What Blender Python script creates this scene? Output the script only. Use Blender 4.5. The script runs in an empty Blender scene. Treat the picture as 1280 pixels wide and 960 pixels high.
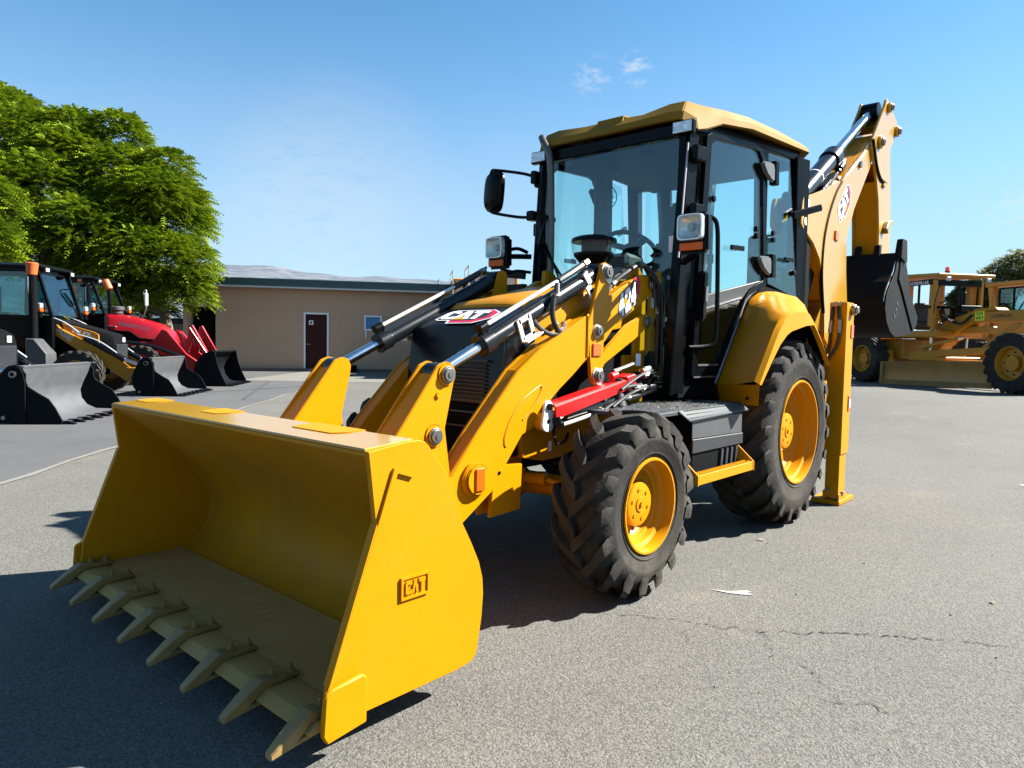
import bpy, bmesh, math, random
import numpy as np
from math import radians, sin, cos, pi, atan2, sqrt, tau
from mathutils import Vector, Matrix

S = bpy.context.scene
COL = S.collection
rng = random.Random(7)

# ------------------------------------------------------------------ camera
def make_camera():
    yaw, pitch, roll = radians(221.6966), radians(-3.2529), radians(1.0064)
    f = Vector((cos(yaw)*cos(pitch), sin(yaw)*cos(pitch), sin(pitch)))
    r = Vector((sin(yaw), -cos(yaw), 0)); u = r.cross(f)
    r2 = cos(roll)*r + sin(roll)*u; u2 = -sin(roll)*r + cos(roll)*u
    cd = bpy.data.cameras.new("camera"); co = bpy.data.objects.new("camera", cd); COL.objects.link(co)
    m = Matrix.Identity(4)
    for i in range(3):
        m[i][0] = r2[i]; m[i][1] = u2[i]; m[i][2] = -f[i]
    m[0][3], m[1][3], m[2][3] = 5.3774, 2.9451, 1.3206
    co.matrix_world = m
    cd.sensor_width = 36; cd.lens = 36*883.83/1280
    cd.clip_start = 0.05; cd.clip_end = 6000
    S.camera = co
make_camera()

# ------------------------------------------------------------------ world, sun, exposure
SUN_TO = Vector((-0.95, 0.73, 1.0)).normalized()
ELEV = math.asin(SUN_TO.z); ROT = atan2(SUN_TO.x, SUN_TO.y) % tau
W = bpy.data.worlds.new("World"); S.world = W; W.use_nodes = True
def make_world():
    nt = W.node_tree; N = nt.nodes; Lk = nt.links
    bg = N['Background']; bg.inputs[1].default_value = 0.05
    sk = N.new('ShaderNodeTexSky'); sk.sky_type = 'NISHITA'; sk.sun_disc = False
    sk.sun_elevation = ELEV; sk.sun_rotation = ROT
    sk.air_density = 0.8; sk.dust_density = 0.05; sk.ozone_density = 3.5; sk.altitude = 0
    # thin smoky cloud streaks, low contrast, all round the sky
    tc = N.new('ShaderNodeTexCoord')
    mp = N.new('ShaderNodeMapping'); mp.inputs['Scale'].default_value = (1.6, 1.6, 4.2)
    nz = N.new('ShaderNodeTexNoise'); nz.inputs['Scale'].default_value = 1.7; nz.inputs['Detail'].default_value = 7; nz.inputs['Roughness'].default_value = 0.62
    rp = N.new('ShaderNodeValToRGB'); rp.color_ramp.elements[0].position = 0.30; rp.color_ramp.elements[1].position = 0.78; rp.color_ramp.elements[0].color = (.62, .62, .62, 1)
    sx = N.new('ShaderNodeSeparateXYZ')
    hr = N.new('ShaderNodeMapRange'); hr.inputs[1].default_value = 0.0; hr.interpolation_type = 'SMOOTHSTEP'; hr.inputs[2].default_value = 0.44; hr.inputs[3].default_value = 1.0; hr.inputs[4].default_value = 0.0
    mu = N.new('ShaderNodeMath'); mu.operation = 'MULTIPLY'
    mx = N.new('ShaderNodeMix'); mx.data_type = 'RGBA'
    mx.inputs[7].default_value = (2.6, 3.25, 3.85, 1)
    Lk.new(tc.outputs['Generated'], mp.inputs[0]); Lk.new(mp.outputs[0], nz.inputs['Vector'])
    Lk.new(nz.outputs['Fac'], rp.inputs[0]); Lk.new(tc.outputs['Generated'], sx.inputs[0])
    Lk.new(sx.outputs['Z'], hr.inputs[0]); Lk.new(rp.outputs[0], mu.inputs[0]); Lk.new(hr.outputs[0], mu.inputs[1])
    Lk.new(mu.outputs[0], mx.inputs[0]); tn = N.new('ShaderNodeMix'); tn.data_type = 'RGBA'; tn.blend_type = 'MULTIPLY'; tn.inputs[0].default_value = 1; tn.inputs[7].default_value = (.72, 1.06, 1.04, 1); Lk.new(sk.outputs[0], tn.inputs[6]); Lk.new(tn.outputs[2], mx.inputs[6]); 
    last = mx.outputs[2]
    nm = N.new('ShaderNodeVectorMath'); nm.operation = 'NORMALIZE'; Lk.new(tc.outputs['Generated'], nm.inputs[0])
    n2 = N.new('ShaderNodeTexNoise'); n2.inputs['Scale'].default_value = 34; n2.inputs['Detail'].default_value = 6; n2.inputs['Roughness'].default_value = .65
    m2 = N.new('ShaderNodeMapping'); m2.inputs['Scale'].default_value = (1, 1, 2.2); m2.inputs['Rotation'].default_value = (.5, .3, 0)
    Lk.new(nm.outputs[0], m2.inputs[0]); Lk.new(m2.outputs[0], n2.inputs['Vector'])
    for d, r0, amt, lo in (((-0.7894, -0.5023, 0.3530), 1.5, .7, .44), ((-0.7616, -0.5482, 0.3457), 1.9, .55, .47), ((-0.9776, -0.1219, 0.1714), 2.6, .75, .50), ((-0.5560, -0.8074, 0.1974), 10, .15, .26), ((-0.5140, -0.8458, 0.1429), 9, .16, .26), ((.5, -.7, .45), 3, .6, .5), ((.6, .6, .5), 4, .6, .5)):
        dv = Vector(d).normalized(); dp = N.new('ShaderNodeVectorMath'); dp.operation = 'DOT_PRODUCT'; dp.inputs[1].default_value = dv; Lk.new(nm.outputs[0], dp.inputs[0])
        a = N.new('ShaderNodeMapRange'); a.interpolation_type = 'SMOOTHSTEP'; a.inputs[1].default_value = cos(radians(r0)); a.inputs[2].default_value = 1.0; a.inputs[4].default_value = amt; Lk.new(dp.outputs['Value'], a.inputs[0])
        b2 = N.new('ShaderNodeMapRange'); b2.inputs[1].default_value = lo; b2.inputs[2].default_value = lo+.22; Lk.new(n2.outputs['Fac'], b2.inputs[0])
        q = N.new('ShaderNodeMath'); q.operation = 'MULTIPLY'; Lk.new(a.outputs[0], q.inputs[0]); Lk.new(b2.outputs[0], q.inputs[1])
        c2 = N.new('ShaderNodeMix'); c2.data_type = 'RGBA'; c2.inputs[7].default_value = (3.6, 4.0, 4.3, 1)
        Lk.new(q.outputs[0], c2.inputs[0]); Lk.new(last, c2.inputs[6]); last = c2.outputs[2]
    Lk.new(last, bg.inputs[0])
make_world()
sd = bpy.data.lights.new("sun", 'SUN'); sd.energy = 5.0; sd.angle = radians(0.53); sd.color = (1.0, 0.955, 0.88)
so = bpy.data.objects.new("sun", sd); COL.objects.link(so); so.location = (-20, 12, 30)
so.rotation_euler = (-SUN_TO).to_track_quat('-Z', 'Y').to_euler()
vs = S.view_settings; vs.view_transform = 'Standard'; vs.look = 'None'; vs.exposure = 2.12; vs.gamma = 1.0; vs.use_curve_mapping = False
S.cycles.use_denoising = True; S.cycles.sample_clamp_indirect = 4.0
S.cycles.max_bounces = 8; S.cycles.transparent_max_bounces = 24; S.cycles.glossy_bounces = 4; S.cycles.diffuse_bounces = 3
S.cycles.caustics_reflective = False; S.cycles.caustics_refractive = False

# ------------------------------------------------------------------ materials
def new_mat(name):
    m = bpy.data.materials.new(name); m.use_nodes = True
    return m, m.node_tree.nodes, m.node_tree.links, m.node_tree.nodes['Principled BSDF']
def mat(name, col, rough=0.5, metal=0.0, var=0.06, scale=6.0, coat=0.0, bump=0.0, bscale=60.0, dirt=None, dirt_amt=0.0, spec=0.5):
    m, N, Lk, b = new_mat(name)
    b.inputs['Roughness'].default_value = rough; b.inputs['Metallic'].default_value = metal
    b.inputs['Coat Weight'].default_value = coat; b.inputs['Coat Roughness'].default_value = 0.12
    b.inputs['Specular IOR Level'].default_value = spec
    tc = N.new('ShaderNodeTexCoord')
    nz = N.new('ShaderNodeTexNoise'); nz.inputs['Scale'].default_value = scale; nz.inputs['Detail'].default_value = 5
    Lk.new(tc.outputs['Object'], nz.inputs['Vector'])
    mx = N.new('ShaderNodeMix'); mx.data_type = 'RGBA'
    lo = [max(0, c*(1-var*1.5)) for c in col]; hi = [min(1, c*(1+var)) for c in col]
    mx.inputs[6].default_value = (*lo, 1); mx.inputs[7].default_value = (*hi, 1)
    Lk.new(nz.outputs['Fac'], mx.inputs[0]); out = mx.outputs[2]
    if dirt:
        n2 = N.new('ShaderNodeTexNoise'); n2.inputs['Scale'].default_value = 2.3; n2.inputs['Detail'].default_value = 9; n2.inputs['Roughness'].default_value = 0.7
        Lk.new(tc.outputs['Object'], n2.inputs['Vector'])
        rp = N.new('ShaderNodeMapRange'); rp.inputs[1].default_value = 0.45; rp.inputs[2].default_value = 0.75; rp.inputs[4].default_value = dirt_amt
        Lk.new(n2.outputs['Fac'], rp.inputs[0])
        m2 = N.new('ShaderNodeMix'); m2.data_type = 'RGBA'; m2.inputs[7].default_value = (*dirt, 1)
        Lk.new(rp.outputs[0], m2.inputs[0]); Lk.new(out, m2.inputs[6]); out = m2.outputs[2]
    Lk.new(out, b.inputs['Base Color'])
    rr = N.new('ShaderNodeMapRange'); rr.inputs[3].default_value = max(0.02, rough-0.06); rr.inputs[4].default_value = min(1, rough+0.08)
    Lk.new(nz.outputs['Fac'], rr.inputs[0]); Lk.new(rr.outputs[0], b.inputs['Roughness'])
    if bump > 0:
        n3 = N.new('ShaderNodeTexNoise'); n3.inputs['Scale'].default_value = bscale; n3.inputs['Detail'].default_value = 4
        Lk.new(tc.outputs['Object'], n3.inputs['Vector'])
        bp = N.new('ShaderNodeBump'); bp.inputs['Strength'].default_value = bump; bp.inputs['Distance'].default_value = 0.01
        Lk.new(n3.outputs['Fac'], bp.inputs['Height']); Lk.new(bp.outputs[0], b.inputs['Normal'])
    return m
def glass(name, tint, refl=1.0):
    m, N, Lk, b = new_mat(name); N.remove(b)
    o = N['Material Output']; t = N.new('ShaderNodeBsdfTransparent'); t.inputs[0].default_value = (*tint, 1)
    g = N.new('ShaderNodeBsdfGlossy'); g.inputs['Roughness'].default_value = 0.01; g.inputs[0].default_value = (0.95, 0.98, 1, 1)
    fr = N.new('ShaderNodeFresnel'); ge = N.new('ShaderNodeNewGeometry')
    io = N.new('ShaderNodeMapRange'); io.inputs[3].default_value = 1.5; io.inputs[4].default_value = 1/1.5
    Lk.new(ge.outputs['Backfacing'], io.inputs[0]); Lk.new(io.outputs[0], fr.inputs[0])
    ml = N.new('ShaderNodeMath'); ml.operation = 'MULTIPLY'; ml.inputs[1].default_value = refl; ml.use_clamp = True
    mx = N.new('ShaderNodeMixShader'); Lk.new(fr.outputs[0], ml.inputs[0]); Lk.new(ml.outputs[0], mx.inputs[0])
    Lk.new(t.outputs[0], mx.inputs[1]); Lk.new(g.outputs[0], mx.inputs[2]); Lk.new(mx.outputs[0], o.inputs[0])
    return m
YEL = mat('yellow_paint', (0.44, 0.180, 0.0003), 0.34, var=0.05, scale=3, spec=.16, dirt=(0.34, 0.20, 0.02), dirt_amt=0.10, bump=0.02, bscale=90)
YELB = mat('yellow_bucket_paint', (0.435, 0.174, 0.0003), 0.45, var=0.06, scale=5, spec=.12, dirt=(0.32, 0.20, 0.03), dirt_amt=0.16, bump=0.03, bscale=60)
YELT = mat('yellow_boom_paint', (0.37, 0.192, 0.004), 0.30, var=0.04, scale=3, coat=0.9, spec=.5)
HNG = mat('smoky_cap', (.10, .105, .11), .35, var=.2, scale=12, spec=.3)
STEELY = mat('worn_yellow_edge', (0.225, 0.145, 0.045), 0.5, var=0.25, scale=14, dirt=(0.12, 0.08, 0.032), dirt_amt=0.6, bump=0.15, bscale=50)
BLK = mat('black_paint', (0.003, 0.0034, 0.0042), 0.24, var=0.2, spec=.10)
BLKM = mat('black_matt', (0.0045, 0.005, 0.0055), 0.7, var=0.25, bump=0.05, bscale=120, spec=.05)
NAVY = mat('dark_nose_paint', (0.004, 0.006, 0.009), 0.25, var=0.1, spec=.2)
RUB = mat('tyre_rubber', (0.027,0.0255,0.024), 0.75, var=0.3, scale=9, dirt=(0.085, 0.072, 0.054), dirt_amt=0.6, bump=0.35, bscale=45, spec=0.1)
RUBH = mat('hose_rubber', (.009,.009,.010), 0.45, var=0.1)
CHR = mat('chromed_rod', (0.62, 0.64, 0.66), 0.14, 1.0, var=0.03)
ZINC = mat('zinc_steel', (0.22,0.215,0.205), 0.38, 1.0, var=0.12, scale=20)
PIPE = mat('pale_steel_pipe', (0.66, 0.62, 0.52), 0.35, 0.6, var=0.08)
CYLB = mat('cylinder_black', (0.005, 0.006, 0.008), 0.24, var=0.1, spec=.32)
RED = mat('red_paint', (0.50, 0.004, 0.005), 0.40, var=0.05, spec=.3)
REDF = mat('tractor_red_paint', (0.36, 0.004, 0.010), 0.30, var=0.06, coat=0.4)
ORG = mat('orange_reflector', (0.62, 0.085, 0.004), 0.3, var=0.08, scale=40, coat=0.5)
AMB = mat('amber_lens', (0.55, 0.11, 0.006), 0.3, var=0.1, spec=.2)
GREY = mat('grey_panel', (0.042,0.044,0.047), 0.55, var=0.08)
DGREY = mat('dark_grey_plastic', (.012,.0135,.016), 0.5, var=0.15)
TREAD = mat('tread_plate', (0.050, 0.058, 0.070), 0.5, 0.0, var=0.2, scale=30, spec=.12, dirt=(0.075, 0.062, 0.035), dirt_amt=0.5)
WHT = mat('white_decal', (0.78,0.78,0.80), 0.4, var=0.02)
DRED = mat('red_decal', (0.50,0.010,0.04), 0.4, var=0.03)
DYEL = mat('yellow_decal', (0.5,0.28,0.012), 0.4, var=0.03)
DBLK = mat('black_decal', (0.015, 0.016, 0.018), 0.4, var=0.05)
SIL = mat('silver_bucket_paint', (0.095,0.098,0.105), 0.45, 0.25, var=0.12, scale=5, dirt=(0.19,0.19,0.19), dirt_amt=0.25)
BBK = mat('black_bucket_paint', (.005, .0065, .008), 0.7, var=0.25, spec=.07, dirt=(.016, .016, .016), dirt_amt=0.3)
YOR = mat('amber_yellow_paint', (0.40, 0.165, 0.006), 0.36, var=0.06, coat=0.2)
YGR = mat('grader_yellow_paint', (0.43,0.190,0.004), 0.48, var=0.12, scale=4, dirt=(0.15,0.08,0.02), dirt_amt=0.4)
GLS = glass('cab_glass', (0.87, 0.975, 0.96), 1.0)
GLSD = glass('dark_cab_glass', (0.50, 0.70, 0.72), 1.3)
LENS = mat('lamp_reflector', (0.62, 0.63, 0.64), 0.16, 0.55, var=0.35, scale=22, bump=0.5, bscale=30)
CLR = glass('clear_bowl', (0.93, 0.95, 0.94), 0.9)
SEATM = mat('seat_fabric', (0.012, 0.018, 0.023), 0.7, var=0.3, scale=14)
PLAS = mat('seat_plastic_cover', (0.022, 0.040, 0.050), 0.22, var=0.5, scale=9, bump=0.8, bscale=14)
INT = mat('cab_lining', (0.022, 0.030, 0.034), 0.8, var=0.1, spec=.2)
PAPER = mat('paper_sheet', (0.7, 0.7, 0.75), 0.7, var=0.02)

# ------------------------------------------------------------------ mesh builder
def _frame(d):
    d = Vector(d).normalized(); a = Vector((0, 0, 1)) if abs(d.z) < 0.9 else Vector((0, 1, 0))
    u = d.cross(a).normalized(); return u, d.cross(u).normalized(), d
class MB:
    def __init__(s): s.v = []; s.f = []; s.mi = []; s.cur = 0
    def add(s, vs, fs):
        o = len(s.v); s.v += [tuple(v) for v in vs]; s.f += [tuple(i+o for i in f) for f in fs]; s.mi += [s.cur]*len(fs); return s
    def m(s, i): s.cur = i; return s
    def box(s, x0, x1, y0, y1, z0, z1, M=None):
        vs = [Vector((x, y, z)) for x in (x0, x1) for y in (y0, y1) for z in (z0, z1)]
        if M is not None: vs = [M @ v for v in vs]
        return s.add(vs, [(0, 1, 3, 2), (4, 6, 7, 5), (0, 4, 5, 1), (2, 3, 7, 6), (0, 2, 6, 4), (1, 5, 7, 3)])
    def obox(s, a, b, w, h, up=(0, 0, 1)):       # bar from a to b, width w, height h
        a = Vector(a); b = Vector(b); d = (b-a).normalized(); up = Vector(up)
        r = d.cross(up).normalized(); u = r.cross(d)
        vs = [p + r*i*w/2 + u*j*h/2 for p in (a, b) for i in (-1, 1) for j in (-1, 1)]
        return s.add(vs, [(0, 1, 3, 2), (4, 6, 7, 5), (0, 4, 5, 1), (2, 3, 7, 6), (0, 2, 6, 4), (1, 5, 7, 3)])
    def prism(s, pts, y0, y1):                   # polygon in x,z extruded along y
        n = len(pts); a = sum(pts[i][0]*pts[(i+1) % n][1]-pts[(i+1) % n][0]*pts[i][1] for i in range(n))
        if a < 0: pts = pts[::-1]
        if y0 > y1: y0, y1 = y1, y0
        vs = [(p[0], y0, p[1]) for p in pts] + [(p[0], y1, p[1]) for p in pts]
        fs = [tuple(range(n)), tuple(range(2*n-1, n-1, -1))] + [(i, i+n, (i+1) % n+n, (i+1) % n) for i in range(n)]
        return s.add(vs, fs)
    def prismM(s, pts, h0, h1, O, U, V):         # polygon in plane O,U,V extruded along normal
        O = Vector(O); U = Vector(U); V = Vector(V); Nn = U.cross(V).normalized(); n = len(pts)
        a = sum(pts[i][0]*pts[(i+1) % n][1]-pts[(i+1) % n][0]*pts[i][1] for i in range(n))
        if a < 0: pts = pts[::-1]
        vs = [O+U*p[0]+V*p[1]+Nn*h0 for p in pts] + [O+U*p[0]+V*p[1]+Nn*h1 for p in pts]
        return s.add(vs, [tuple(range(n-1, -1, -1)), tuple(range(n, 2*n))] + [(i, (i+1) % n, (i+1) % n+n, i+n) for i in range(n)])
    def cyl(s, a, b, r, n=20, r2=None, caps=True):
        a = Vector(a); b = Vector(b); u, w, d = _frame(b-a); r2 = r if r2 is None else r2
        vs = [a+(u*cos(t)+w*sin(t))*r for t in [tau*i/n for i in range(n)]] + [b+(u*cos(t)+w*sin(t))*r2 for t in [tau*i/n for i in range(n)]]
        fs = [(i, (i+1) % n, (i+1) % n+n, i+n) for i in range(n)]
        if caps: fs += [tuple(range(n-1, -1, -1)), tuple(range(n, 2*n))]
        return s.add(vs, fs)
    def tube(s, pts, r, n=8, sub=5, smooth=True):
        P = [Vector(p) for p in pts]
        if smooth and len(P) > 2:
            Q = []
            for i in range(len(P)-1):
                p0 = P[max(i-1, 0)]; p1 = P[i]; p2 = P[i+1]; p3 = P[min(i+2, len(P)-1)]
                for k in range(sub):
                    t = k/sub
                    Q.append(0.5*((2*p1)+(p2-p0)*t+(2*p0-5*p1+4*p2-p3)*t*t+(3*p1-p0-3*p2+p3)*t**3))
            Q.append(P[-1]); P = Q
        u = None; vs = []
        for i, p in enumerate(P):
            d = (P[min(i+1, len(P)-1)]-P[max(i-1, 0)]).normalized()
            if u is None: u = _frame(d)[0]
            u = (u-d*u.dot(d)).normalized(); w = d.cross(u)
            vs += [p+(u*cos(t)+w*sin(t))*r for t in [tau*k/n for k in range(n)]]
        m = len(P); fs = [(i*n+k, i*n+(k+1) % n, (i+1)*n+(k+1) % n, (i+1)*n+k) for i in range(m-1) for k in range(n)]
        fs += [tuple(range(n-1, -1, -1)), tuple(range((m-1)*n, m*n))]
        return s.add(vs, fs)
    def lathe(s, prof, c, side=1, n=48, closed=False):   # prof (dy, r) turned about the y axis through c
        c = Vector(c); k = len(prof)
        vs = [(c.x+r*cos(t), c.y+side*dy, c.z+r*sin(t)) for t in [tau*i/n for i in range(n)] for dy, r in prof]
        fs = []
        for i in range(n):
            j = (i+1) % n
            for q in range(k-1 if not closed else k):
                p = (q+1) % k
                fs.append((i*k+q, i*k+p, j*k+p, j*k+q) if side > 0 else (i*k+q, j*k+q, j*k+p, i*k+p))
        return s.add(vs, fs)
    def loft(s, rows, closed=False):
        k = len(rows[0]); o = []
        for r in rows: o += [tuple(p) for p in r]
        fs = [(i*k+q, i*k+(q+1) % k, (i+1)*k+(q+1) % k, (i+1)*k+q) for i in range(len(rows)-1) for q in range(k if closed else k-1)]
        return s.add(o, fs)
    def build(s, name, mats, parent=None, bev=0.0, smooth=30, solid=0.0, loc=None, seg=1, recalc=True):
        me = bpy.data.meshes.new(name); me.from_pydata(s.v, [], s.f)
        for i, p in enumerate(me.polygons): p.material_index = s.mi[i]
        for m_ in (mats if isinstance(mats, (list, tuple)) else [mats]): me.materials.append(m_)
        bm = bmesh.new(); bm.from_mesh(me)
        if recalc: bmesh.ops.recalc_face_normals(bm, faces=bm.faces)
        if solid:
            bmesh.ops.solidify(bm, geom=bm.faces[:], thickness=solid)
            bmesh.ops.recalc_face_normals(bm, faces=bm.faces)
        if bev:
            es = [e for e in bm.edges if len(e.link_faces) == 2 and e.calc_face_angle(0) > radians(28)]
            bmesh.ops.bevel(bm, geom=es, offset=bev, segments=seg, affect='EDGES', clamp_overlap=True)
        bm.to_mesh(me); bm.free()
        if smooth: me.shade_smooth(); me.set_sharp_from_angle(angle=radians(smooth))
        o = bpy.data.objects.new(name, me); COL.objects.link(o)
        if parent is not None: o.parent = parent
        if loc is not None: o.location = loc
        return o
def empty(name, loc=(0, 0, 0), rz=0.0, parent=None):
    o = bpy.data.objects.new(name, None); COL.objects.link(o); o.location = loc; o.rotation_euler = (0, 0, rz)
    o.empty_display_size = 0.2
    if parent is not None: o.parent = parent
    return o
def tag(o, label=None, cat=None, group=None, kind=None):
    if label: o['label'] = label
    if cat: o['category'] = cat
    if group: o['group'] = group
    if kind: o['kind'] = kind
    return o
def copy_tree(o, parent=None):
    c = o.copy(); COL.objects.link(c)
    if parent is not None: c.parent = parent
    for ch in list(o.children): copy_tree(ch, c)
    return c
# flat lettering: text turned to a mesh in plane O,U,V (U, V unit vectors), height h
def text_mb(mb, txt, O, U, V, h, bold=0.03, depth=0.003, width=None, shear=0.0, center=False):
    cu = bpy.data.curves.new('lettering', 'FONT'); cu.body = txt; cu.size = 1.0; cu.offset = bold; cu.resolution_u = 2; cu.shear = shear
    ob = bpy.data.objects.new('lettering', cu); COL.objects.link(ob)
    dg = bpy.context.evaluated_depsgraph_get(); me = bpy.data.meshes.new_from_object(ob.evaluated_get(dg))
    bpy.data.objects.remove(ob); bpy.data.curves.remove(cu)
    xs = [v.co.x for v in me.vertices]; ys = [v.co.y for v in me.vertices]
    x0, x1, y0, y1 = min(xs), max(xs), min(ys), max(ys)
    k = h/(y1-y0); kx = k if width is None else width/(x1-x0)
    O = Vector(O); U = Vector(U); V = Vector(V); Nn = U.cross(V).normalized(); ox = (x1-x0)/2 if center else 0
    mb.add([O+U*((v.co.x-x0-ox)*kx)+V*((v.co.y-y0)*k)+Nn*depth for v in me.vertices], [tuple(p.vertices) for p in me.polygons])
    bpy.data.meshes.remove(me)
    return mb
# block letters C A T, each in a unit box
LC = [(0, .15), (.15, 0), (.85, 0), (1, .15), (1, .30), (.70, .30), (.70, .23), (.33, .23), (.33, .77), (.70, .77), (.70, .70), (1, .70), (1, .85), (.85, 1), (.15, 1), (0, .85)]
LA = [(0, 0), (.30, 0), (.50, .62), (.70, 0), (1, 0), (.66, 1), (.34, 1)]
LT = [(.33, 0), (.67, 0), (.67, .74), (1, .74), (1, 1), (0, 1), (0, .74), (.33, .74)]
def cat_logo(name, parent, O, U, V, w, h, mats=None):
    # emblem: black field with pale rim, letters, yellow triangle, red band at right and below
    O = Vector(O); U = Vector(U).normalized(); V = Vector(V).normalized()
    def sc(p, x0=0, y0=0, sx=1, sy=1): return [((x0+a*sx)*w, (y0+b*sy)*h) for a, b in p]
    mb = MB()
    rim = [(-.03, .22), (.02, .80), (.16, 1.04), (.86, 1.04), (1.03, .80), (1.03, .30), (.80, -.12), (.30, -.14), (.26, .12), (.06, .12)]
    mb.m(0).prismM(sc(rim), .0015, .0025, O, U, V)
    fld = [(0, .25), (.05, .78), (.18, .99), (.84, .99), (1.0, .78), (1.0, .32), (.78, -.07), (.33, -.08), (.30, .17), (.07, .17)]
    mb.m(1).prismM(sc(fld), .0025, .0033, O, U, V)
    mb.m(2).prismM(sc([(.86, .99), (1.0, .78), (1.0, .32), (.78, -.07), (.33, -.08), (.32, .08), (.74, .08), (.90, .36), (.90, .74), (.78, .99)]), .0033, .0041, O, U, V)
    mb.m(0)
    mb.prismM(sc(LC, .05, .22, .25, .70), .0041, .0050, O, U, V)
    mb.prismM(sc(LA, .28, .22, .32, .70), .0041, .0050, O, U, V)
    mb.prismM(sc(LT, .56, .22, .27, .70), .0041, .0050, O, U, V)
    mb.m(3).prismM(sc([(.30, .16), (.56, .16), (.43, .48)]), .0050, .0058, O, U, V)
    return mb.build(name, mats or [WHT, DBLK, DRED, DYEL], parent, smooth=0)

def split_pieces():
    """a mesh whose pieces stand clear of each other becomes one object per piece"""
    keep = ('tyre', 'lettering', 'emblem', 'model_number', 'number_flash', 'raised_letters', 'raised_badge', 'crown', 'foliage', 'trunk', 'stem', 'hills', 'ground', 'side_cutter', 'steering_wheel', 'cab_fan', 'tooth', 'indicator')
    for o in list(COL.objects):
        if o.type != 'MESH' or o.get('kind') or any(k in o.name for k in keep): continue
        me = o.data; n = len(me.vertices)
        if n > 6000: continue
        par = list(range(n))
        def find(a):
            while par[a] != a: par[a] = par[par[a]]; a = par[a]
            return a
        for e in me.edges:
            a, b = find(e.vertices[0]), find(e.vertices[1])
            if a != b: par[a] = b
        isl = {}
        for i in range(n): isl.setdefault(find(i), []).append(i)
        if len(isl) < 2 or len(isl) > 60: continue
        co = np.empty(n*3); me.vertices.foreach_get('co', co); co = co.reshape(-1, 3)
        L = list(isl.values()); bb = [(co[q].min(0)-.004, co[q].max(0)+.004) for q in L]
        g = list(range(len(L)))
        for i in range(len(L)):
            for j in range(i):
                if g[i] != g[j] and (bb[i][0] <= bb[j][1]).all() and (bb[j][0] <= bb[i][1]).all():
                    a, b = g[i], g[j]; g = [b if q == a else q for q in g]
        ids = sorted(set(g))
        if len(ids) < 2: continue
        vg = {}
        for k, q in enumerate(L):
            for i in q: vg[i] = g[k]
        src = bmesh.new(); src.from_mesh(me); base = o.name.split('.')[0]
        for m, idn in enumerate(ids):
            bm = src.copy(); bm.verts.ensure_lookup_table()
            bmesh.ops.delete(bm, geom=[v for v in bm.verts if vg[v.index] != idn], context='VERTS')
            if m == 0: new = me; tgt = o
            else: new = me.copy(); tgt = o.copy(); tgt.data = new; COL.objects.link(tgt); tgt.name = base
            bm.to_mesh(new) if m else None
            if m == 0: first = bm
            else: bm.free()
        first.to_mesh(me); first.free(); src.free()

def scuffed(name, base, mark):
    m = mat(name, base, 0.48, var=0.08, scale=5, spec=.12, dirt=(0.20, 0.13, 0.035), dirt_amt=0.45, bump=0.06, bscale=40)
    N, Lk = m.node_tree.nodes, m.node_tree.links; b = N['Principled BSDF']; src = b.inputs['Base Color'].links[0].from_socket
    tc = N.new('ShaderNodeTexCoord'); mp = N.new('ShaderNodeMapping'); mp.inputs['Scale'].default_value = (3, 60, 3)
    nz = N.new('ShaderNodeTexNoise'); nz.inputs['Scale'].default_value = 1.5; nz.inputs['Detail'].default_value = 6
    n2 = N.new('ShaderNodeTexNoise'); n2.inputs['Scale'].default_value = 3.0; n2.inputs['Detail'].default_value = 5
    Lk.new(tc.outputs['Object'], mp.inputs[0]); Lk.new(mp.outputs[0], nz.inputs['Vector']); Lk.new(tc.outputs['Object'], n2.inputs['Vector'])
    r = N.new('ShaderNodeMapRange'); r.inputs[1].default_value = .56; r.inputs[2].default_value = .70; Lk.new(nz.outputs['Fac'], r.inputs[0])
    r2 = N.new('ShaderNodeMapRange'); r2.inputs[1].default_value = .45; r2.inputs[2].default_value = .62; r2.inputs[4].default_value = .75; Lk.new(n2.outputs['Fac'], r2.inputs[0])
    q = N.new('ShaderNodeMath'); q.operation = 'MULTIPLY'; Lk.new(r.outputs[0], q.inputs[0]); Lk.new(r2.outputs[0], q.inputs[1])
    mx = N.new('ShaderNodeMix'); mx.data_type = 'RGBA'; mx.inputs[7].default_value = (*mark, 1); Lk.new(q.outputs[0], mx.inputs[0]); Lk.new(src, mx.inputs[6]); Lk.new(mx.outputs[2], b.inputs['Base Color'])
    return m
SCUF = scuffed('scuffed_bucket_paint', (0.40, 0.175, 0.004), (0.27, 0.20, 0.10))
FLOORM = scuffed('worn_floor_steel', (0.36, 0.225, 0.075), (0.46, 0.36, 0.20))
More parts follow.
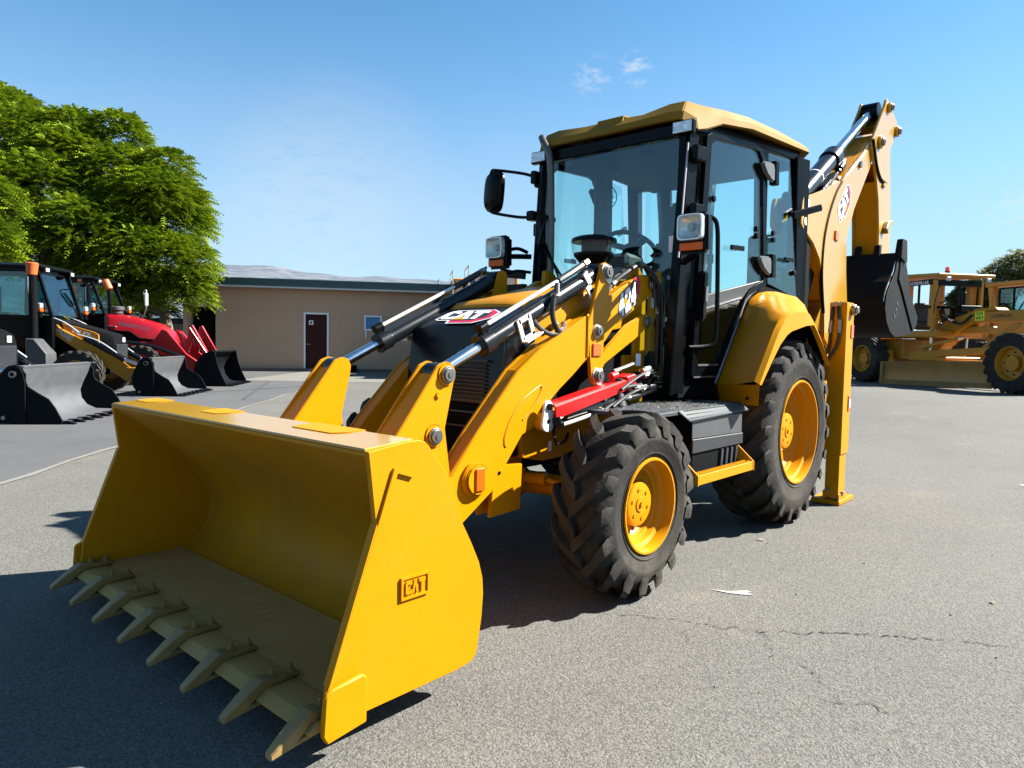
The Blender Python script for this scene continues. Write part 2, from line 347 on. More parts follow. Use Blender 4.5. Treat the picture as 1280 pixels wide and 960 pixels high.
# ------------------------------------------------------------------ ground
def sstep(a, b, x):
    t = np.clip((x-a)/(b-a), 0, 1); return t*t*(3-2*t)
def ground_z(x, y):      # the lot climbs gently to a higher terrace where the grader stands
    dx, dy = x-5.377, y-2.945
    dep = -0.7466*dx-0.6651*dy; lat = -0.6659*dx+0.7460*dy
    return 0.40*sstep(8.0, 14.5, dep)*sstep(2.5, 8.0, lat)
def asphalt_mat(name, c0, c1, stone, crack=True, bump=0.5, fine=145.0, spk=0.40):
    m, N, Lk, b = new_mat(name); b.inputs['Roughness'].default_value = 0.88; b.inputs['Specular IOR Level'].default_value = 0.25
    tc = N.new('ShaderNodeTexCoord')
    big = N.new('ShaderNodeTexNoise'); big.inputs['Scale'].default_value = 0.55; big.inputs['Detail'].default_value = 6; big.inputs['Roughness'].default_value = 0.6
    med = N.new('ShaderNodeTexNoise'); med.inputs['Scale'].default_value = 9.0; med.inputs['Detail'].default_value = 5
    vor = N.new('ShaderNodeTexVoronoi'); vor.inputs['Scale'].default_value = fine
    vo2 = N.new('ShaderNodeTexVoronoi'); vo2.inputs['Scale'].default_value = fine*0.45
    fn = N.new('ShaderNodeTexNoise'); fn.inputs['Scale'].default_value = fine*1.3; fn.inputs['Detail'].default_value = 2
    for n in (big, med, vor, vo2, fn): Lk.new(tc.outputs['Object'], n.inputs['Vector'])
    def mix(a, bb, fac, blend='MIX'):
        x = N.new('ShaderNodeMix'); x.data_type = 'RGBA'; x.blend_type = blend
        for i, v in ((0, fac), (6, a), (7, bb)):
            if isinstance(v, (int, float)): x.inputs[i].default_value = v
            elif isinstance(v, tuple): x.inputs[i].default_value = (*v, 1)
            else: Lk.new(v, x.inputs[i])
        return x.outputs[2]
    def rng_(sock, a, bb, lo, hi):
        r = N.new('ShaderNodeMapRange'); r.inputs[1].default_value = a; r.inputs[2].default_value = bb; r.inputs[3].default_value = lo; r.inputs[4].default_value = hi
        Lk.new(sock, r.inputs[0]); return r.outputs[0]
    col = mix(c0, c1, rng_(big.outputs['Fac'], .3, .7, 0, 1))
    col = mix(col, stone, rng_(med.outputs['Fac'], .55, .8, 0, .35))
    pat = N.new('ShaderNodeTexNoise'); pat.inputs['Scale'].default_value = 1.15; pat.inputs['Detail'].default_value = 4; Lk.new(tc.outputs['Object'], pat.inputs['Vector'])
    col = mix(col, tuple(c*k for c, k in zip(stone, (1.35, 1.22, 1.0))), rng_(pat.outputs['Fac'], .64, .76, 0, .55))
    oil = N.new('ShaderNodeTexNoise'); oil.inputs['Scale'].default_value = 0.8; oil.inputs['Detail'].default_value = 7; oil.inputs['Roughness'].default_value = .7; oil.inputs['Distortion'].default_value = .6; Lk.new(tc.outputs['Object'], oil.inputs['Vector'])
    col = mix(col, tuple(c*.55 for c in c0), rng_(oil.outputs['Fac'], .60, .74, 0, .45))
    sep = N.new('ShaderNodeSeparateColor'); Lk.new(vor.outputs['Color'], sep.inputs[0])
    st = rng_(sep.outputs[0], 0, 1, 1-spk, 1+spk)
    cmb = N.new('ShaderNodeCombineColor')
    for i in range(3): Lk.new(st, cmb.inputs[i])
    col = mix(col, cmb.outputs[0], 1.0, 'MULTIPLY')
    pit = rng_(fn.outputs['Fac'], .30, .43, .38, 1.0)
    cm2 = N.new('ShaderNodeCombineColor')
    for i in range(3): Lk.new(pit, cm2.inputs[i])
    col = mix(col, cm2.outputs[0], 1.0, 'MULTIPLY')
    Lk.new(col, b.inputs['Base Color'])
    hh = N.new('ShaderNodeMath'); hh.operation = 'ADD'; Lk.new(rng_(vor.outputs['Distance'], 0, .6, 1, 0), hh.inputs[0]); Lk.new(rng_(vo2.outputs['Distance'], 0, .6, .9, 0), hh.inputs[1])
    h2 = N.new('ShaderNodeMath'); h2.operation = 'ADD'; Lk.new(hh.outputs[0], h2.inputs[0]); Lk.new(fn.outputs['Fac'], h2.inputs[1])
    bp = N.new('ShaderNodeBump'); bp.inputs['Strength'].default_value = bump; bp.inputs['Distance'].default_value = 0.004
    Lk.new(h2.outputs[0], bp.inputs['Height']); Lk.new(bp.outputs[0], b.inputs['Normal'])
    return m
ASPH = asphalt_mat('asphalt', (0.086, 0.085, 0.078), (0.108, 0.105, 0.094), (0.13, 0.122, 0.10))
SLAB = asphalt_mat('worn_tarmac', (0.062, 0.064, 0.067), (0.080, 0.080, 0.079), (0.098, 0.096, 0.090), bump=0.25, fine=150, spk=0.15)
def make_ground():
    xs = np.concatenate([[-2600, -900, -350, -150, -80], np.arange(-50, 16, 1.0), [30, 80, 300, 1200]])
    ys = np.concatenate([[-2600, -900, -350, -150, -80], np.arange(-50, 26, 1.0), [40, 90, 300, 1200]])
    X, Y = np.meshgrid(xs, ys, indexing='ij'); Z = ground_z(X, Y)
    vs = np.stack([X, Y, Z], -1).reshape(-1, 3); ny = len(ys)
    mb = MB(); mb.v = [tuple(v) for v in vs]
    mb.f = [(i*ny+j, (i+1)*ny+j, (i+1)*ny+j+1, i*ny+j+1) for i in range(len(xs)-1) for j in range(ny-1)]; mb.mi = [0]*len(mb.f)
    tag(mb.build('ground', ASPH, smooth=60), kind='structure')
make_ground()
def flat(pts, z, name, m, kind='structure', lab=None, cat=None):
    mb = MB(); mb.add([(p[0], p[1], z) for p in pts], [tuple(range(len(pts)))])
    o = mb.build(name, m, smooth=0)
    if o.data.polygons[0].normal.z < 0: o.data.flip_normals()
    return tag(o, kind=kind)
e0 = Vector((3.75, -4.56)); ed = Vector((-0.690, -0.724)).normalized(); en = Vector((-0.724, 0.690))
# the older smooth tarmac strip the tractors stand on, with a pale seam along its edge
def edge(t, off=0.0): return e0 + ed*t + en*(-off) if False else e0 + ed*t + Vector((ed.y, -ed.x))*off
sgn = 1 if (Vector((2.0, -9.0))-e0).dot(Vector((ed.y, -ed.x))) > 0 else -1
jit = [0.03*sin(1.7*k)+0.02*sin(4.1*k) for k in range(60)]
near = [edge(-14+k*0.8, sgn*jit[k]) for k in range(60)]
flat(near + [edge(33, sgn*16), edge(-14, sgn*16)], 0.004, 'tarmac_strip', SLAB)
SEAM = asphalt_mat('pale_seam', (0.135, 0.132, 0.12), (0.155, 0.15, 0.135), (0.16, 0.15, 0.13), bump=0.3, fine=150, spk=0.2)
flat([edge(-14+k*0.8, sgn*(jit[k]-0.02)) for k in range(60)] + [edge(-14+k*0.8, sgn*(jit[k]+0.05+0.015*sin(2.9*k))) for k in range(59, -1, -1)], 0.008, 'seam_line', SEAM)
# paving joints beyond the tractors
JNT = mat('joint_dark', (0.03,0.03,0.03), 0.9)
PALE = asphalt_mat('pale_paving', (0.125, 0.121, 0.108), (0.145, 0.14, 0.122), (0.15, 0.14, 0.118), bump=0.2, fine=120, spk=0.12)
flat([(-5.6, -18.6), (-12.6, -11.0), (-20, -17), (-13, -25)], 0.008, 'paving', PALE)
flat([(-0.6, -13.6), (-6.2, -15.0), (-6.22, -15.06), (-0.62, -13.68)], 0.012, 'paving_joint', JNT)
flat([(-6.0, -17.4), (-2.2, -11.7), (-2.26, -11.68), (-6.06, -17.38)], 0.0135, 'paving_joint', JNT)
# cracks in the asphalt: thin dark irregular strips
CRK = mat('crack_dark', (0.014,0.013,0.012), 0.95)
def crack(pts, w, seed):
    r = random.Random(seed); P = []
    for a, b in zip(pts[:-1], pts[1:]):
        a = Vector(a); b = Vector(b); n = max(2, int((b-a).length/0.017))
        for k in range(n): P.append(a.lerp(b, k/n))
    P.append(Vector(pts[-1])); L, R_ = [], []; off = 0.0
    for i, p in enumerate(P):
        d = (P[min(i+1, len(P)-1)]-P[max(i-1, 0)]).normalized(); nn = Vector((-d.y, d.x))
        off = 0.72*off + r.gauss(0, 0.011); ww = w*0.95*max(0.05, r.gauss(0.55, 0.5))*(1-0.6*abs(2*i/len(P)-1))
        q = p+nn*off; L.append(q+nn*ww/2); R_.append(q-nn*ww/2)
    mb = MB(); n = len(P)
    mb.add([(q.x, q.y, 0.004) for q in L]+[(q.x, q.y, 0.004) for q in R_], [(i, i+1, n+i+1, n+i) for i in range(n-1)])
    o = mb.build('ground_crack', CRK, smooth=0)
    tag(o, kind='structure')
crack([(2.52, 0.98), (2.40, 1.22), (2.30, 1.45), (2.12, 1.75), (1.90, 2.02), (1.72, 2.28), (1.63, 2.42), (1.55, 2.62)], 0.011, 1)
crack([(2.33, 1.40), (2.45, 1.44), (2.52, 1.50)], 0.006, 2)
crack([(2.17, 1.66), (2.30, 1.78), (2.42, 1.86)], 0.008, 3)
crack([(2.36, 1.85), (2.48, 2.05), (2.62, 2.16)], 0.006, 4)
crack([(2.70, 2.02), (2.58, 2.26), (2.60, 2.42)], 0.006, 5)
CHALK = asphalt_mat('white_mark', (0.26, 0.255, 0.245), (0.30, 0.295, 0.28), (0.24, 0.23, 0.21), bump=0.3, fine=120, spk=0.25)
flat([(1.82, 1.235), (1.775, 1.335), (1.69, 1.40), (1.70, 1.43), (1.725, 1.415), (1.735, 1.455), (1.765, 1.425), (1.80, 1.35)], 0.004, 'paint_mark', CHALK)
flat([(-3.2, 2.1), (-3.9, 3.3), (-3.96, 3.27), (-3.26, 2.08)], 0.004, 'paint_mark', CHALK)
def stones():
    mb = MB(); r = random.Random(3)
    for k in range(520):
        x = r.uniform(-1.5, 4.6); y = r.uniform(-3.5, 3.4); s = r.choice([.003, .004, .005, .008]); a = r.uniform(0, 3)
        p = [Vector((s*cos(a+t)*r.uniform(.7, 1.3), s*sin(a+t)*r.uniform(.7, 1.3), 0)) for t in (0, 2.1, 4.2)]
        z = float(ground_z(x, y)); vs = [(x+q.x, y+q.y, z+.001) for q in p]+[(x, y, z+s*.8)]
        mb.add(vs, [(0, 1, 3), (1, 2, 3), (2, 0, 3)])
    tag(mb.build('loose_grit', mat('grit', (0.16, 0.15, 0.13), 0.9, var=0.3), smooth=0), 'loose pale grit scattered over the asphalt', 'grit', kind='stuff')
stones()
def litter(x, y, a, c, s, lab):
    mb = MB(); pts = [(-1, 0), (-.4, .45), (.3, .4), (1, .05), (.4, -.4), (-.5, -.35)]
    mb.add([(x+s*(p*cos(a)-q*sin(a)), y+s*(p*sin(a)+q*cos(a)), .006+.012*abs(q)+.006*(p > .5)) for p, q in pts], [(0, 1, 5), (1, 2, 4, 5), (2, 3, 4)])
    tag(mb.build('dry_leaf', mat('dry_leaf_brown', c, .8), smooth=0), lab, 'leaf')
litter(0.95, 2.42, .6, (.2,.12,.06), .022, 'small curled brown dry leaf lying on open asphalt right of the loader')
litter(0.65, 1.05, 1.9, (.2,.19,.16), .03, 'pale grey flattened scrap of leaf lying on asphalt near the rear wheel')

# ------------------------------------------------------------------ hills
def make_hills():
    r = np.random.RandomState(4)
    m, N, Lk, b = new_mat('haze_tinted_hill'); b.inputs['Roughness'].default_value = 1.0; b.inputs['Specular IOR Level'].default_value = 0
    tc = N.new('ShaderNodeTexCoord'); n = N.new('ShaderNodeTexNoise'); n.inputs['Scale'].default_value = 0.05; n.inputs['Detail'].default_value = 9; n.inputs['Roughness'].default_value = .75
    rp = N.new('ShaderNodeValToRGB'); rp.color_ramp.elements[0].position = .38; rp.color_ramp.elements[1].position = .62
    rp.color_ramp.elements[0].color = (.060, .078, .105, 1); rp.color_ramp.elements[1].color = (.135, .145, .160, 1)  # distance haze painted into the hill colour as a blue-grey tint
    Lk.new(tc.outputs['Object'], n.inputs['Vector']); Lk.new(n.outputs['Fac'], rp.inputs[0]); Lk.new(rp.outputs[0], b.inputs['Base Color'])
    mb = MB(); rows = []
    for k, (D, hs) in enumerate([(420, -2), (520, .45), (620, .85), (740, 1.0), (900, .7)]):
        row = []
        for i in range(161):
            a = radians(120 + i*.9)
            h = 80*(0.90 + .035*sin(a*7.3+.4) + .03*sin(a*15+1.1) + .018*sin(a*37+k) + .010*sin(a*91+k)) if hs > 0 else 0
            h *= float(sstep(radians(208), radians(226), a)); x = 5.4 + D*cos(a); y = 2.9 + D*sin(a); row.append((x, y, h*hs*D/740*.98 - (2 if hs < 0 else 0)))
        rows.append(row)
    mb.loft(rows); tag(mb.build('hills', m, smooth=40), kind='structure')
make_hills()

# ------------------------------------------------------------------ workshop building
PLAST = mat('brown_plaster', (0.50, 0.315, 0.205), 0.85, var=0.05, scale=1.2, dirt=(0.37, 0.235, 0.155), dirt_amt=0.4, bump=0.06, bscale=40)
FASC = mat('dark_green_fascia', (0.018, 0.050, 0.052), 0.5, var=0.1)
def make_building():
    O = Vector((-9.05, -25.08, 0)); d = Vector((-.80, .60, 0)).normalized(); yaw = atan2(d.y, d.x)
    b = empty('workshop_building', O, yaw)         # local x runs along the wall to the right, local y points away behind the wall
    tag(b, 'long low brown plastered workshop building with a dark flat roof edge', 'building')
    # wall with real openings: pieces between them, all on y 0..0.25 (front y = 0)
    s = -1 if (Matrix.Rotation(yaw, 3, 'Z') @ Vector((0, 1, 0))).dot(Vector((5.4, 2.9, 0))-O) > 0 else 1
    def Y(v): return s*v
    H = 3.48; x0, x1 = -2.2, 15
    dr = (-2.02, -0.95, 2.62); dd = (2.62, 3.50, 2.42); wn = (5.05, 5.78, 1.78, 2.42)
    mb = MB()
    def bx(a, c, z0, z1, y0=0, y1=.25): mb.box(a, c, min(Y(y0), Y(y1)), max(Y(y0), Y(y1)), z0, z1)
    bx(x0, dr[0], 0, H); bx(dr[0], dr[1], dr[2], H); bx(dr[1], dd[0], 0, H); bx(dd[0], dd[1], dd[2], H); bx(dd[1], wn[0], 0, H)
    bx(wn[0], wn[1], 0, wn[2]); bx(wn[0], wn[1], wn[3], H); bx(wn[1], x1, 0, H)
    bx(x0, x0+.25, 0, H, .25, 9); bx(x1-.25, x1, 0, H, .25, 9); bx(x0+.25, x1-.25, 0, H, 8.75, 9)
    mb.build('wall', PLAST, b, smooth=0)
    mb = MB(); mb.box(x0-.4, x1+.4, min(Y(-.45), Y(9.3)), max(Y(-.45), Y(9.3)), H+.004, H+.36); rf = mb.build('roof', FASC, b, bev=.02)
    mb = MB(); mb.box(x0-.4, x1+.4, min(Y(-.47), Y(-.40)), max(Y(-.47), Y(-.40)), H-.035, H+.03); mb.build('roof_trim', mat('pale_trim', (.42, .42, .40), .6), rf)
    mb = MB(); mb.box(dr[0], dr[1], min(Y(.6), Y(.7)), max(Y(.6), Y(.7)), 0, dr[2]); mb.build('dark_doorway', BLKM, b)
    FRW = mat('white_frame', (.85, .83, .80), .5)
    mb = MB()
    for a, c, z0, z1 in ((dd[0]-.07, dd[0], 0, dd[2]+.07), (dd[1], dd[1]+.07, 0, dd[2]+.07), (dd[0], dd[1], dd[2], dd[2]+.07)): mb.box(a, c, min(Y(-.03), Y(.12)), max(Y(-.03), Y(.12)), z0, z1)
    fr = mb.build('door_frame', FRW, b)
    mb = MB(); mb.box(dd[0]+.005, dd[1]-.005, min(Y(.05), Y(.10)), max(Y(.05), Y(.10)), .02, dd[2]-.01)
    dm = mat('dark_brown_door', (.050, .014, .012), .6, spec=.1)
    do = mb.build('door', dm, b)
    tag(do, 'dark brown door with a small white sign')
    mb = MB()
    for i in range(5): mb.box(dd[0]+.06+.155*i, dd[0]+.19+.155*i, min(Y(.035), Y(.049)), max(Y(.035), Y(.049)), .10, dd[2]-.1)
    mb.build('panel', dm, do)
    mb = MB(); mb.box(dd[0]+.14, dd[0]+.32, min(Y(.026), Y(.034)), max(Y(.026), Y(.034)), 1.98, 2.16)
    sg = mb.build('door_sign', WHT, do)
    mb = MB(); mb.cyl((dd[0]+.09, Y(.035), 1.15), (dd[0]+.09, Y(-.02), 1.15), .03, 10); mb.box(dd[0]+.08, dd[0]+.20, min(Y(-.02), Y(-.035)), max(Y(-.02), Y(-.035)), 1.14, 1.17); mb.build('handle', ZINC, do)
    # pictogram on the sign: two dark bars
    mb = MB(); mb.box(dd[0]+.19, dd[0]+.27, min(Y(.023), Y(.0255)), max(Y(.023), Y(.0255)), 2.02, 2.12); mb.build('pictogram', DBLK, do)
    mb = MB()
    for a, c, z0, z1 in ((wn[0], wn[0]+.06, wn[2], wn[3]), (wn[1]-.06, wn[1], wn[2], wn[3]), (wn[0]+.06, wn[1]-.06, wn[2], wn[2]+.06), (wn[0]+.06, wn[1]-.06, wn[3]-.06, wn[3])): mb.box(a, c, min(Y(-.02), Y(.1)), max(Y(-.02), Y(.1)), z0, z1)
    wf = mb.build('window', FRW, b)
    mb = MB(); mb.box(wn[0]+.06, wn[1]-.06, min(Y(.04), Y(.06)), max(Y(.04), Y(.06)), wn[2]+.06, wn[3]-.06)
    mb.build('pane', mat('blue_window_glass', (.05, .20, .42), .2, var=.2, spec=.3), wf)
    mb = MB(); mb.box(5.86, 7.0, min(Y(-.015), Y(.01)), max(Y(-.015), Y(.01)), 1.86, 2.40); mb.build('wall_panel', mat('faded_panel', (.33, .25, .2), .8), b)
    mb = MB(); mb.tube([(5.12, Y(-.06), 1.75), (5.12, Y(-.06), 1.45)], .03); mb.build('drain_pipe', FRW, b)
    mb = MB(); mb.box(x0, x1, min(Y(-.30), Y(-.004)), max(Y(-.30), Y(-.004)), 0, .13); mb.build('plinth_kerb', mat('kerb_brick', (.13, .10, .085), .9, var=.3, scale=3), b, bev=.01)
    mb = MB(); mb.box(4.2, 4.75, min(Y(-.5), Y(-.31)), max(Y(-.5), Y(-.31)), .0, .30); mb.build('drain_box', BLKM, b, bev=.02)
    return b
make_building()
# ------------------------------------------------------------------ trees and bushes
def leaf_mat(name, c0, c1, trans=0.22):
    m, N, Lk, b = new_mat(name); b.inputs['Roughness'].default_value = 0.6; b.inputs['Specular IOR Level'].default_value = 0.1
    tc = N.new('ShaderNodeTexCoord'); n = N.new('ShaderNodeTexNoise'); n.inputs['Scale'].default_value = 0.9; n.inputs['Detail'].default_value = 6; n.inputs['Roughness'].default_value = .7
    rp = N.new('ShaderNodeMapRange'); rp.inputs[1].default_value = .35; rp.inputs[2].default_value = .65
    mx = N.new('ShaderNodeMix'); mx.data_type = 'RGBA'; mx.inputs[6].default_value = (*c0, 1); mx.inputs[7].default_value = (*c1, 1)
    Lk.new(tc.outputs['Object'], n.inputs['Vector']); Lk.new(n.outputs['Fac'], rp.inputs[0]); Lk.new(rp.outputs[0], mx.inputs[0])
    Lk.new(mx.outputs[2], b.inputs['Base Color'])
    t = N.new('ShaderNodeBsdfTranslucent'); Lk.new(mx.outputs[2], t.inputs[0]); ms = N.new('ShaderNodeMixShader'); ms.inputs[0].default_value = trans
    Lk.new(b.outputs[0], ms.inputs[1]); Lk.new(t.outputs[0], ms.inputs[2]); Lk.new(ms.outputs[0], N['Material Output'].inputs[0])
    return m
BARK = mat('tree_bark', (.10, .075, .055), .9, var=.3, bump=.4, bscale=12)
def fronds(P, D, length, width, nleaf, seed, droop=0.5):
    """pinnate fronds at points P growing along D: pairs of narrow leaflets on a drooping midrib"""
    r = np.random.RandomState(seed); n = len(P)
    D = D/np.linalg.norm(D, axis=1, keepdims=True)
    up = np.array([0, 0, 1.0]); side = np.cross(D, up); side /= np.linalg.norm(side, axis=1, keepdims=True)+1e-6
    roll = r.normal(0, .35, (n, 1)); upv = np.cross(side, D); side = side*np.cos(roll)+upv*np.sin(roll); upv = np.cross(side, D)
    L = length*r.uniform(.65, 1.25, (n, 1)); quads = []
    for k in range(nleaf):
        t = (k+.6)/nleaf; w = width*(sin(pi*min(1, .18+.80*t))**.8)
        c = P + D*L*t - up*(L*droop*t*t); hw = L/nleaf*.42
        for s in (-1, 1):
            tip = c + side*(s*w)*r.uniform(.8, 1.2, (n, 1)) + D*(L*.09) - up*(w*.35) + upv*r.normal(0, .015, (n, 1))
            quads.append(np.stack([c-D*hw, tip-D*hw*.35, tip+D*hw*.35, c+D*hw], 1))
    return np.concatenate(quads, 0)
def quads_obj(name, Q, m, parent=None):
    n = len(Q); me = bpy.data.meshes.new(name)
    me.vertices.add(n*4); me.vertices.foreach_set('co', Q.reshape(-1).astype(np.float32))
    me.loops.add(n*4); me.loops.foreach_set('vertex_index', np.arange(n*4, dtype=np.int32))
    me.polygons.add(n); me.polygons.foreach_set('loop_start', np.arange(0, n*4, 4, dtype=np.int32)); me.polygons.foreach_set('loop_total', np.full(n, 4, np.int32))
    me.update(); me.validate(); me.materials.append(m)
    o = bpy.data.objects.new(name, me); COL.objects.link(o)
    if parent is not None: o.parent = parent
    return o
def lobes_points(lobes, n, seed, shell=.55):
    r = np.random.RandomState(seed); A = np.array([l[3]*l[3] for l in lobes]); idx = r.choice(len(lobes), n, p=A/A.sum())
    C = np.array([l[:3] for l in lobes])[idx]; Rr = np.array([l[3] for l in lobes])[idx][:, None]
    d = r.normal(size=(n, 3)); d /= np.linalg.norm(d, axis=1, keepdims=True); d[:, 2] = np.where(d[:, 2] < -.35, -d[:, 2], d[:, 2])
    rad = Rr*(shell+(1-shell)*r.rand(n, 1)**.5); P = C+d*rad*np.array([1, 1, .78])
    out = d*.9+r.normal(0, .35, (n, 3)); out[:, 2] = out[:, 2]*.45+.02
    return P, out
def tree(name, base, lobes, n, frond, m, lab, trunk_r=.22, seed=1, group=None):
    t = empty(name, base); tag(t, lab, 'tree', group)
    bx = Vector(base); mb = MB()
    top = Vector((np.mean([l[0] for l in lobes]), np.mean([l[1] for l in lobes]), np.mean([l[2] for l in lobes])))-bx
    fork = Vector((top.x*.25, top.y*.25, top.z*.42))
    rows = []
    def limb(a, b, r0, r1, bend):
        mid = a.lerp(b, .5)+Vector(bend)
        pts = [a, a.lerp(mid, .5)+Vector(bend)*.15, mid, mid.lerp(b, .6), b]
        for i in range(4): mb.cyl(pts[i], pts[i+1], r0+(r1-r0)*i/4, 10, r0+(r1-r0)*(i+1)/4, caps=False)
    limb(Vector((0, 0, -.1)), fork, trunk_r, trunk_r*.75, (.12, -.08, 0))
    r = random.Random(seed)
    for l in sorted(lobes, key=lambda q: -q[3])[:11]:
        limb(fork, Vector(l[:3])-bx-Vector((0, 0, l[3]*.2)), trunk_r*.5, .03, (r.uniform(-.3, .3), r.uniform(-.3, .3), .25))
    mb.build('trunk', BARK, t, smooth=50)
    P, D = lobes_points(lobes, n, seed); P = P-np.array(base)
    quads_obj('crown', fronds(P, D, *frond, seed+5), m, t)
    return t
def cam_pt(px, py, depth):
    f = Vector((-0.7455, -0.6641, -0.0567)); r = Vector((-0.6658, 0.7459, 0.0175)); d = Vector((0.0307, 0.0508, -0.9982))
    return Vector((5.3774, 2.9451, 1.3206)) + (f + r*((px-640)/883.83) + d*((py-480)/883.83))*depth
def plobe(px, py, depth, rad):
    p = cam_pt(px, py, depth); return (p.x, p.y, p.z, rad)
JAC = leaf_mat('feathery_leaf', (.070, .125, .008), (.20, .26, .010))
JAC2 = leaf_mat('feathery_leaf_deep', (.035, .080, .012), (.080, .140, .014))
# crown measured as rounded masses; each is a place in the lot, 24 to 29 m away
big = [plobe(*a) for a in [(236, 372, 25, .75), (205, 376, 25.5, .8), (165, 374, 25.5, .9), (128, 372, 26, .9), (185, 285, 28, 1.9), (110, 338, 27.5, 1.6), (60, 330, 27.5, 1.5), (150, 300, 28, 1.8), (195, 262, 26, 1.9), (220, 330, 25, 1.3), (150, 235, 27, 2.0), (148, 165, 27.5, .95), (160, 178, 27.5, .8), (90, 205, 27, 1.7), (205, 212, 26.5, .95), (110, 300, 25, 1.9), (60, 250, 26, 2.1), (180, 330, 25, 1.7), (120, 345, 25.5, 1.35), (226, 285, 26, 1.1), (20, 190, 28, 2.2), (40, 320, 26, 1.7), (218, 360, 25, .85), (240, 352, 25, .55), (165, 360, 25.5, .9), (85, 160, 28, .9), (-30, 260, 27, 2.2)]]
g0 = cam_pt(238, 450, 26); 
tree('feathery_tree', (g0.x+.2, g0.y-.2, 0), big, 33000, (.44, .105, 6), JAC, 'big spreading feathery leaved tree behind the black and red tractors', .26, 3)
far = [plobe(*a) for a in [(10, 150, 33, 1.7), (-30, 170, 33, 2.4), (45, 175, 32, 1.4), (0, 128, 33.5, 1.0), (-60, 230, 33, 3), (20, 230, 33, 2.2), (95, 150, 33, .6), (70, 165, 33, 1.0), (-20, 120, 34, .9)]]
g1 = cam_pt(-40, 450, 33)
tree('feathery_tree', (g1.x, g1.y, 0), far, 10000, (.48, .115, 6), JAC, 'taller feathery leaved tree rising behind the big one at the left edge', .26, 11)
nearl = [plobe(*a) for a in [(-25, 250, 21, 1.0), (-12, 300, 21, .75), (-30, 320, 21, .9), (5, 325, 21, .35), (-60, 270, 21, 1.4)]]
g2 = cam_pt(-75, 470, 21)
tree('feathery_tree', (g2.x, g2.y, 0), nearl, 3200, (.42, .105, 6), JAC, 'bright green feathery branch reaching in at the left edge above the black cab roof', .16, 21)
def bush(name, lobes, n, frond, m, lab, seed, cat='bush'):
    b = Vector((np.mean([l[0] for l in lobes]), np.mean([l[1] for l in lobes]), 0)); b.z = float(ground_z(b.x, b.y))
    t = empty(name, b); tag(t, lab, cat); mb = MB(); r = random.Random(seed)
    for l in lobes: mb.tube([(0, 0, 0), (r.uniform(-.2, .2), r.uniform(-.2, .2), (l[2]-b.z)*.5), Vector(l[:3])-b], .05, 6)
    mb.build('stem', BARK, t)
    P, D = lobes_points(lobes, n, seed, .4); quads_obj('foliage', fronds(P-np.array(b), D, *frond, seed), m, t)
BSH = leaf_mat('bush_leaf', (.035, .062, .022), (.075, .115, .035), .3)
GRS = leaf_mat('dry_grass_leaf', (.11, .13, .05), (.20, .20, .09), .35)
bush('round_bush', [plobe(*a) for a in [(1222, 368, 38, .95), (1203, 377, 38, .7), (1240, 372, 38, .8), (1214, 385, 38, .9), (1235, 392, 38, 1.0)]], 4200, (.40, .10, 5), BSH, 'rounded dark green bush seen between the grader cab and the next machine', 31)
bush('feathery_shrub', [plobe(*a) for a in [(1265, 344, 44, 1.3), (1240, 354, 44, 1.0), (1285, 336, 44, 1.5), (1225, 366, 44, .9), (1262, 362, 44, 1.3), (1295, 355, 44, 1.6)]], 2800, (.75, .07, 6), GRS, 'pale dry feathery shrub rising above the yellow cab at the right edge', 33)
bush('green_shrub', [plobe(*a) for a in [(185, 388, 30, .6), (160, 392, 30, .7), (205, 392, 31, .5)]], 900, (.35, .09, 5), leaf_mat('yellowish_leaf', (.10, .13, .03), (.20, .21, .06)), 'low yellow green shrub under the big tree behind the red tractor', 35)
# ------------------------------------------------------------------ the backhoe loader
BH = empty('backhoe_loader', (0, 0, 0))
tag(BH, 'big clean yellow backhoe loader with toothed front bucket standing on the asphalt in the foreground', 'backhoe loader')

def pin(parent, x, y, z, r=.045, out=1, name='pin', m=None, plate=True):
    mb = MB()
    mb.cyl((x, y, z), (x, y+out*.014, z), r, 24).cyl((x, y+out*.014, z), (x, y+out*.024, z), r*.80, 24)
    o = mb.build(name, m or ZINC, parent, bev=.003)
    mb = MB(); mb.cyl((x, y+out*.024, z), (x, y+out*.029, z), r*.33, 12); mb.build('pin_cap', GREY, parent if parent.parent and parent.parent.parent else o)
    return o
def collar(parent, x, y, z, r, out=1, t=.02, m=None, name='boss'):
    mb = MB(); mb.cyl((x, y, z), (x, y+out*t, z), r, 32); return mb.build(name, m or YEL, parent, bev=.006, seg=2)

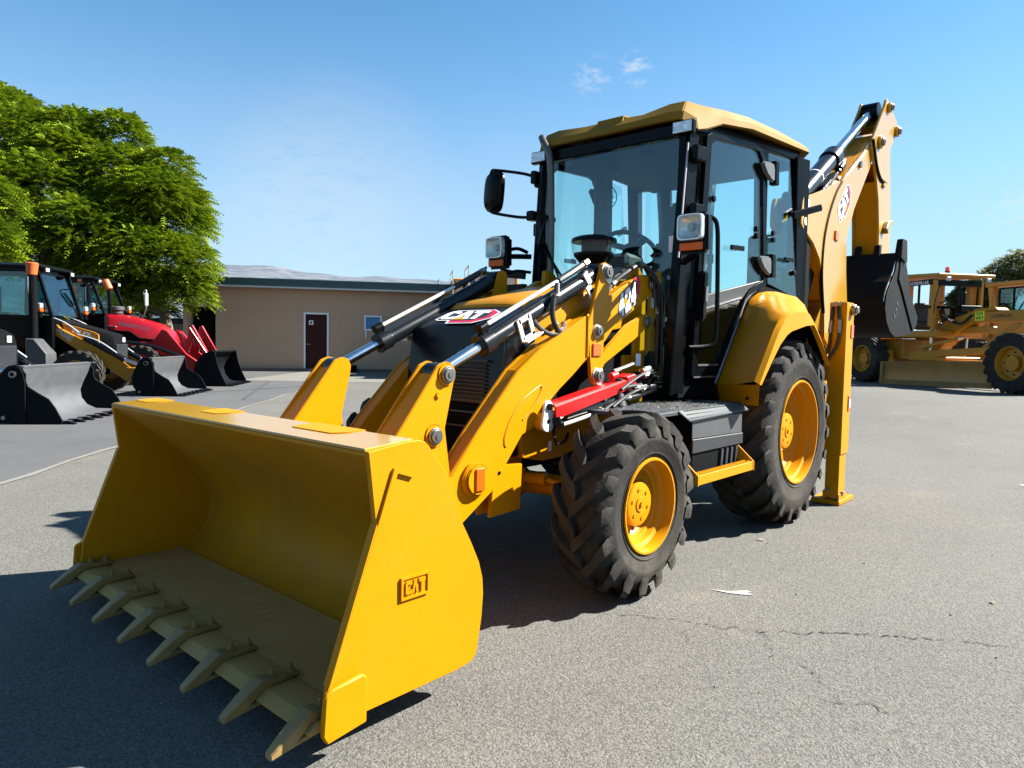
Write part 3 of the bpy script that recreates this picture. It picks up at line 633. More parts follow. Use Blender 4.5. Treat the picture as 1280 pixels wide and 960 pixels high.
# ---- front bucket
def make_bucket():
    bk = empty('front_bucket', (0, 0, 0), 0, BH)
    Wd = 1.1135
    side = [(4.005, .966), (3.96, .972), (3.837, .986), (3.79, .986), (3.765, .978), (3.748, .962), (3.651, .841), (3.578, .658), (3.530, .575), (3.489, .495), (3.469, .430), (3.464, .37), (3.471, .28), (3.492, .165), (3.502, .138), (3.526, .121), (3.60, .114), (4.17, .114), (4.153, .25), (3.975, .73)]
    for s in (1, -1):
        mb = MB(); mb.prism(side, s*(Wd-.022), s*Wd); mb.build('side_plate', YELB, bk, bev=.0025)
        mb = MB(); mb.prism([(3.905, .901), (3.89, .902), (3.825, .872), (3.83, .862), (4.028, .262), (4.150, .262)], s*(Wd+.001), s*(Wd+.011)) if False else mb.prism([(3.905, .901), (3.825, .870), (3.823, .862), (3.893, .886), (4.128, .262), (4.150, .262)], s*(Wd+.0005), s*(Wd+.011))
        mb.prism([(3.978, .73), (3.975, .72), (3.907, .903), (3.893, .886), (4.128, .262), (4.156, .25)], s*(Wd-.0215), s*(Wd+.0105))
        mb.build('side_cutter', YELB, bk)
        mb = MB(); mb.prism([(4.183, .226), (4.178, .240), (4.153, .252), (4.045, .262), (4.026, .250), (4.028, .100), (4.174, .083), (4.191, .112)], s*(Wd+.0115), s*(Wd+.032))
        mb.build('wear_plate', YELB, bk, bev=.005)
    # curved shell
    inner = [(4.003, .950), (3.809, .790), (3.70, .695), (3.607, .612), (3.545, .530), (3.500, .455), (3.482, .385), (3.490, .30), (3.515, .235), (3.565, .180), (3.64, .138), (3.72, .128), (4.06, .128)]
    outer = [(4.06, .108), (3.70, .106), (3.60, .112), (3.53, .135), (3.485, .19), (3.468, .27), (3.462, .37), (3.478, .45), (3.52, .54), (3.58, .64), (3.67, .83), (3.76, .945), (3.80, .963), (4.003, .963)]
    mb = MB(); mb.prism(inner+outer, -(Wd-.0225), Wd-.0225)
    # the long section polygon is not convex: triangulated faces are made by bmesh
    o = mb.build('bucket_shell', SCUF, bk, smooth=35)
    me = o.data; bm = bmesh.new(); bm.from_mesh(me); bmesh.ops.triangulate(bm, faces=[f for f in bm.faces if len(f.verts) > 4]); bm.to_mesh(me); bm.free()
    # top plate lip and raised pads
    mb = MB(); mb.prism([(4.004, .9635), (4.004, .974), (3.80, .990), (3.80, .9635)], -(Wd-.023), Wd-.023); mb.build('top_lip', YELT, bk, bev=.003)
    for a, b in ((-1.06, -.86), (-.30, -.10), (.48, .80)):
        mb = MB(); rows = []
        pts = [(3.785, a), (3.89, a-.01), (3.905, a+.01), (3.905, b-.05), (3.86, b), (3.785, b+.01)]
        mb.add([(x, y, .986-(x-3.78)*.06) for x, y in pts]+[(x+.0, y, 0.9935-(x-3.78)*.066) for x, y in pts], [tuple(range(6))[::-1], tuple(range(6, 12))]+[(i, (i+1) % 6, (i+1) % 6+6, i+6) for i in range(6)])
        mb.build('top_pad', YELB, bk, bev=.006, seg=2)
    mb = MB(); mb.prism([(4.05, .1285), (4.05, .104), (4.06, .098), (4.205, .100), (4.208, .108), (4.17, .1335), (4.06, .1335)], -(Wd-.024), Wd-.024); mb.build('cutting_edge', FLOORM, bk, bev=.002)
    mb = MB(); mb.prism([(4.052, .1285), (4.052, .1320), (3.72, .1320), (3.67, .140), (3.67, .136), (3.71, .1285)], -(Wd-.024), Wd-.024); mb.build('floor_plate', FLOORM, bk)
    for s in (1, -1):
        mb = MB(); mb.tube([(x, s*(Wd-.024), z) for x, z in inner[:-1]], .006, 6, sub=2); mb.build('weld_bead', YELB, bk)
    # eight bolt-on teeth
    def tooth(y):
        mb = MB()
        # strap on top of the edge, wedge tip, strap below
        def w(x, hw, zt, zb):
            hw *= .74
            return [(x, y-hw, zb), (x, y+hw, zb), (x, y+hw, zt), (x, y-hw, zt)]
        mb.loft([w(4.035, .024, .148, .136), w(4.045, .036, .150, .136), w(4.15, .040, .160, .136), w(4.185, .040, .168, .128), w(4.25, .035, .128, .074), w(4.318, .024, .078, .058)], closed=True)
        n = 4; mb.f.append((0, 1, 2, 3)); mb.f.append((23, 22, 21, 20)); mb.mi += [0, 0]
        mb.loft([w(4.10, .028, .100, .088), w(4.18, .030, .098, .080), w(4.25, .028, .086, .070)], closed=True)
        b = len(mb.v)-12; mb.f.append((b, b+1, b+2, b+3)); mb.f.append((b+11, b+10, b+9, b+8)); mb.mi += [0, 0]
        t = mb.build('tooth', STEELY, bk, bev=.004)
        for bx in (4.065, 4.135):
            mb = MB(); zt = .150+(.007 if bx > 4.1 else .002)
            mb.cyl((bx, y, zt-.004), (bx, y, zt+.006), .019, 12).cyl((bx, y, zt+.006), (bx, y, zt+.018), .0135, 6).cyl((bx, y, zt+.018), (bx, y, zt+.030), .008, 8)
            mb.build('tooth_bolt', STEELY, bk)
    for k in range(8): tooth(-1.045+2.09*k/7)
    # raised maker's badge on the left side plate
    O = Vector((3.872, Wd+.0005, .447)); U = Vector((-1, 0, 0)); V = Vector((0, 0, 1)); w, h = .125, .078
    mb = MB(); t = .008
    for a, b, c, d in ((0, w, 0, t), (0, w, h-t, h), (0, t, t, h-t), (w-t, w, t, h-t)): mb.prismM([(a, c), (b, c), (b, d), (a, d)], 0, .009, O, U, V)
    mb.prismM([(t, t), (w-t, t), (w-t, h-t), (t, h-t)], 0, .003, O, U, V)
    for L_, x in ((LC, .018), (LA, .046), (LT, .078)):
        mb.prismM([(x+p[0]*.028, .017+p[1]*.044) for p in L_], .003, .010, O, U, V)
    mb.build('raised_badge', YELB, bk)
    # lever plates behind the bucket (a channel: two plates and a front web), left and right
    for s in (1, -1):
        pl = [(3.092, 1.232), (3.052, 1.222), (3.034, 1.185), (3.04, 1.14), (3.095, .915), (3.06, .70), (3.075, .62), (3.45, .60), (3.56, .70), (3.60, .86), (3.40, .89), (3.145, 1.212)]
        for yo, yi in ((.493, .471), (.365, .343)):
            mb = MB(); mb.prism(pl, s*yi, s*yo); mb.build('lever_plate', YEL, bk, bev=.004, seg=2)
        mb = MB(); mb.prism([(3.135, 1.165), (3.150, 1.173), (3.40, .885), (3.55, .86), (3.55, .84), (3.38, .865)], s*.3655, s*.4705); mb.build('lever_web', YEL, bk)
        for (x, z) in ((3.092, 1.170), (3.168, .884)):
            collar(bk, x, s*.4935, z, .056, s, .006)
            pin(bk, x, s*.4995, z, .041, s)
        mb = MB(); mb.cyl((3.145, s*.494, 1.075), (3.145, s*.503, 1.075), .014, 12); mb.build('plug', YEL, bk)
    return bk
make_bucket()

# ---- loader arms
def make_arms():
    A = empty('loader_arms', (0, 0, 0), 0, BH)
    prof = [(3.40, .30), (3.46, .42), (3.42, .55), (3.06, .68), (2.887, .881), (2.579, 1.185), (2.376, 1.313), (2.086, 1.445), (1.985, 1.492), (1.965, 1.245), (2.104, 1.147), (2.22, 1.075), (2.315, 1.005), (2.416, .881), (2.47, .862), (2.542, .838), (2.667, .692), (2.537, .683), (2.549, .440), (2.785, .430), (2.77, .566), (2.968, .444), (3.15, .33)]
    rear = [(1.985, 1.492), (1.75, 1.575), (1.685, 1.622), (1.333, 1.787), (1.20, 1.80), (1.15, 1.76), (1.155, 1.70), (1.20, 1.655), (1.313, 1.591), (1.584, 1.462), (1.727, 1.334), (1.82, 1.22), (1.965, 1.245)]
    for s in (1, -1):
        arm = empty('loader_arm', (0, 0, 0), 0, BH); arm.parent = BH
        for a, b in ((.478, .50), (.392, .414)):
            mb = MB(); mb.prism(prof, s*a, s*b); mb.build('arm_plate', YEL, arm, bev=.004, seg=2)
        # closing strips on top and bottom of the box arm
        mb = MB()
        top = [(3.06, .68), (2.887, .881), (2.579, 1.185), (2.376, 1.313), (2.086, 1.445), (1.985, 1.492)]
        bot = [(2.104, 1.147), (2.315, 1.005), (2.416, .881), (2.542, .838), (2.667, .692)]
        for line, sg in ((top, -1), (bot, 1)):
            for (x0, z0), (x1, z1) in zip(line[:-1], line[1:]):
                d = Vector((x1-x0, 0, z1-z0)).normalized(); nn = Vector((d.z, 0, -d.x)) * (1 if sg > 0 else 1)
                nn = nn if (nn.z*sg > 0) else -nn
                q = [(x0, z0), (x1, z1), (x1+nn.x*.016, z1+nn.z*.016), (x0+nn.x*.016, z0+nn.z*.016)]
                q = [(p[0]+nn.x*.006, p[1]+nn.z*.006) for p in q]
                mb.prism(q, s*.4145, s*.4775)
        mb.build('arm_cover', YEL, arm)
        # bent transition and rear section of the arm, set inboard
        mb = MB(); mb.add([(1.985, s*.50, 1.492), (1.90, s*.452, 1.525), (1.895, s*.452, 1.235), (1.985, s*.50, 1.255)], [(0, 1, 2, 3)]); mb.build('arm_bend', YEL, arm, solid=-.012*s)
        mb = MB(); mb.prism(rear, s*.39, s*.448); mb.build('arm_rear', YEL, arm, bev=.004)
        # rub block, groove welds, boss with orange reflector
        mb = MB(); mb.prism([(2.921, .835), (2.842, .905), (2.822, .884), (2.898, .812)], s*.40, s*.492); mb.build('stop_block', YEL, arm, bev=.004)
        mb = MB(); P1 = [(2.672, .785), (2.685, .80), (2.68, .852), (2.63, .94), (2.556, 1.016), (2.48, 1.06), (2.403, 1.096)]
        mb.tube([(x, s*.500, z) for x, z in P1], .006, 6)
        mb.tube([(x, s*.500, z) for x, z in [(2.403, 1.096), (2.390, 1.085), (2.405, 1.05), (2.47, .975), (2.544, .918)]], .006, 6)
        mb.build('weld_bead', YEL, arm)
        collar(arm, 2.902, s*.5005, .648, .092, s, .022)
        collar(arm, 2.902, s*.5235, .648, .078, s, .012)
        mb = MB(); mb.prismM([(-.030, -.056), (.030, -.056), (.030, .056), (-.030, .056)], 0, .010, (2.900, s*.5360, .650), Vector((-.95*s, 0, .3*s)).normalized() if False else Vector((-s*.97, 0, -.0)).normalized(), (0, 0, 1))
        mb.build('reflector', ORG, arm, bev=.003)
        mb = MB(); mb.cyl((2.72, s*.5002, .655), (2.72, s*.503, .655), .010, 10); mb.build('bolt_hole', BLK, arm)
        # lift cylinder pin plate
        mb = MB(); pts = [(2.397+.052*cos(t), .890+.045*sin(t)) for t in [pi+pi*k/8 for k in range(9)]] + [(2.397+.036*cos(t), .985+.034*sin(t)) for t in [pi*k/8 for k in range(9)]]
        mb.prism(pts, s*.545, s*.560); mb.build('pin_plate', mat('pale_pin_plate', (.55, .55, .52), .45, .2) if s > 0 else bpy.data.materials['pale_pin_plate'], arm, bev=.003)
        mb = MB(); mb.cyl((2.397, s*.5602, .984), (2.397, s*.572, .984), .020, 6).cyl((2.397, s*.5602, .905), (2.397, s*.563, .905), .012, 12); mb.build('plate_bolt', BLK, arm)
        mb = MB(); mb.cyl((2.397, s*.50, .90), (2.397, s*.545, .90), .05, 20); mb.build('pin_boss', YEL, arm)
    # cross tube between the arms, boxed
    mb = MB(); mb.prism([(2.775, .56), (2.775, .45), (2.56, .46), (2.56, .66), (2.68, .66)], -.3915, .3915); mb.build('cross_tube', YEL, BH, bev=.006)
    bpy.data.objects.remove(A)
    # tilt levers (plate pair), links and pins
    lev = [(1.838, 1.805), (1.80, 1.822), (1.765, 1.808), (1.752, 1.77), (1.757, 1.627), (1.801, 1.353), (1.805, 1.182), (1.825, 1.095), (1.86, 1.070), (1.90, 1.085), (1.925, 1.13), (1.974, 1.429), (1.915, 1.578)]
    for s in (1, -1):
        tl = empty('tilt_lever', (0, 0, 0), 0, BH)
        for a, b in ((.475, .50), (.34, .362)):
            mb = MB(); mb.prism(lev, s*a, s*b); mb.build('lever_plate', YEL, tl, bev=.004, seg=2)
        for x, z, r in ((1.794, 1.763, .044), (1.877, 1.407, .034), (1.862, 1.137, .042)):
            mb = MB(); mb.prism([(x+.055, z+.02), (x+.03, z+.05), (x-.05, z+.04), (x-.058, z-.05), (x-.03, z-.075), (x+.04, z-.03)], s*.5003, s*.506) if r > .04 else mb.cyl((x, s*.5003, z), (x, s*.507, z), .042, 20)
            mb.build('pin_keeper', mat('silver_keeper', (.5, .48, .42), .4, .5) if 'silver_keeper' not in bpy.data.materials else bpy.data.materials['silver_keeper'], tl, bev=.002)
            pin(tl, x, s*.506, z, r, s)
        mb = MB(); mb.box(1.837, 1.923, min(s*.5003, s*.510), max(s*.5003, s*.510), 1.255, 1.332); mb.build('reflector', ORG, tl, bev=.004)
        mb = MB(); mb.prism([(1.275+.045, 1.53), (1.25, 1.53), (1.225, 1.49), (1.24, 1.445), (1.28, 1.43), (1.374, 1.375), (1.74, 1.205), (1.84, 1.09), (1.89, 1.12), (1.88, 1.19), (1.735, 1.313), (1.526, 1.455)], s*.455, s*.472)
        mb.prism([(1.40, 1.475), (1.42, 1.50), (1.70, 1.345), (1.72, 1.30)], s*.4725, s*.490) if False else None
        lk = mb.build('lower_link', YEL, BH, bev=.012, seg=2)
        pin(lk, 1.272, s*.4725, 1.482, .040, s)
make_arms()
# 424 number on the left arm's rear section
mb = MB()
tO = Vector((1.560, .4485, 1.492)); tU = Vector((-.88, 0, .475)).normalized(); tV = Vector((.12, 0, 1)).normalized()
D4 = [(.45, 0), (.80, 0), (.80, .22), (1, .22), (1, .45), (.80, .45), (.80, 1), (.46, 1), (0, .46), (0, .22), (.45, .22)]
D2 = [(0, 0), (1, 0), (1, .25), (.52, .25), (1, .60), (1, .85), (.82, 1), (.18, 1), (0, .84), (0, .64), (.34, .64), (.34, .76), (.66, .76), (.66, .66), (0, .24)]
for k, D in enumerate((D4, D2, D4)):
    w_, h_, x_ = .070, .145, .080*k
    mb.m(1).prismM([(x_+w_*(.5+(p[0]-.5)*1.34), h_*(.5+(p[1]-.5)*1.18)-.004) for p in D], .0004, .0010, tO, tU, tV)
    mb.m(0).prismM([(x_+w_*p[0], h_*p[1]) for p in D], .0012, .0020, tO, tU, tV)
    if D is D4: mb.m(1).prismM([(x_+w_*p[0], h_*p[1]) for p in ((.46, .46), (.46, .72), (.24, .46))], .0022, .0028, tO, tU, tV)
mb.build('model_number', [WHT, DBLK], BH, smooth=0)
mb = MB(); mb.m(0).prismM([(.185, .01), (.215, .0), (.265, .05), (.285, .115), (.262, .165), (.215, .175), (.190, .165), (.225, .155), (.248, .115), (.235, .060)], .0006, .0011, tO, tU, tV)
mb.m(1).prismM([(.16, .0), (.185, .01), (.235, .060), (.248, .115), (.225, .155), (.19, .165), (.16, .15)], .0006, .0010, tO, tU, tV)
mb.build('number_flash', [DRED, DBLK], BH, smooth=0)

# ---- tilt cylinders with pipes, hoses and brackets
def make_tilt(s):
    c = empty('tilt_cylinder', (0, 0, 0), 0, BH)
    y = s*.418; a = Vector((3.092, y, 1.170)); b = Vector((1.794, y, 1.763)); d = (b-a).normalized()
    u, w, _ = _frame(d); up = Vector((0, 1, 0)).cross(d); up = up if up.z > 0 else -up
    mb = MB(); mb.cyl(a, a+d*.42, .030, 24); mb.build('cylinder_rod', CHR, c)
    mb = MB(); mb.cyl((a.x, y-.045, a.z), (a.x, y+.045, a.z), .055, 24).cyl((b.x, y-.04, b.z), (b.x, y+.04, b.z), .055, 24); mb.build('cylinder_eye', CYLB, c)
    mb = MB(); mb.cyl(a+d*.335, a+d*1.36, .050, 28).cyl(a+d*.325, a+d*.41, .060, 28).cyl(a+d*1.29, a+d*1.37, .055, 28)
    mb.build('cylinder_barrel', CYLB, c, bev=.004)
    o2 = up*.085 + Vector((0, s*.01, 0))
    mb = MB(); mb.tube([a+d*.38+o2, a+d*1.05+o2], .0125, 10, smooth=False); mb.build('steel_pipe', PIPE, c)
    mb = MB(); mb.cyl(a+d*.345+o2*.98, a+d*.40+o2*.98, .028, 14).cyl(a+d*.36+o2*.3, a+d*.36+o2, .020, 12); mb.build('pipe_elbow', BLK, c)
    mb = MB(); mb.tube([a+d*1.05+o2, a+d*1.15+o2, a+d*1.30+o2*1.05], .021, 12, smooth=False); mb.build('hose_sleeve', RUBH, c)
    mb = MB(); mb.cyl(a+d*1.24+o2*1.02, a+d*1.30+o2*1.05, .020, 12).cyl(a+d*1.32+o2*1.05, a+d*1.36+o2*1.05, .023, 6); mb.build('hose_fitting', ZINC, c)
    # saddle bracket
    p = a+d*.60; ys = y+s*.052
    mb = MB(); q = Vector((0, s, 0))
    def loc(i, j): return p + d*i + up*j + q*.055
    for (i0, j0), (i1, j1) in (((-.005, -.085), (-.005, .03)), ((.085, -.085), (.085, .03)), ((-.005, -.085), (.10, -.085)), ((-.005, .02), (.085, .02))):
        mb.obox(loc(i0, j0), loc(i1, j1), .028, .009, up=(0, 1, 0))
    mb.obox(loc(-.02, -.09)+q*.02, loc(.12, -.09)+q*.02, .045, .008, up=tuple(up))
    mb.build('clamp_bracket', mat('zinc_bracket', (.62, .60, .55), .45, .4) if 'zinc_bracket' not in bpy.data.materials else bpy.data.materials['zinc_bracket'], c)
    mb = MB(); p = a+d*1.255+q*.05
    mb.obox(p+up*-.02, p+up*-.075+d*.02, .05, .012, up=(0, 1, 0)); mb.obox(p+up*-.075, p+up*-.085+d*.07, .05, .012, up=(0, 1, 0)); mb.obox(p+up*.06, p+up*-.02+d*.03, .04, .012, up=(0, 1, 0)); mb.build('clamp_bracket', bpy.data.materials['zinc_bracket'], c)
    mb = MB()
    mb.tube([a+d*1.0+o2+q*.03, a+d*.93+o2*.5+q*.07, (2.285, s*.49, 1.58), (2.30, s*.495, 1.48), (2.25, s*.49, 1.405), (2.17, s*.46, 1.395), (2.05, s*.40, 1.44)], .015, 9)
    mb.tube([(2.42, s*.46, 1.45), (2.385, s*.48, 1.405), (2.30, s*.485, 1.378), (2.18, s*.47, 1.392), (2.06, s*.39, 1.45)], .013, 9)
    mb.build('hydraulic_hose', RUBH, c)
    mb = MB(); mb.cyl((2.20, s*.468, 1.392), (2.14, s*.445, 1.405), .02, 10).cyl((2.19, s*.40, 1.42), (2.13, s*.385, 1.44), .02, 10); mb.build('hose_fitting', ZINC, c)
make_tilt(1); make_tilt(-1)

# ---- lift cylinders, red safety strut on the left
for s in (1, -1):
    c = empty('lift_cylinder', (0, 0, 0), 0, BH)
    a = Vector((2.397, s*.525, .905)); b = Vector((1.25, s*.525, 1.055)); d = (b-a).normalized()
    mb = MB(); mb.cyl(a, a+d*.35, .026, 20); mb.build('cylinder_rod', CHR, c)
    mb = MB(); mb.cyl(a+d*.16, b, .044, 24); mb.cyl((a.x, s*.50, a.z), (a.x, s*.545, a.z), .045, 20); mb.build('cylinder_barrel', CYLB, c, bev=.003)
    mb = MB(); mb.tube([(2.33, s*.575, .888), (2.25, s*.575, .885), (1.83, s*.572, .950), (1.60, s*.56, 1.01)], .0115, 10); mb.build('steel_pipe', PIPE, c)
    mb = MB(); mb.cyl((2.345, s*.565, .925), (2.335, s*.575, .885), .026, 12).cyl((2.355, s*.575, .888), (2.30, s*.575, .886), .020, 12); mb.build('pipe_elbow', BLK, c)
    if s > 0:
        mb = MB()
        sec = [(-.045, .040), (.040, .040), (.052, .028), (.052, -.045), (.040, -.045), (.040, .026), (-.045, .026)]
        f = Vector((2.365, .535, .958)); g = Vector((1.665, .535, 1.085)); d = (g-f).normalized()
        up = Vector((0, 1, 0)).cross(d); up = up if up.z > 0 else -up
        mb.loft([[p+Vector((0, i*1.0, 0))+up*(j*k) for i, j in sec] for p, k in ((f, .92), (g, .78))], closed=True)
        mb.f += [tuple(range(7)), tuple(range(13, 6, -1))]; mb.mi += [0, 0]
        mb.build('safety_strut', RED, c, smooth=20)
        mb = MB(); e = g
        mb.loft([[p+Vector((0, i, 0))+up*j for i, j in ((-.05, .045), (.056, .045), (.056, -.045), (-.05, -.045))] for p in (e, e+d*.10)], closed=True)
        mb.f += [(0, 1, 2, 3), (7, 6, 5, 4)]; mb.mi += [0, 0]
        mb.cyl(e+Vector((.11, .0, .045)), e+Vector((.11, .0, .045))+d*.07, .024, 12)
        mb.prism([((e+d*.02).x, e.z-.05), ((e+d*.10).x, e.z-.03), ((e+d*.11).x, e.z-.075), ((e+d*.06).x, e.z-.06), ((e+d*.02).x, e.z-.085)], .540, .555)
        mb.build('strut_hook', RED, c, bev=.005)
# hydraulic valve cluster, hoses and cone beside the cab base
mb = MB(); mb.cyl((1.72, .56, .955), (1.72, .56, 1.03), .055, 16, .032).cyl((1.72, .56, 1.03), (1.72, .56, 1.12), .022, 12); mb.build('jack_cone', DGREY, BH)
vc = empty('hose_cluster', (-.03, 0, -.055), 0, BH)
mb = MB()
for k, (p0, p1) in enumerate([((1.80, .57, 1.10), (1.55, .60, 1.13)), ((1.78, .55, 1.14), (1.52, .56, 1.18)), ((1.75, .60, 1.06), (1.50, .61, 1.12)), ((1.66, .60, 1.16), (1.42, .59, 1.22)), ((1.62, .53, 1.09), (1.44, .57, 1.17)), ((1.86, .58, 1.02), (1.58, .60, 1.07))]):
    a = Vector(p0); b = Vector(p1); mb.tube([a+Vector((.12, 0, -.05)), a, a.lerp(b, .5)+Vector((0, .01, .012)), b, b+Vector((-.1, -.06, -.02))], .011, 8)
mb.build('hydraulic_hose', RUBH, vc)
mb = MB()
for p0, d0 in [((1.63, .59, 1.115), (-.07, .01, .012)), ((1.66, .555, 1.155), (-.06, 0, .018)), ((1.58, .605, 1.10), (-.07, 0, .02)), ((1.53, .60, 1.185), (-.06, 0, .02)), ((1.50, .57, 1.215), (-.09, 0, .02)), ((1.72, .595, 1.055), (-.05, 0, .01)), ((1.47, .565, 1.16), (-.05, .0, .04)), ((1.56, .55, 1.12), (-.03, .04, .01))]:
    a = Vector(p0); b = a+Vector(d0); mb.cyl(a, b, .017, 10).cyl(a.lerp(b, .3), a.lerp(b, .6), .022, 6)
mb.build('hose_fitting', ZINC, vc)
mb = MB(); mb.tube([(1.72, .50, 1.215), (1.60, .50, 1.238), (1.50, .50, 1.26)], .014, 9); mb.build('steel_pipe', ZINC, vc)
mb = MB(); mb.box(1.36, 1.50, .50, .60, 1.13, 1.21).cyl((1.40, .60, 1.17), (1.40, .635, 1.17), .02, 10).cyl((1.46, .60, 1.19), (1.46, .63, 1.19), .02, 10); mb.build('valve_block', BLK, vc, bev=.006)
mb = MB(); mb.tube([(1.72, .40, 1.66), (1.62, .41, 1.77), (1.45, .44, 1.875), (1.32, .43, 1.92), (1.24, .44, 1.87), (1.20, .46, 1.76), (1.19, .475, 1.64)], .017, 10)
mb.tube([(1.70, .37, 1.68), (1.58, .385, 1.80), (1.42, .41, 1.88), (1.29, .43, 1.91), (1.20, .46, 1.85), (1.155, .475, 1.70), (1.15, .475, 1.5), (1.16, .475, 1.25)], .017, 10)
mb.tube([(1.30, .47, 1.86), (1.20, .49, 1.80), (1.15, .50, 1.68), (1.14, .50, 1.45), (1.14, .50, 1.15)], .014, 10)
mb.build('hydraulic_hose', RUBH, vc)
mb = MB()
for p0, d0 in [((1.36, .43, 1.915), (-.06, 0, .0)), ((1.20, .45, 1.70), (0, 0, -.07)), ((1.14, .47, 1.66), (.01, 0, -.07)), ((1.63, .41, 1.76), (-.05, 0, .035))]:
    a = Vector(p0); mb.cyl(a, a+Vector(d0), .021, 10)
mb.build('hose_fitting', ZINC, vc)

# ---- chassis, hood, nose
def make_body():
    ch = empty('chassis', (0, 0, 0), 0, BH)
    mb = MB(); mb.box(-1.0, 1.2, -.40, .40, .55, 1.0); mb.build('rear_frame', BLKM, ch, bev=.01)
    for s in (1, -1):
        mb = MB(); mb.prism([(2.46, .82), (2.44, .69), (2.25, .655), (2.10, .66), (1.9, .70), (1.2, .70), (1.2, 1.05), (1.9, .98), (2.3, .93)], s*.36, s*.415); mb.build('frame_rail', YEL, ch, bev=.006)
        mb = MB(); mb.prism([(1.33, 1.86), (1.245, 1.86), (1.145, 1.74), (1.145, 1.0), (1.24, .98), (1.36, 1.10), (1.30, 1.25), (1.30, 1.5), (1.345, 1.70)], s*.345, s*.388); mb.build('loader_tower', YEL, ch, bev=.006)
        mb = MB(); mb.prism([(1.33, 1.845), (1.245, 1.845), (1.15, 1.76), (1.22, 1.70), (1.32, 1.76)], s*.33, s*.39); mb.build('tower_cap', YEL, ch, bev=.01)
        pin(ch, 1.185, s*.4535, 1.735, .042, s)
        mb = MB(); mb.box(1.20, 1.42, min(s*.30, s*.39), max(s*.30, s*.39), 1.02, 1.26); mb.build('side_cover', YEL, ch, bev=.01)
    mb = MB(); mb.box(2.30, 2.52, -.33, .33, .50, .80); mb.build('front_crossmember', YEL, ch, bev=.015)
    mb = MB(); mb.box(1.2, 2.35, -.355, .355, .62, .98); mb.build('sump_guard', BLKM, ch)
    # decals on the frame rail
    mb = MB(); mb.box(2.185, 2.215, .4155, .4165, .705, .765); mb.build('white_sticker', WHT, ch)
    mb = MB(); mb.box(1.30, 1.36, .4530, .4540, 1.19, 1.27); mb.build('white_sticker', WHT, ch)
    mb = MB(); mb.tube([(2.20, .44, .87), (2.23, .47, .80), (2.20, .47, .755), (2.12, .46, .76), (2.06, .44, .80)], .010, 8); mb.build('brake_hose', RUBH, ch)
    # front axle
    ax = empty('front_axle', (0, 0, 0), 0, BH)
    mb = MB()
    for s in (1, -1):
        mb.loft([[(2.181+r*cos(t), s*yy, .492+dz+r*.9*sin(t)) for t in [tau*k/14 for k in range(14)]] for yy, r, dz in ((.0, .15, 0), (.13, .13, 0), (.22, .075, .01), (.55, .065, .02), (.62, .10, .01), (.74, .11, 0))], closed=True)
    mb.build('axle_beam', YEL, ax)
    for s in (1, -1):
        mb = MB(); mb.cyl((2.30, s*.20, .55), (2.30, s*.48, .56), .036, 16).cyl((2.30, s*.48, .56), (2.29, s*.62, .54), .016, 12).cyl((2.33, s*.27, .595), (2.33, s*.20, .595), .03, 12); mb.build('steering_ram', YEL, ax, bev=.004)
    mb = MB(); mb.box(2.05, 2.31, -.20, .20, .60, .68).cyl((2.31, 0, .55), (2.42, 0, .55), .07, 16); mb.build('axle_pivot', YEL, ax, bev=.02)
    mb = MB(); mb.cyl((0, -.62, .6977), (0, .62, .6977), .13, 20).box(-.25, .25, -.28, .28, .5, .9); mb.build('rear_axle', BLKM, BH)
    # hood
    hd = empty('engine_hood', (0, 0, 0), 0, BH)
    rows = []
    for x, zt, hw, r in ((2.305, 1.545, .36, .05), (2.27, 1.575, .37, .05), (2.0, 1.635, .385, .05), (1.6, 1.715, .395, .05), (1.22, 1.775, .40, .05)):
        rows.append([(x, -hw, zt-.30), (x, -hw-.005, zt-.10), (x, -hw+.015, zt-.035), (x, -hw+.07, zt-.006), (x, -.15, zt+.008), (x, 0, zt+.012), (x, .15, zt+.008), (x, hw-.07, zt-.006), (x, hw-.015, zt-.035), (x, hw+.005, zt-.10), (x, hw, zt-.30)])
    mb = MB(); mb.loft(rows); mb.f.append(tuple(range(11))); mb.mi.append(0); mb.build('hood_panel', YEL, hd, smooth=40)
    for s in (1, -1):
        mb = MB(); mb.prism([(1.25, 1.46), (2.30, 1.26), (2.30, .98), (1.25, .98)], s*.355, s*.375); mb.build('side_panel', BLKM, hd, bev=.008)
    rows = []
    for x, z, hw, zb in ((2.315, 1.525, .365, 1.1), (2.40, 1.49, .372, 1.0), (2.535, 1.425, .378, .92), (2.555, 1.405, .380, .9), (2.585, 1.20, .385, .84), (2.60, .98, .385, .80)):
        rows.append([(x, -hw, z), (x, -hw*.5, z+.008), (x, 0, z+.01), (x, hw*.5, z+.008), (x, hw, z)])
    mb = MB(); mb.loft(rows); mb.build('nose_cover', NAVY, hd, solid=.02, smooth=25)
    for s in (1, -1):
        mb = MB(); mb.prism([(2.31, 1.53), (2.40, 1.488), (2.545, 1.42), (2.60, .97), (2.56, .70), (2.31, .70)], s*.36, s*.386); mb.build('nose_side', NAVY, hd, bev=.008)
    mb = MB(); mb.prism([(2.60, .98), (2.58, .69), (2.55, .69), (2.57, .98)], -.359, .359); mb.build('lower_grille', BLKM, hd)
    # louvre slats on the front, each its own piece
    for k in range(9):
        z = 1.205-.021*k; mb = MB(); mb.prism([(2.589-.0*(k), z), (2.603+.0016*k, z-.004), (2.603+.0016*k, z-.010), (2.588+.001*k, z-.010)], -.02, .28); mb.build('slat', DGREY, hd)
    mb = MB()
    for z, a, b in ((1.225, -.035, .295), (1.005, -.035, .295), (.94, -.1, .3), (.86, -.1, .3)): mb.box(2.592+(1.22-z)*.07, 2.608+(1.22-z)*.07, a, b, z-.005, z+.005)
    mb.build('grille_frame', DGREY, hd)
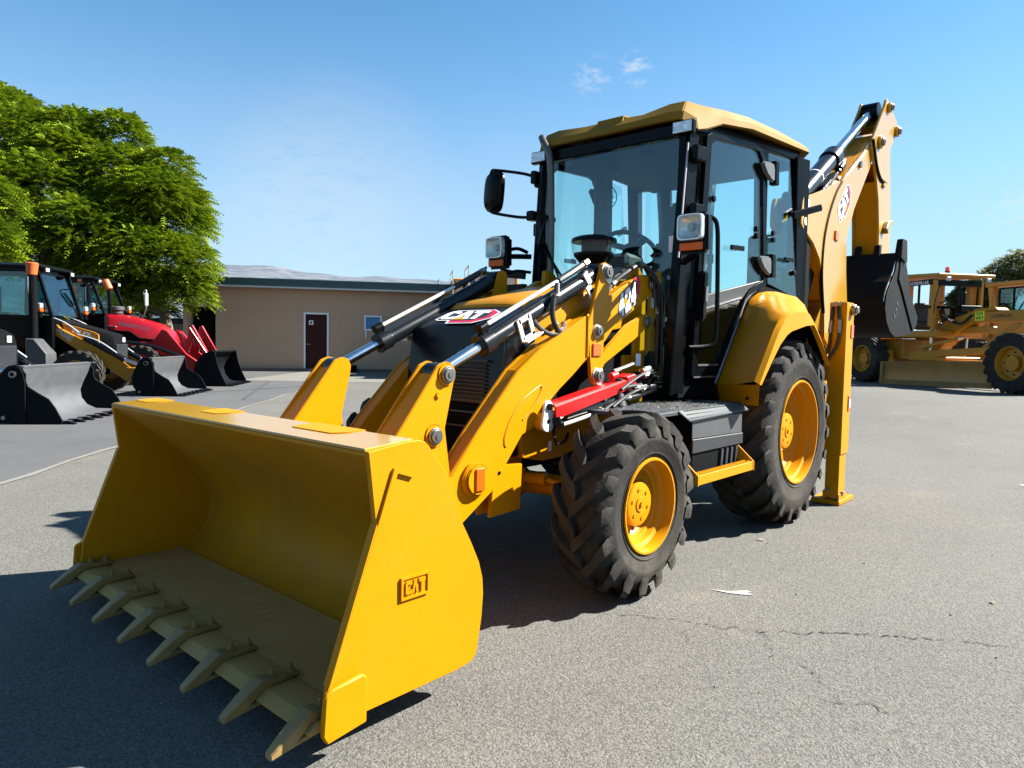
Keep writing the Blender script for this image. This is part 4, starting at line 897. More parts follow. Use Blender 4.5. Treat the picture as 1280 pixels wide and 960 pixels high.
    # emblem on the nose slope
    n0 = Vector((2.52, 0, 1.448)); Vd = Vector((-.22, 0, .105)).normalized()
    return hd, Vd
HD, ND = make_body()
cat_logo('nose_emblem', HD, Vector((2.530, -.235, 1.4405)), (0, 1, 0), ND, .43, .165)
# ---- wheels
def make_wheel(name, x, yc, R, s, rimr, hw, nl, hubr, hub_dy, disc_dy, skew, lugw, seedo=0.0, holes=5):
    wh = empty(name, (x, s*yc, R), 0, BH)
    k = R
    B = hw+.008
    prof = [(-(hw-.012), rimr+.006), (-hw, rimr+.03), (-B, rimr+(k-rimr)*.45), (-B+.012, k-.095), (-B+.045, k-.052), (-.06, k-.040), (.06, k-.040), (B-.045, k-.052), (B-.012, k-.095), (B, rimr+(k-rimr)*.45), (B-.001, rimr+(k-rimr)*.38), (B-.004, rimr+(k-rimr)*.36), (hw, rimr+.03), (hw-.012, rimr+.006), (hw-.03, rimr-.012)]
    mb = MB(); mb.lathe(prof, (0, 0, 0), s, 72)
    # sidewall rings
    mb.tube([((rimr+.035)*cos(t), s*(hw+.001), (rimr+.035)*sin(t)) for t in [tau*i/60 for i in range(61)]], .004, 5, smooth=False)
    # lugs: curved bars from past the centre to the shoulder and down the sidewall
    for half in (1, -1):
        for i in range(nl):
            a0 = tau*(i+(.5 if half < 0 else 0))/nl+seedo
            st = []
            T = [(-.09, -.22, .75), (.0, -.06, 1.1), (.22, .16, 1.0), (.48, .44, .92), (.76, .76, .95), (.97, .96, 1.1), (1.03, 1.0, 1.0)]
            for q, (t, sk, wd) in enumerate(T):
                y = half*t*B; ang = a0 - skew*(1-sk**1.25 if sk > 0 else 1-sk)
                crown = .012*(abs(t)**2)
                top = k-crown; bot = k-.068-crown*.6
                if q == 5: top = k-.035
                if q == 6: top = k-.095; bot = k-.125
                wt = lugw*wd*.40; wb = lugw*wd*.58
                yy = y
                st.append([(bot*cos(ang-wb/k), s*yy, bot*sin(ang-wb/k)), (top*cos(ang-wt/k), s*yy, top*sin(ang-wt/k)), (top*cos(ang+wt/k), s*yy, top*sin(ang+wt/k)), (bot*cos(ang+wb/k), s*yy, bot*sin(ang+wb/k))])
            o = len(mb.v); mb.loft(st, closed=True); n = len(st)
            mb.f += [(o, o+1, o+2, o+3), (o+4*n-1, o+4*n-2, o+4*n-3, o+4*n-4)]; mb.mi += [0, 0]
    mb.build('tyre', RUB, wh, smooth=32)
    # rim
    pr = [(hw-.004, rimr+.010), (hw+.004, rimr+.006), (hw+.004, rimr-.004), (hw-.016, rimr-.012), (hw-.05, rimr-.016), (hw-.062, rimr-.035), (hw*.42, rimr-.045), (hw*.38, rimr-.060), (disc_dy+.03, rimr-.066), (disc_dy+.012, rimr-.085), (disc_dy, hubr+.02), (disc_dy, .02)]
    mb = MB(); mb.lathe(pr, (0, 0, 0), s, 64); 
    mb.lathe([(-hw+.01, rimr+.006), (-hw+.05, rimr-.02), (disc_dy-.02, rimr-.06), (disc_dy-.02, .02)], (0, 0, 0), s, 48)
    rim = mb.build('rim', YEL, wh, smooth=35)
    mb = MB()
    for i in range(holes):
        t = tau*(i+.2)/holes; rr = (rimr-.07+hubr)/2+.01
        mb.lathe([(disc_dy+.004, .030), (disc_dy+.009, .026), (disc_dy+.006, .020)], (rr*cos(t), 0, rr*sin(t)), s, 16)
    mb.build('hole_rim', YEL, wh)
    mb = MB()
    for i in range(holes):
        t = tau*(i+.2)/holes; rr = (rimr-.07+hubr)/2+.01
        mb.cyl((rr*cos(t), s*(disc_dy-.01), rr*sin(t)), (rr*cos(t), s*(disc_dy+.0035), rr*sin(t)), .022, 14)
    mb.build('hole', BLK, wh)
    mb = MB(); mb.lathe([(disc_dy, hubr), (hub_dy-.012, hubr), (hub_dy-.003, hubr-.004), (hub_dy, hubr-.012), (hub_dy, hubr*.35), (hub_dy+.006, hubr*.33), (hub_dy+.006, 0.001)], (0, 0, 0), s, 40); mb.build('hub', YEL, wh, smooth=30)
    mb = MB()
    for i in range(6):
        t = tau*i/6+.3; mb.cyl((hubr*.66*cos(t), s*hub_dy, hubr*.66*sin(t)), (hubr*.66*cos(t), s*(hub_dy+.006), hubr*.66*sin(t)), .009, 6)
    mb.cyl((0, s*(hub_dy+.006), 0), (0, s*(hub_dy+.016), 0), .014, 6)
    mb.build('hub_bolt', YEL, wh)
    mb = MB()
    for i in range(10):
        t = tau*i/10; rr = hubr+.028; mb.cyl((rr*cos(t), s*disc_dy, rr*sin(t)), (rr*cos(t), s*(disc_dy+.022), rr*sin(t)), .012, 6)
    mb.build('wheel_nut', STEELY, wh)
    return wh
for s in (1, -1):
    make_wheel('front_wheel', 2.181, .928, .4923, s, .243, .150, 17, .118, .085, .010, .34, .078, .06)
    make_wheel('rear_wheel', 0.0, .840, .6977, s, .380, .212, 22, .135, .118, .030, .28, .072, .1, 8)

# ---- cab
YELR = mat('yellow_roof_paint', (0.205, 0.112, 0.010), 0.65, var=0.06, scale=4, spec=.10, dirt=(.19, .12, .035), dirt_amt=.3)
def cy(x): return .752-.0957*x          # half width of the cab: narrower to the front
def side_pt(x, z, s, off=0.0): return (x, s*(cy(x)+off), z)
def panel(mb, pts, s, t0, t1):           # polygon (x,z) on the tapering cab side, thickness t0..t1 outwards
    n = len(pts); vs = [side_pt(x, z, s, t0) for x, z in pts]+[side_pt(x, z, s, t1) for x, z in pts]
    mb.add(vs, [tuple(range(n)), tuple(range(2*n-1, n-1, -1))]+[(i, (i+1) % n, (i+1) % n+n, i+n) for i in range(n)])
def ring(mb, outer, inner, s, t0, t1):   # frame between two polygons of equal length
    n = len(outer)
    for P, t in ((outer, t0), (outer, t1), (inner, t1), (inner, t0)): mb.v += [side_pt(x, z, s, t) for x, z in P]
    o = len(mb.v)-4*n
    for i in range(n):
        j = (i+1) % n
        for a in range(4):
            b = (a+1) % 4; mb.f.append((o+a*n+i, o+a*n+j, o+b*n+j, o+b*n+i)); mb.mi.append(mb.cur)
def make_cab():
    cb = empty('cab', (0, 0, 0), 0, BH)
    fl = MB(); fl.box(-.62, 1.12, -.60, .60, .96, 1.04)
    for s in (1, -1): panel(fl, [(1.12, .98), (1.12, 1.10), (.70, 1.10), (.72, .98)], s, -.06, -.005)
    fl.build('floor', BLKM, cb)
    for s in (1, -1):
        # front pillar, slightly raked; rear and middle posts
        mb = MB()
        panel(mb, [(1.215, 1.0), (1.06, 1.0), (.965, 2.74), (1.075, 2.76)], s, -.075, -.004)
        mb.build('front_pillar', BLK, cb, bev=.008)
        mb = MB(); panel(mb, [(.072, 1.80), (-.012, 1.80), (.022, 2.83), (.125, 2.83)], s, -.07, -.006)
        mb.build('middle_post', BLK, cb, bev=.008)
        mb = MB(); mb.add([(-.56, s*.79, 1.0), (-.66, s*.82, 1.0), (-.66, s*.72, 1.0), (-.58, s*.70, 1.0), (-.42, s*.80, 2.86), (-.60, s*.84, 2.86), (-.60, s*.74, 2.86), (-.46, s*.71, 2.86)], [(0, 1, 2, 3), (7, 6, 5, 4), (0, 4, 5, 1), (1, 5, 6, 2), (2, 6, 7, 3), (3, 7, 4, 0)])
        mb.build('rear_post', BLK, cb, bev=.008)
        mb = MB(); panel(mb, [(1.10, 2.74), (.94, 2.755), (.20, 2.825), (-.46, 2.83), (-.46, 2.91), (.45, 2.88), (1.10, 2.80)], s, -.09, -.005); mb.build('roof_rail', BLK, cb, bev=.008)
        # door: frame ring, glazed upper and lower parts
        do = empty('cab_door', (0, 0, 0), 0, cb)
        out = [(.925, 2.735), (.868, 2.770), (.30, 2.815), (.19, 2.800), (.125, 2.740), (.05, 1.796), (.33, 1.70), (.715, 1.105), (1.005, 1.105), (1.024, 1.14)]
        inn = [(.862, 2.690), (.80, 2.735), (.30, 2.775), (.22, 2.765), (.175, 2.715), (.095, 1.835), (.31, 1.74), (.712, 1.20), (.945, 1.20), (.957, 1.22)]
        mb = MB(); ring(mb, out, inn, s, -.004, .028); fr = mb.build('cab_door_frame', BLK, do, bev=.006, seg=2)
        fr.parent = cb; bpy.data.objects.remove(do); do = fr; do.name = 'cab_door'
        mb = MB(); panel(mb, [(.925, 1.655), (.906, 1.715), (.095, 1.850), (.13, 1.79), (.33, 1.745), (.385, 1.665), (.93, 1.525), (.93, 1.56)], s, .000, .022) if False else panel(mb, [(.93, 1.560), (.914, 1.668), (.098, 1.835), (.30, 1.752), (.395, 1.672)], s, .001, .024); mb.build('door_rail', DGREY, do, bev=.004)
        mb = MB(); panel(mb, [(.857, 2.688), (.80, 2.735), (.30, 2.775), (.22, 2.765), (.172, 2.715), (.100, 1.838), (.912, 1.672)], s, .008, .014); mb.build('door_glass', GLS, do, smooth=0)
        mb = MB(); panel(mb, [(.945, 1.202), (.712, 1.202), (.400, 1.668), (.925, 1.557)], s, .008, .014); mb.build('door_glass', GLS, do, smooth=0)
        mb = MB()
        panel(mb, [(.955, 1.205), (.70, 1.205), (.70, 1.192), (.955, 1.192)], s, .028, .034)
        panel(mb, [(1.00, 1.122), (.715, 1.122), (.715, 1.112), (1.00, 1.112)], s, .028, .033)
        panel(mb, [(.905, 1.572), (.905, 1.584), (.41, 1.692), (.41, 1.682)], s, .024, .030)
        mb.build('door_moulding', mat('polished_moulding', (.22, .22, .23), .25, .6) if 'polished_moulding' not in bpy.data.materials else bpy.data.materials['polished_moulding'], do)
        mb = MB()
        for x, z in ((.218, 2.205), (.210, 2.155), (.815, 2.335)): mb.cyl(side_pt(x, z, s, .014), side_pt(x, z, s, .034), .022, 14)
        mb.cyl(side_pt(.50, 2.035, s, .014), side_pt(.50, 2.035, s, .04), .02, 10); mb.obox(side_pt(.43, 2.035, s, .042), side_pt(.60, 2.028, s, .042), .02, .035)
        mb.build('door_catch', BLK, do, bev=.003)
        # big half-round hinge covers with clear caps
        for z in (2.645, 1.950):
            mb = MB(); pts = [(.215, z+.055), (.06, z+.065), (.04, z+.02), (.04, z-.075), (.085, z-.075), (.16, z-.035), (.215, z+.02)]
            panel(mb, pts, s, .028, .062); h = mb.build('hinge_cover', HNG, do, bev=.012, seg=2)
            mb = MB(); panel(mb, [(.045, z+.085), (-.01, z+.085), (-.02, z-.09), (.035, z-.09)], s, .010, .066); mb.build('hinge_strap', BLK, do, bev=.006)
            mb = MB(); panel(mb, [(.039, z+.03), (-.055, z+.03), (-.06, z-.03), (-.035, z-.065), (.034, z-.065)], s, .018, .040); mb.build('hinge_leaf', HNG, do, bev=.01)
        # front hinges of the door frame on the pillar and grab bar
        for z in (2.60, 2.22):
            mb = MB(); panel(mb, [(1.075, z+.05), (.95, z+.05), (.945, z-.05), (1.075, z-.05)], s, .0, .05); mb.build('hinge_block', BLK, do, bev=.01)
        mb = MB(); mb.tube([side_pt(.90, 2.20, s, .03), side_pt(.855, 2.16, s, .075), side_pt(.835, 1.9, s, .08), side_pt(.822, 1.45, s, .08), side_pt(.85, 1.345, s, .075), side_pt(.93, 1.322, s, .045), side_pt(1.04, 1.317, s, .01)], .0155, 10); mb.build('grab_bar', BLK, cb)
        mb = MB(); panel(mb, [(.975, 1.83), (.915, 1.83), (.93, 1.50), (.985, 1.50)], s, .012, .07); mb.build('handle_box', BLK, do, bev=.012, seg=2)
        mb = MB(); panel(mb, [(.955, 1.725), (.925, 1.73), (.932, 1.63), (.958, 1.625)], s, .071, .076); mb.build('handle_plate', ZINC, do)
        # rear side window
        mb = MB(); panel(mb, [(.040, 2.795), (-.30, 2.81), (-.50, 1.735), (-.02, 1.82)], s, -.002, .004); rw = mb.build('rear_side_window', GLS, cb, smooth=0)
        mb = MB()
        for x, z in ((-.050, 2.205), (-.058, 2.155), (-.33, 2.39), (-.42, 1.93)): mb.cyl(side_pt(x, z, s, .004), side_pt(x, z, s, .026), .021, 14)
        mb.cyl(side_pt(-.30, 2.02, s, .004), side_pt(-.30, 2.02, s, .03), .018, 10); mb.obox(side_pt(-.22, 2.024, s, .03), side_pt(-.38, 2.028, s, .03), .02, .03)
        mb.build('window_catch', BLK, rw, bev=.003)
        mb = MB(); mb.obox(side_pt(-.32, 2.375, s, .03), side_pt(-.62, 2.47, s, .12), .035, .055); mb.build('wing_bracket', BLK, cb, bev=.01)
        # lower side skin below the windows, behind the door
        mb = MB(); panel(mb, [(.70, 1.0), (.66, 1.16), (.30, 1.70), (.04, 1.80), (-.60, 1.74), (-.60, 1.0)], s, -.06, -.008); mb.build('side_skin', BLKM, cb)
    # windscreen, its lower parts beside the hood, sun strip and wiper
    mb = MB(); mb.add([(1.118, -.60, 1.03), (1.118, .60, 1.03), (1.07, .60, 2.72), (1.07, -.60, 2.72), (1.124, -.60, 1.03), (1.124, .60, 1.03), (1.076, .60, 2.72), (1.076, -.60, 2.72)], [(0, 1, 2, 3), (7, 6, 5, 4), (0, 4, 5, 1), (1, 5, 6, 2), (2, 6, 7, 3), (3, 7, 4, 0)])
    ws = mb.build('windscreen', GLS, cb, smooth=0)
    mb = MB(); mb.box(1.055, 1.10, -.62, .62, 2.715, 2.80); mb.build('front_header', BLK, cb, bev=.008)
    for s in (1, -1):
        mb = MB(); mb.obox((1.135, s*.615, 1.02), (1.085, s*.60, 2.74), .045, .03); mb.build('screen_edge', BLK, cb)
    mb = MB(); mb.obox((1.200, .655, 1.9), (1.098, .645, 2.66), .012, .008, up=(0, 1, 0)); mb.build('bright_strip', mat('pillar_strip', (.30, .29, .31), .35, .2), cb)
    mb = MB(); mb.obox((1.176, -.30, 1.80), (1.145, -.545, 2.09), .012, .014); mb.obox((1.18, -.33, 1.79), (1.135, -.555, 2.16), .010, .012); mb.tube([(1.15, -.55, 2.05), (1.18, -.53, 2.12), (1.16, -.49, 2.28), (1.10, -.52, 2.30)], .012, 8); mb.build('wiper', BLK, ws)
    # rear window
    mb = MB(); mb.box(-.605, -.60, -.70, .70, 1.75, 2.80); mb.build('rear_window', GLS, cb, smooth=0)
    mb = MB(); mb.box(-.62, -.585, -.05, .0, 1.75, 2.85); mb.box(-.62, -.58, -.72, .72, 1.68, 1.75); mb.box(-.62, -.56, -.74, .74, 2.80, 2.90); mb.box(-.63, -.59, -.72, .72, 1.0, 1.68); mb.build('rear_frame_bar', BLK, cb, bev=.005)
    # roof lining
    mb = MB(); mb.box(-.56, 1.04, -.60, .60, 2.76, 2.80); mb.build('roof_lining', INT, cb, bev=.02)
    mb = MB(); mb.cyl((.75, .12, 2.759), (.75, .12, 2.745), .06, 20); mb.box(.70, .95, -.42, -.15, 2.66, 2.757); mb.build('roof_console', BLKM, cb, bev=.01)
    # roof cap: lower loop, belt, upper loop
    lo = [(1.10, -.62, 2.800), (1.125, -.50, 2.822), (1.135, -.25, 2.820), (1.14, 0, 2.815), (1.135, .25, 2.820), (1.125, .50, 2.822), (1.115, .60, 2.815), (1.04, .685, 2.748), (.95, .70, 2.770), (.78, .735, 2.835), (.45, .805, 2.862), (-.05, .830, 2.880), (-.56, .845, 2.905), (-.72, .74, 2.905), (-.74, 0, 2.905), (-.72, -.74, 2.905), (-.56, -.845, 2.905), (-.05, -.830, 2.880), (.45, -.805, 2.862), (.78, -.735, 2.835), (.95, -.70, 2.770), (1.04, -.685, 2.755)]
    up = [(1.04, -.60, 2.945), (1.02, -.50, 2.966), (1.025, -.25, 2.946), (1.02, 0, 2.948), (1.025, .25, 2.936), (1.02, .46, 2.968), (1.01, .575, 2.968), (.95, .60, 2.962), (.85, .64, 2.958), (.72, .70, 2.955), (.45, .765, 2.960), (-.05, .785, 2.975), (-.50, .79, 2.978), (-.66, .68, 2.975), (-.68, 0, 2.975), (-.66, -.68, 2.975), (-.50, -.79, 2.978), (-.05, -.785, 2.975), (.45, -.765, 2.960), (.72, -.70, 2.955), (.85, -.64, 2.958), (.95, -.61, 2.95)]
    mid = [tuple(a*.35+b*.65+ (0) for a, b in zip(p, q)) for p, q in zip(up, lo)]
    mid = [(x+(.012 if x > .9 else 0), y*1.008, z+.012) for x, y, z in mid]
    inn = [(x*.86, y*.82, z+.022) for x, y, z in up]; inn2 = [(x*.5, y*.45, z+.030) for x, y, z in up]
    lo2 = [(x*.94, y*.93, z+.012) for x, y, z in lo]
    mb = MB(); mb.loft([lo2, lo, mid, up, inn, inn2], closed=True)
    n = len(lo); o = 5*n; mb.f.append(tuple(range(o, o+n))); mb.mi.append(0)
    mb.build('cab_roof', YELR, cb, smooth=16, bev=.006, seg=2)
    # raised middle of the front edge and the gouge beside it
    mb = MB(); mb.loft([[(1.085, y, 2.855), (1.055, y, 2.95), (.98, y, 2.962), (.90, y, 2.963)] for y in (-.115, -.10, .09, .105)], solid=0) if False else mb.loft([[(1.085, y, 2.855), (1.048, y, 2.953), (.98, y, 2.964), (.90, y, 2.965)] for y in (-.115, -.10, .09, .105)])
    mb.build('roof_step', YELR, cb, solid=.01)
    for s in (1, -1):
        wl = MB(); wl.box(1.075, 1.125, min(s*.535, s*.690), max(s*.535, s*.690), 2.715, 2.806); w = wl.build('work_lamp', BLK, cb, bev=.008)
        wl = MB(); wl.box(1.1255, 1.132, min(s*.545, s*.682), max(s*.545, s*.682), 2.725, 2.797); wl.build('lamp_lens', LENS, w, bev=.003)
    # exhaust stack on the right pillar
    mb = MB(); mb.tube([(1.13, -.475, 1.5), (1.12, -.475, 2.0), (1.13, -.475, 2.45), (1.145, -.478, 2.70), (1.15, -.50, 2.79), (1.14, -.55, 2.86), (1.12, -.585, 2.905)], .027, 14); mb.build('exhaust_upper', mat('exhaust_steel', (.10, .095, .09), .35, .6), cb)
    # air pre-cleaner bowl
    pc = empty('air_precleaner', (0, 0, 0), 0, BH); c = (1.40, .125, 0)
    mb = MB(); mb.cyl((c[0], c[1], 1.66), (c[0], c[1], 1.86), .055, 20).cyl((c[0], c[1], 1.80), (c[0], c[1], 1.835), .075, 20).cyl((c[0], c[1], 1.865), (c[0], c[1], 1.925), .085, 28, .136).cyl((c[0], c[1], 1.925), (c[0], c[1], 1.942), .136, 28); mb.build('precleaner_base', BLK, pc)
    mb = MB(); mb.cyl((c[0], c[1], 1.942), (c[0], c[1], 2.015), .142, 32, .154, caps=False); mb.build('clear_bowl', CLR, pc)
    mb = MB(); mb.cyl((c[0], c[1], 1.942), (c[0], c[1], 2.02), .085, 20); mb.build('filter_core', DGREY, pc)
    mb = MB(); mb.cyl((c[0], c[1], 2.015), (c[0], c[1], 2.04), .156, 32, .152).cyl((c[0], c[1], 2.04), (c[0], c[1], 2.055), .152, 32, .115); mb.build('precleaner_cap', BLK, pc, bev=.004)
    # inside: seat, wheel, console, fan
    st = empty('driver_seat', (0, 0, 0), 0, cb)
    mb = MB(); mb.box(.02, .56, -.26, .26, 1.46, 1.60).box(.18, .38, -.16, .16, 1.04, 1.46); mb.build('seat_cushion', SEATM, st, bev=.05, seg=3)
    Rb = Matrix.Translation((.06, 0, 1.58)) @ Matrix.Rotation(radians(-9), 4, 'Y')
    mb = MB(); mb.box(-.07, .07, -.25, .25, 0, .66, Rb); mb.build('seat_back', SEATM, st, bev=.05, seg=3)
    mb = MB(); mb.box(-.05, .06, -.16, .16, .68, .97, Rb); mb.build('headrest', PLAS, st, bev=.045, seg=3)
    for s in (1, -1):
        mb = MB(); mb.box(-.15, .30, s*.36-.08, s*.36+.08, 1.60, 1.74); mb.build('side_console', DGREY, st, bev=.03, seg=2)
    sw = empty('steering_column', (0, 0, 0), 0, cb)
    mb = MB(); mb.obox((1.02, 0, 1.04), (.80, 0, 1.95), .22, .16); mb.box(.86, 1.10, -.20, .20, 1.80, 1.98); mb.build('steering_console', DGREY, sw, bev=.03)
    ctr = Vector((.74, 0, 2.05)); nn = Vector((-.55, 0, .83)).normalized(); uu = Vector((0, 1, 0)); vv = nn.cross(uu)
    mb = MB(); mb.tube([ctr+(uu*cos(t)+vv*sin(t))*.20 for t in [tau*k/36 for k in range(37)]], .017, 8, smooth=False)
    for t in (pi/2, pi/2+2.1, pi/2-2.1): mb.obox(ctr, ctr+(uu*cos(t)+vv*sin(t))*.19, .05, .02, up=tuple(nn))
    mb.cyl(ctr-nn*.10, ctr+nn*.02, .055, 16); mb.build('steering_wheel', BLK, sw)
    mb = MB(); mb.tube([(.78, .20, 1.98), (.76, .30, 2.06)], .012, 6); mb.tube([(.80, -.2, 1.98), (.80, -.33, 2.02)], .012, 6); mb.cyl((.15, .36, 1.74), (.16, .36, 1.98), .013, 8).cyl((.16, .36, 1.98), (.16, .36, 2.05), .028, 10).cyl((.15, -.36, 1.74), (.16, -.36, 1.98), .013, 8).cyl((.16, -.36, 1.98), (.16, -.36, 2.05), .028, 10); mb.build('control_lever', BLK, sw)
    fn = MB(); fc = Vector((.56, -.38, 2.52)); fd = Vector((.8, .6, 0)).normalized(); fu, fw, _ = _frame(fd)
    for rr in (.10, .066, .033): fn.tube([fc+(fu*cos(t)+fw*sin(t))*rr for t in [tau*k/24 for k in range(25)]], .004, 5, smooth=False)
    for k in range(12): t = tau*k/12; fn.obox(fc, fc+(fu*cos(t)+fw*sin(t))*.10, .004, .004, up=tuple(fd))
    fn.cyl(fc-fd*.05, fc, .035, 12); fn.cyl(fc-fd*.03, fc+Vector((-.1, -.1, .2)), .012, 8); fn.build('cab_fan', BLK, cb)
    # right-hand inner post trim that shows as a broad dark band through the screen
    mb = MB(); panel(mb, [(.33, 1.75), (.02, 1.75), (.04, 2.80), (.33, 2.80)], -1, -.10, -.072); mb.build('post_trim', DGREY, cb, bev=.01)
    mb = MB(); mb.tube([(-.50, -.45, 2.80), (-.52, -.42, 2.3), (-.45, -.40, 1.9), (-.40, -.35, 1.5)], .07, 10); mb.tube([(-.45, -.05, 2.75), (-.42, -.06, 2.4), (-.25, -.08, 1.9)], .13, 10); mb.build('plastic_wrap', PLAS, cb)
    mb = MB(); mb.box(1.108, 1.111, .53, .60, 1.95, 2.06); mb.build('windscreen_notice', PAPER, ws)
    # pedals and lower clutter seen through the lower glass
    mb = MB()
    for k in range(4): mb.obox((1.0, .34+.02*k, 1.5-.08*k), (.86, .50, 1.58-.09*k), .02, .03)
    mb.build('plastic_wrap', PLAS, cb)
    return cb
CAB = make_cab()

# ---- mirrors and lamps in front of the cab
def make_lamp(s):
    h = empty('headlamp', (0, 0, 0), 0, BH); x0 = 1.35; yc = s*.825
    mb = MB(); mb.add([(x0, yc-.105, 1.895), (x0, yc+.105, 1.895), (x0+.008, yc+.105, 2.155), (x0+.008, yc-.105, 2.155), (x0-.09, yc-.095, 1.905), (x0-.09, yc+.095, 1.905), (x0-.09, yc+.090, 2.140), (x0-.09, yc-.090, 2.140)], [(0, 1, 2, 3), (7, 6, 5, 4), (0, 4, 5, 1), (1, 5, 6, 2), (2, 6, 7, 3), (3, 7, 4, 0)]); mb.build('lamp_housing', BLK, h, bev=.022, seg=3)
    mb = MB(); zc = 2.057
    def sq(r, dx, e=.55): return [(x0+dx, yc+.076*r*(abs(cos(t))**e)*(1 if cos(t) > 0 else -1), zc+.072*r*(abs(sin(t))**e)*(1 if sin(t) > 0 else -1)) for t in [tau*k/28 for k in range(28)]]
    mb.loft([sq(1.12, .004, .3), sq(1.10, .040, .3), sq(1.0, .040, .35), sq(.98, .034, .35), sq(.80, .020, .6), sq(.55, .009, .9), sq(.28, .004, 1)], closed=True); o_ = len(mb.v)-28; mb.f.append(tuple(range(o_, o_+28))); mb.mi.append(0)
    mb.build('lamp_reflector', LENS, h, smooth=40)
    mb = MB(); mb.box(x0+.033, x0+.036, yc-.073, yc+.073, zc-.069, zc+.069); mb.build('lamp_lens', CLR, h, smooth=0)
    mb = MB(); mb.cyl((x0+.004, yc, 2.057), (x0+.026, yc, 2.057), .028, 20, .022); mb.build('bulb_cap', mat('bulb_dark', (.2, .19, .17), .2, .8) if s > 0 else bpy.data.materials['bulb_dark'], h)
    mb = MB(); mb.box(x0+.002, x0+.013, yc-.078, yc+.078, 1.918, 1.965); mb.build('indicator_lens', AMB, h, bev=.004)
    mb = MB(); mb.tube([(x0-.09, yc, 2.0), (1.22, s*.74, 2.0), (1.14, s*.65, 2.0)], .02, 8); mb.obox((x0-.05, yc, 1.90), (1.20, s*.68, 1.86), .05, .02); mb.build('lamp_bracket', BLK, h)
make_lamp(1); make_lamp(-1)
def make_mirror(s):
    m = empty('side_mirror', (0, 0, 0), 0, BH)
    if s < 0:
        x, y = 1.21, -1.0
        mb = MB(); mb.tube([(1.10, -.66, 2.62), (1.14, -.76, 2.655), (1.20, -.98, 2.70), (1.215, -1.02, 2.695), (1.22, -1.03, 2.64)], .012, 8); mb.tube([(1.09, -.66, 2.325), (1.14, -.76, 2.315), (1.22, -.98, 2.36), (1.23, -1.01, 2.39)], .012, 8); mb.build('mirror_arm', BLK, m)
        M_ = Matrix.Translation((1.19, -1.02, 2.535)) @ Matrix.Rotation(radians(-12), 4, 'Z') @ Matrix.Rotation(radians(-6), 4, 'X')
        mb = MB(); 
        rows = []
        for dx, k in ((-.040, .90), (-.036, .97), (-.02, 1.0), (.01, .96), (.035, .82), (.05, .55), (.055, .2)):
            rows.append([M_ @ Vector((dx, .105*k*(abs(cos(t))**.6)*(1 if cos(t) > 0 else -1), .165*k*(abs(sin(t))**.6)*(1 if sin(t) > 0 else -1))) for t in [tau*j/32 for j in range(32)]])
        mb.loft(rows, closed=True); mb.f += [tuple(range(32)), tuple(range(len(mb.v)-1, len(mb.v)-33, -1))]; mb.mi += [0, 0]; mb.build('mirror_shell', BLK, m, smooth=50)
        mb = MB(); mb.box(-.044, -.041, -.075, .075, -.13, .13, M_); mb.build('mirror_glass', mat('mirror_glass', (.8, .8, .82), .03, 1.0), m)
        mb = MB(); mb.box(1.05, 1.12, -.70, -.65, 2.57, 2.67).box(1.05, 1.14, -.72, -.65, 2.285, 2.36); mb.build('mirror_clamp', BLK, m, bev=.01)
        mb = MB(); mb.tube([(1.16, -.67, 2.03), (1.22, -.73, 2.06), (1.27, -.80, 2.03), (1.28, -.82, 1.94), (1.27, -.82, 1.78)], .014, 8); mb.tube([(1.2, -.60, 1.87), (1.27, -.70, 1.88), (1.27, -.80, 1.84), (1.26, -.80, 1.74)], .012, 8); mb.obox((1.27, -.80, 1.86), (1.25, -.62, 1.84), .03, .05); mb.box(1.22, 1.27, -.82, -.62, 1.70, 1.78); mb.build('grab_rail', BLK, m)
    else:
        mb = MB(); mb.box(1.15, 1.28, .68, .95, 2.04, 2.05)
        m.name = 'side_mirror'; mb = MB(); M_ = Matrix.Translation((1.16, .875, 2.02)) @ Matrix.Rotation(radians(10), 4, 'Z')
        mb.box(-.03, .03, -.075, .075, -.13, .13, M_); mb.build('mirror_shell', BLK, m, bev=.025, seg=3)
        mb = MB(); mb.box(-.034, -.031, -.06, .06, -.11, .11, M_); mb.build('mirror_glass', bpy.data.materials['mirror_glass'], m)
        mb = MB(); mb.tube([(1.12, .66, 2.1), (1.15, .78, 2.12), (1.16, .86, 2.10)], .012, 8); mb.build('mirror_arm', BLK, m)
make_mirror(-1)

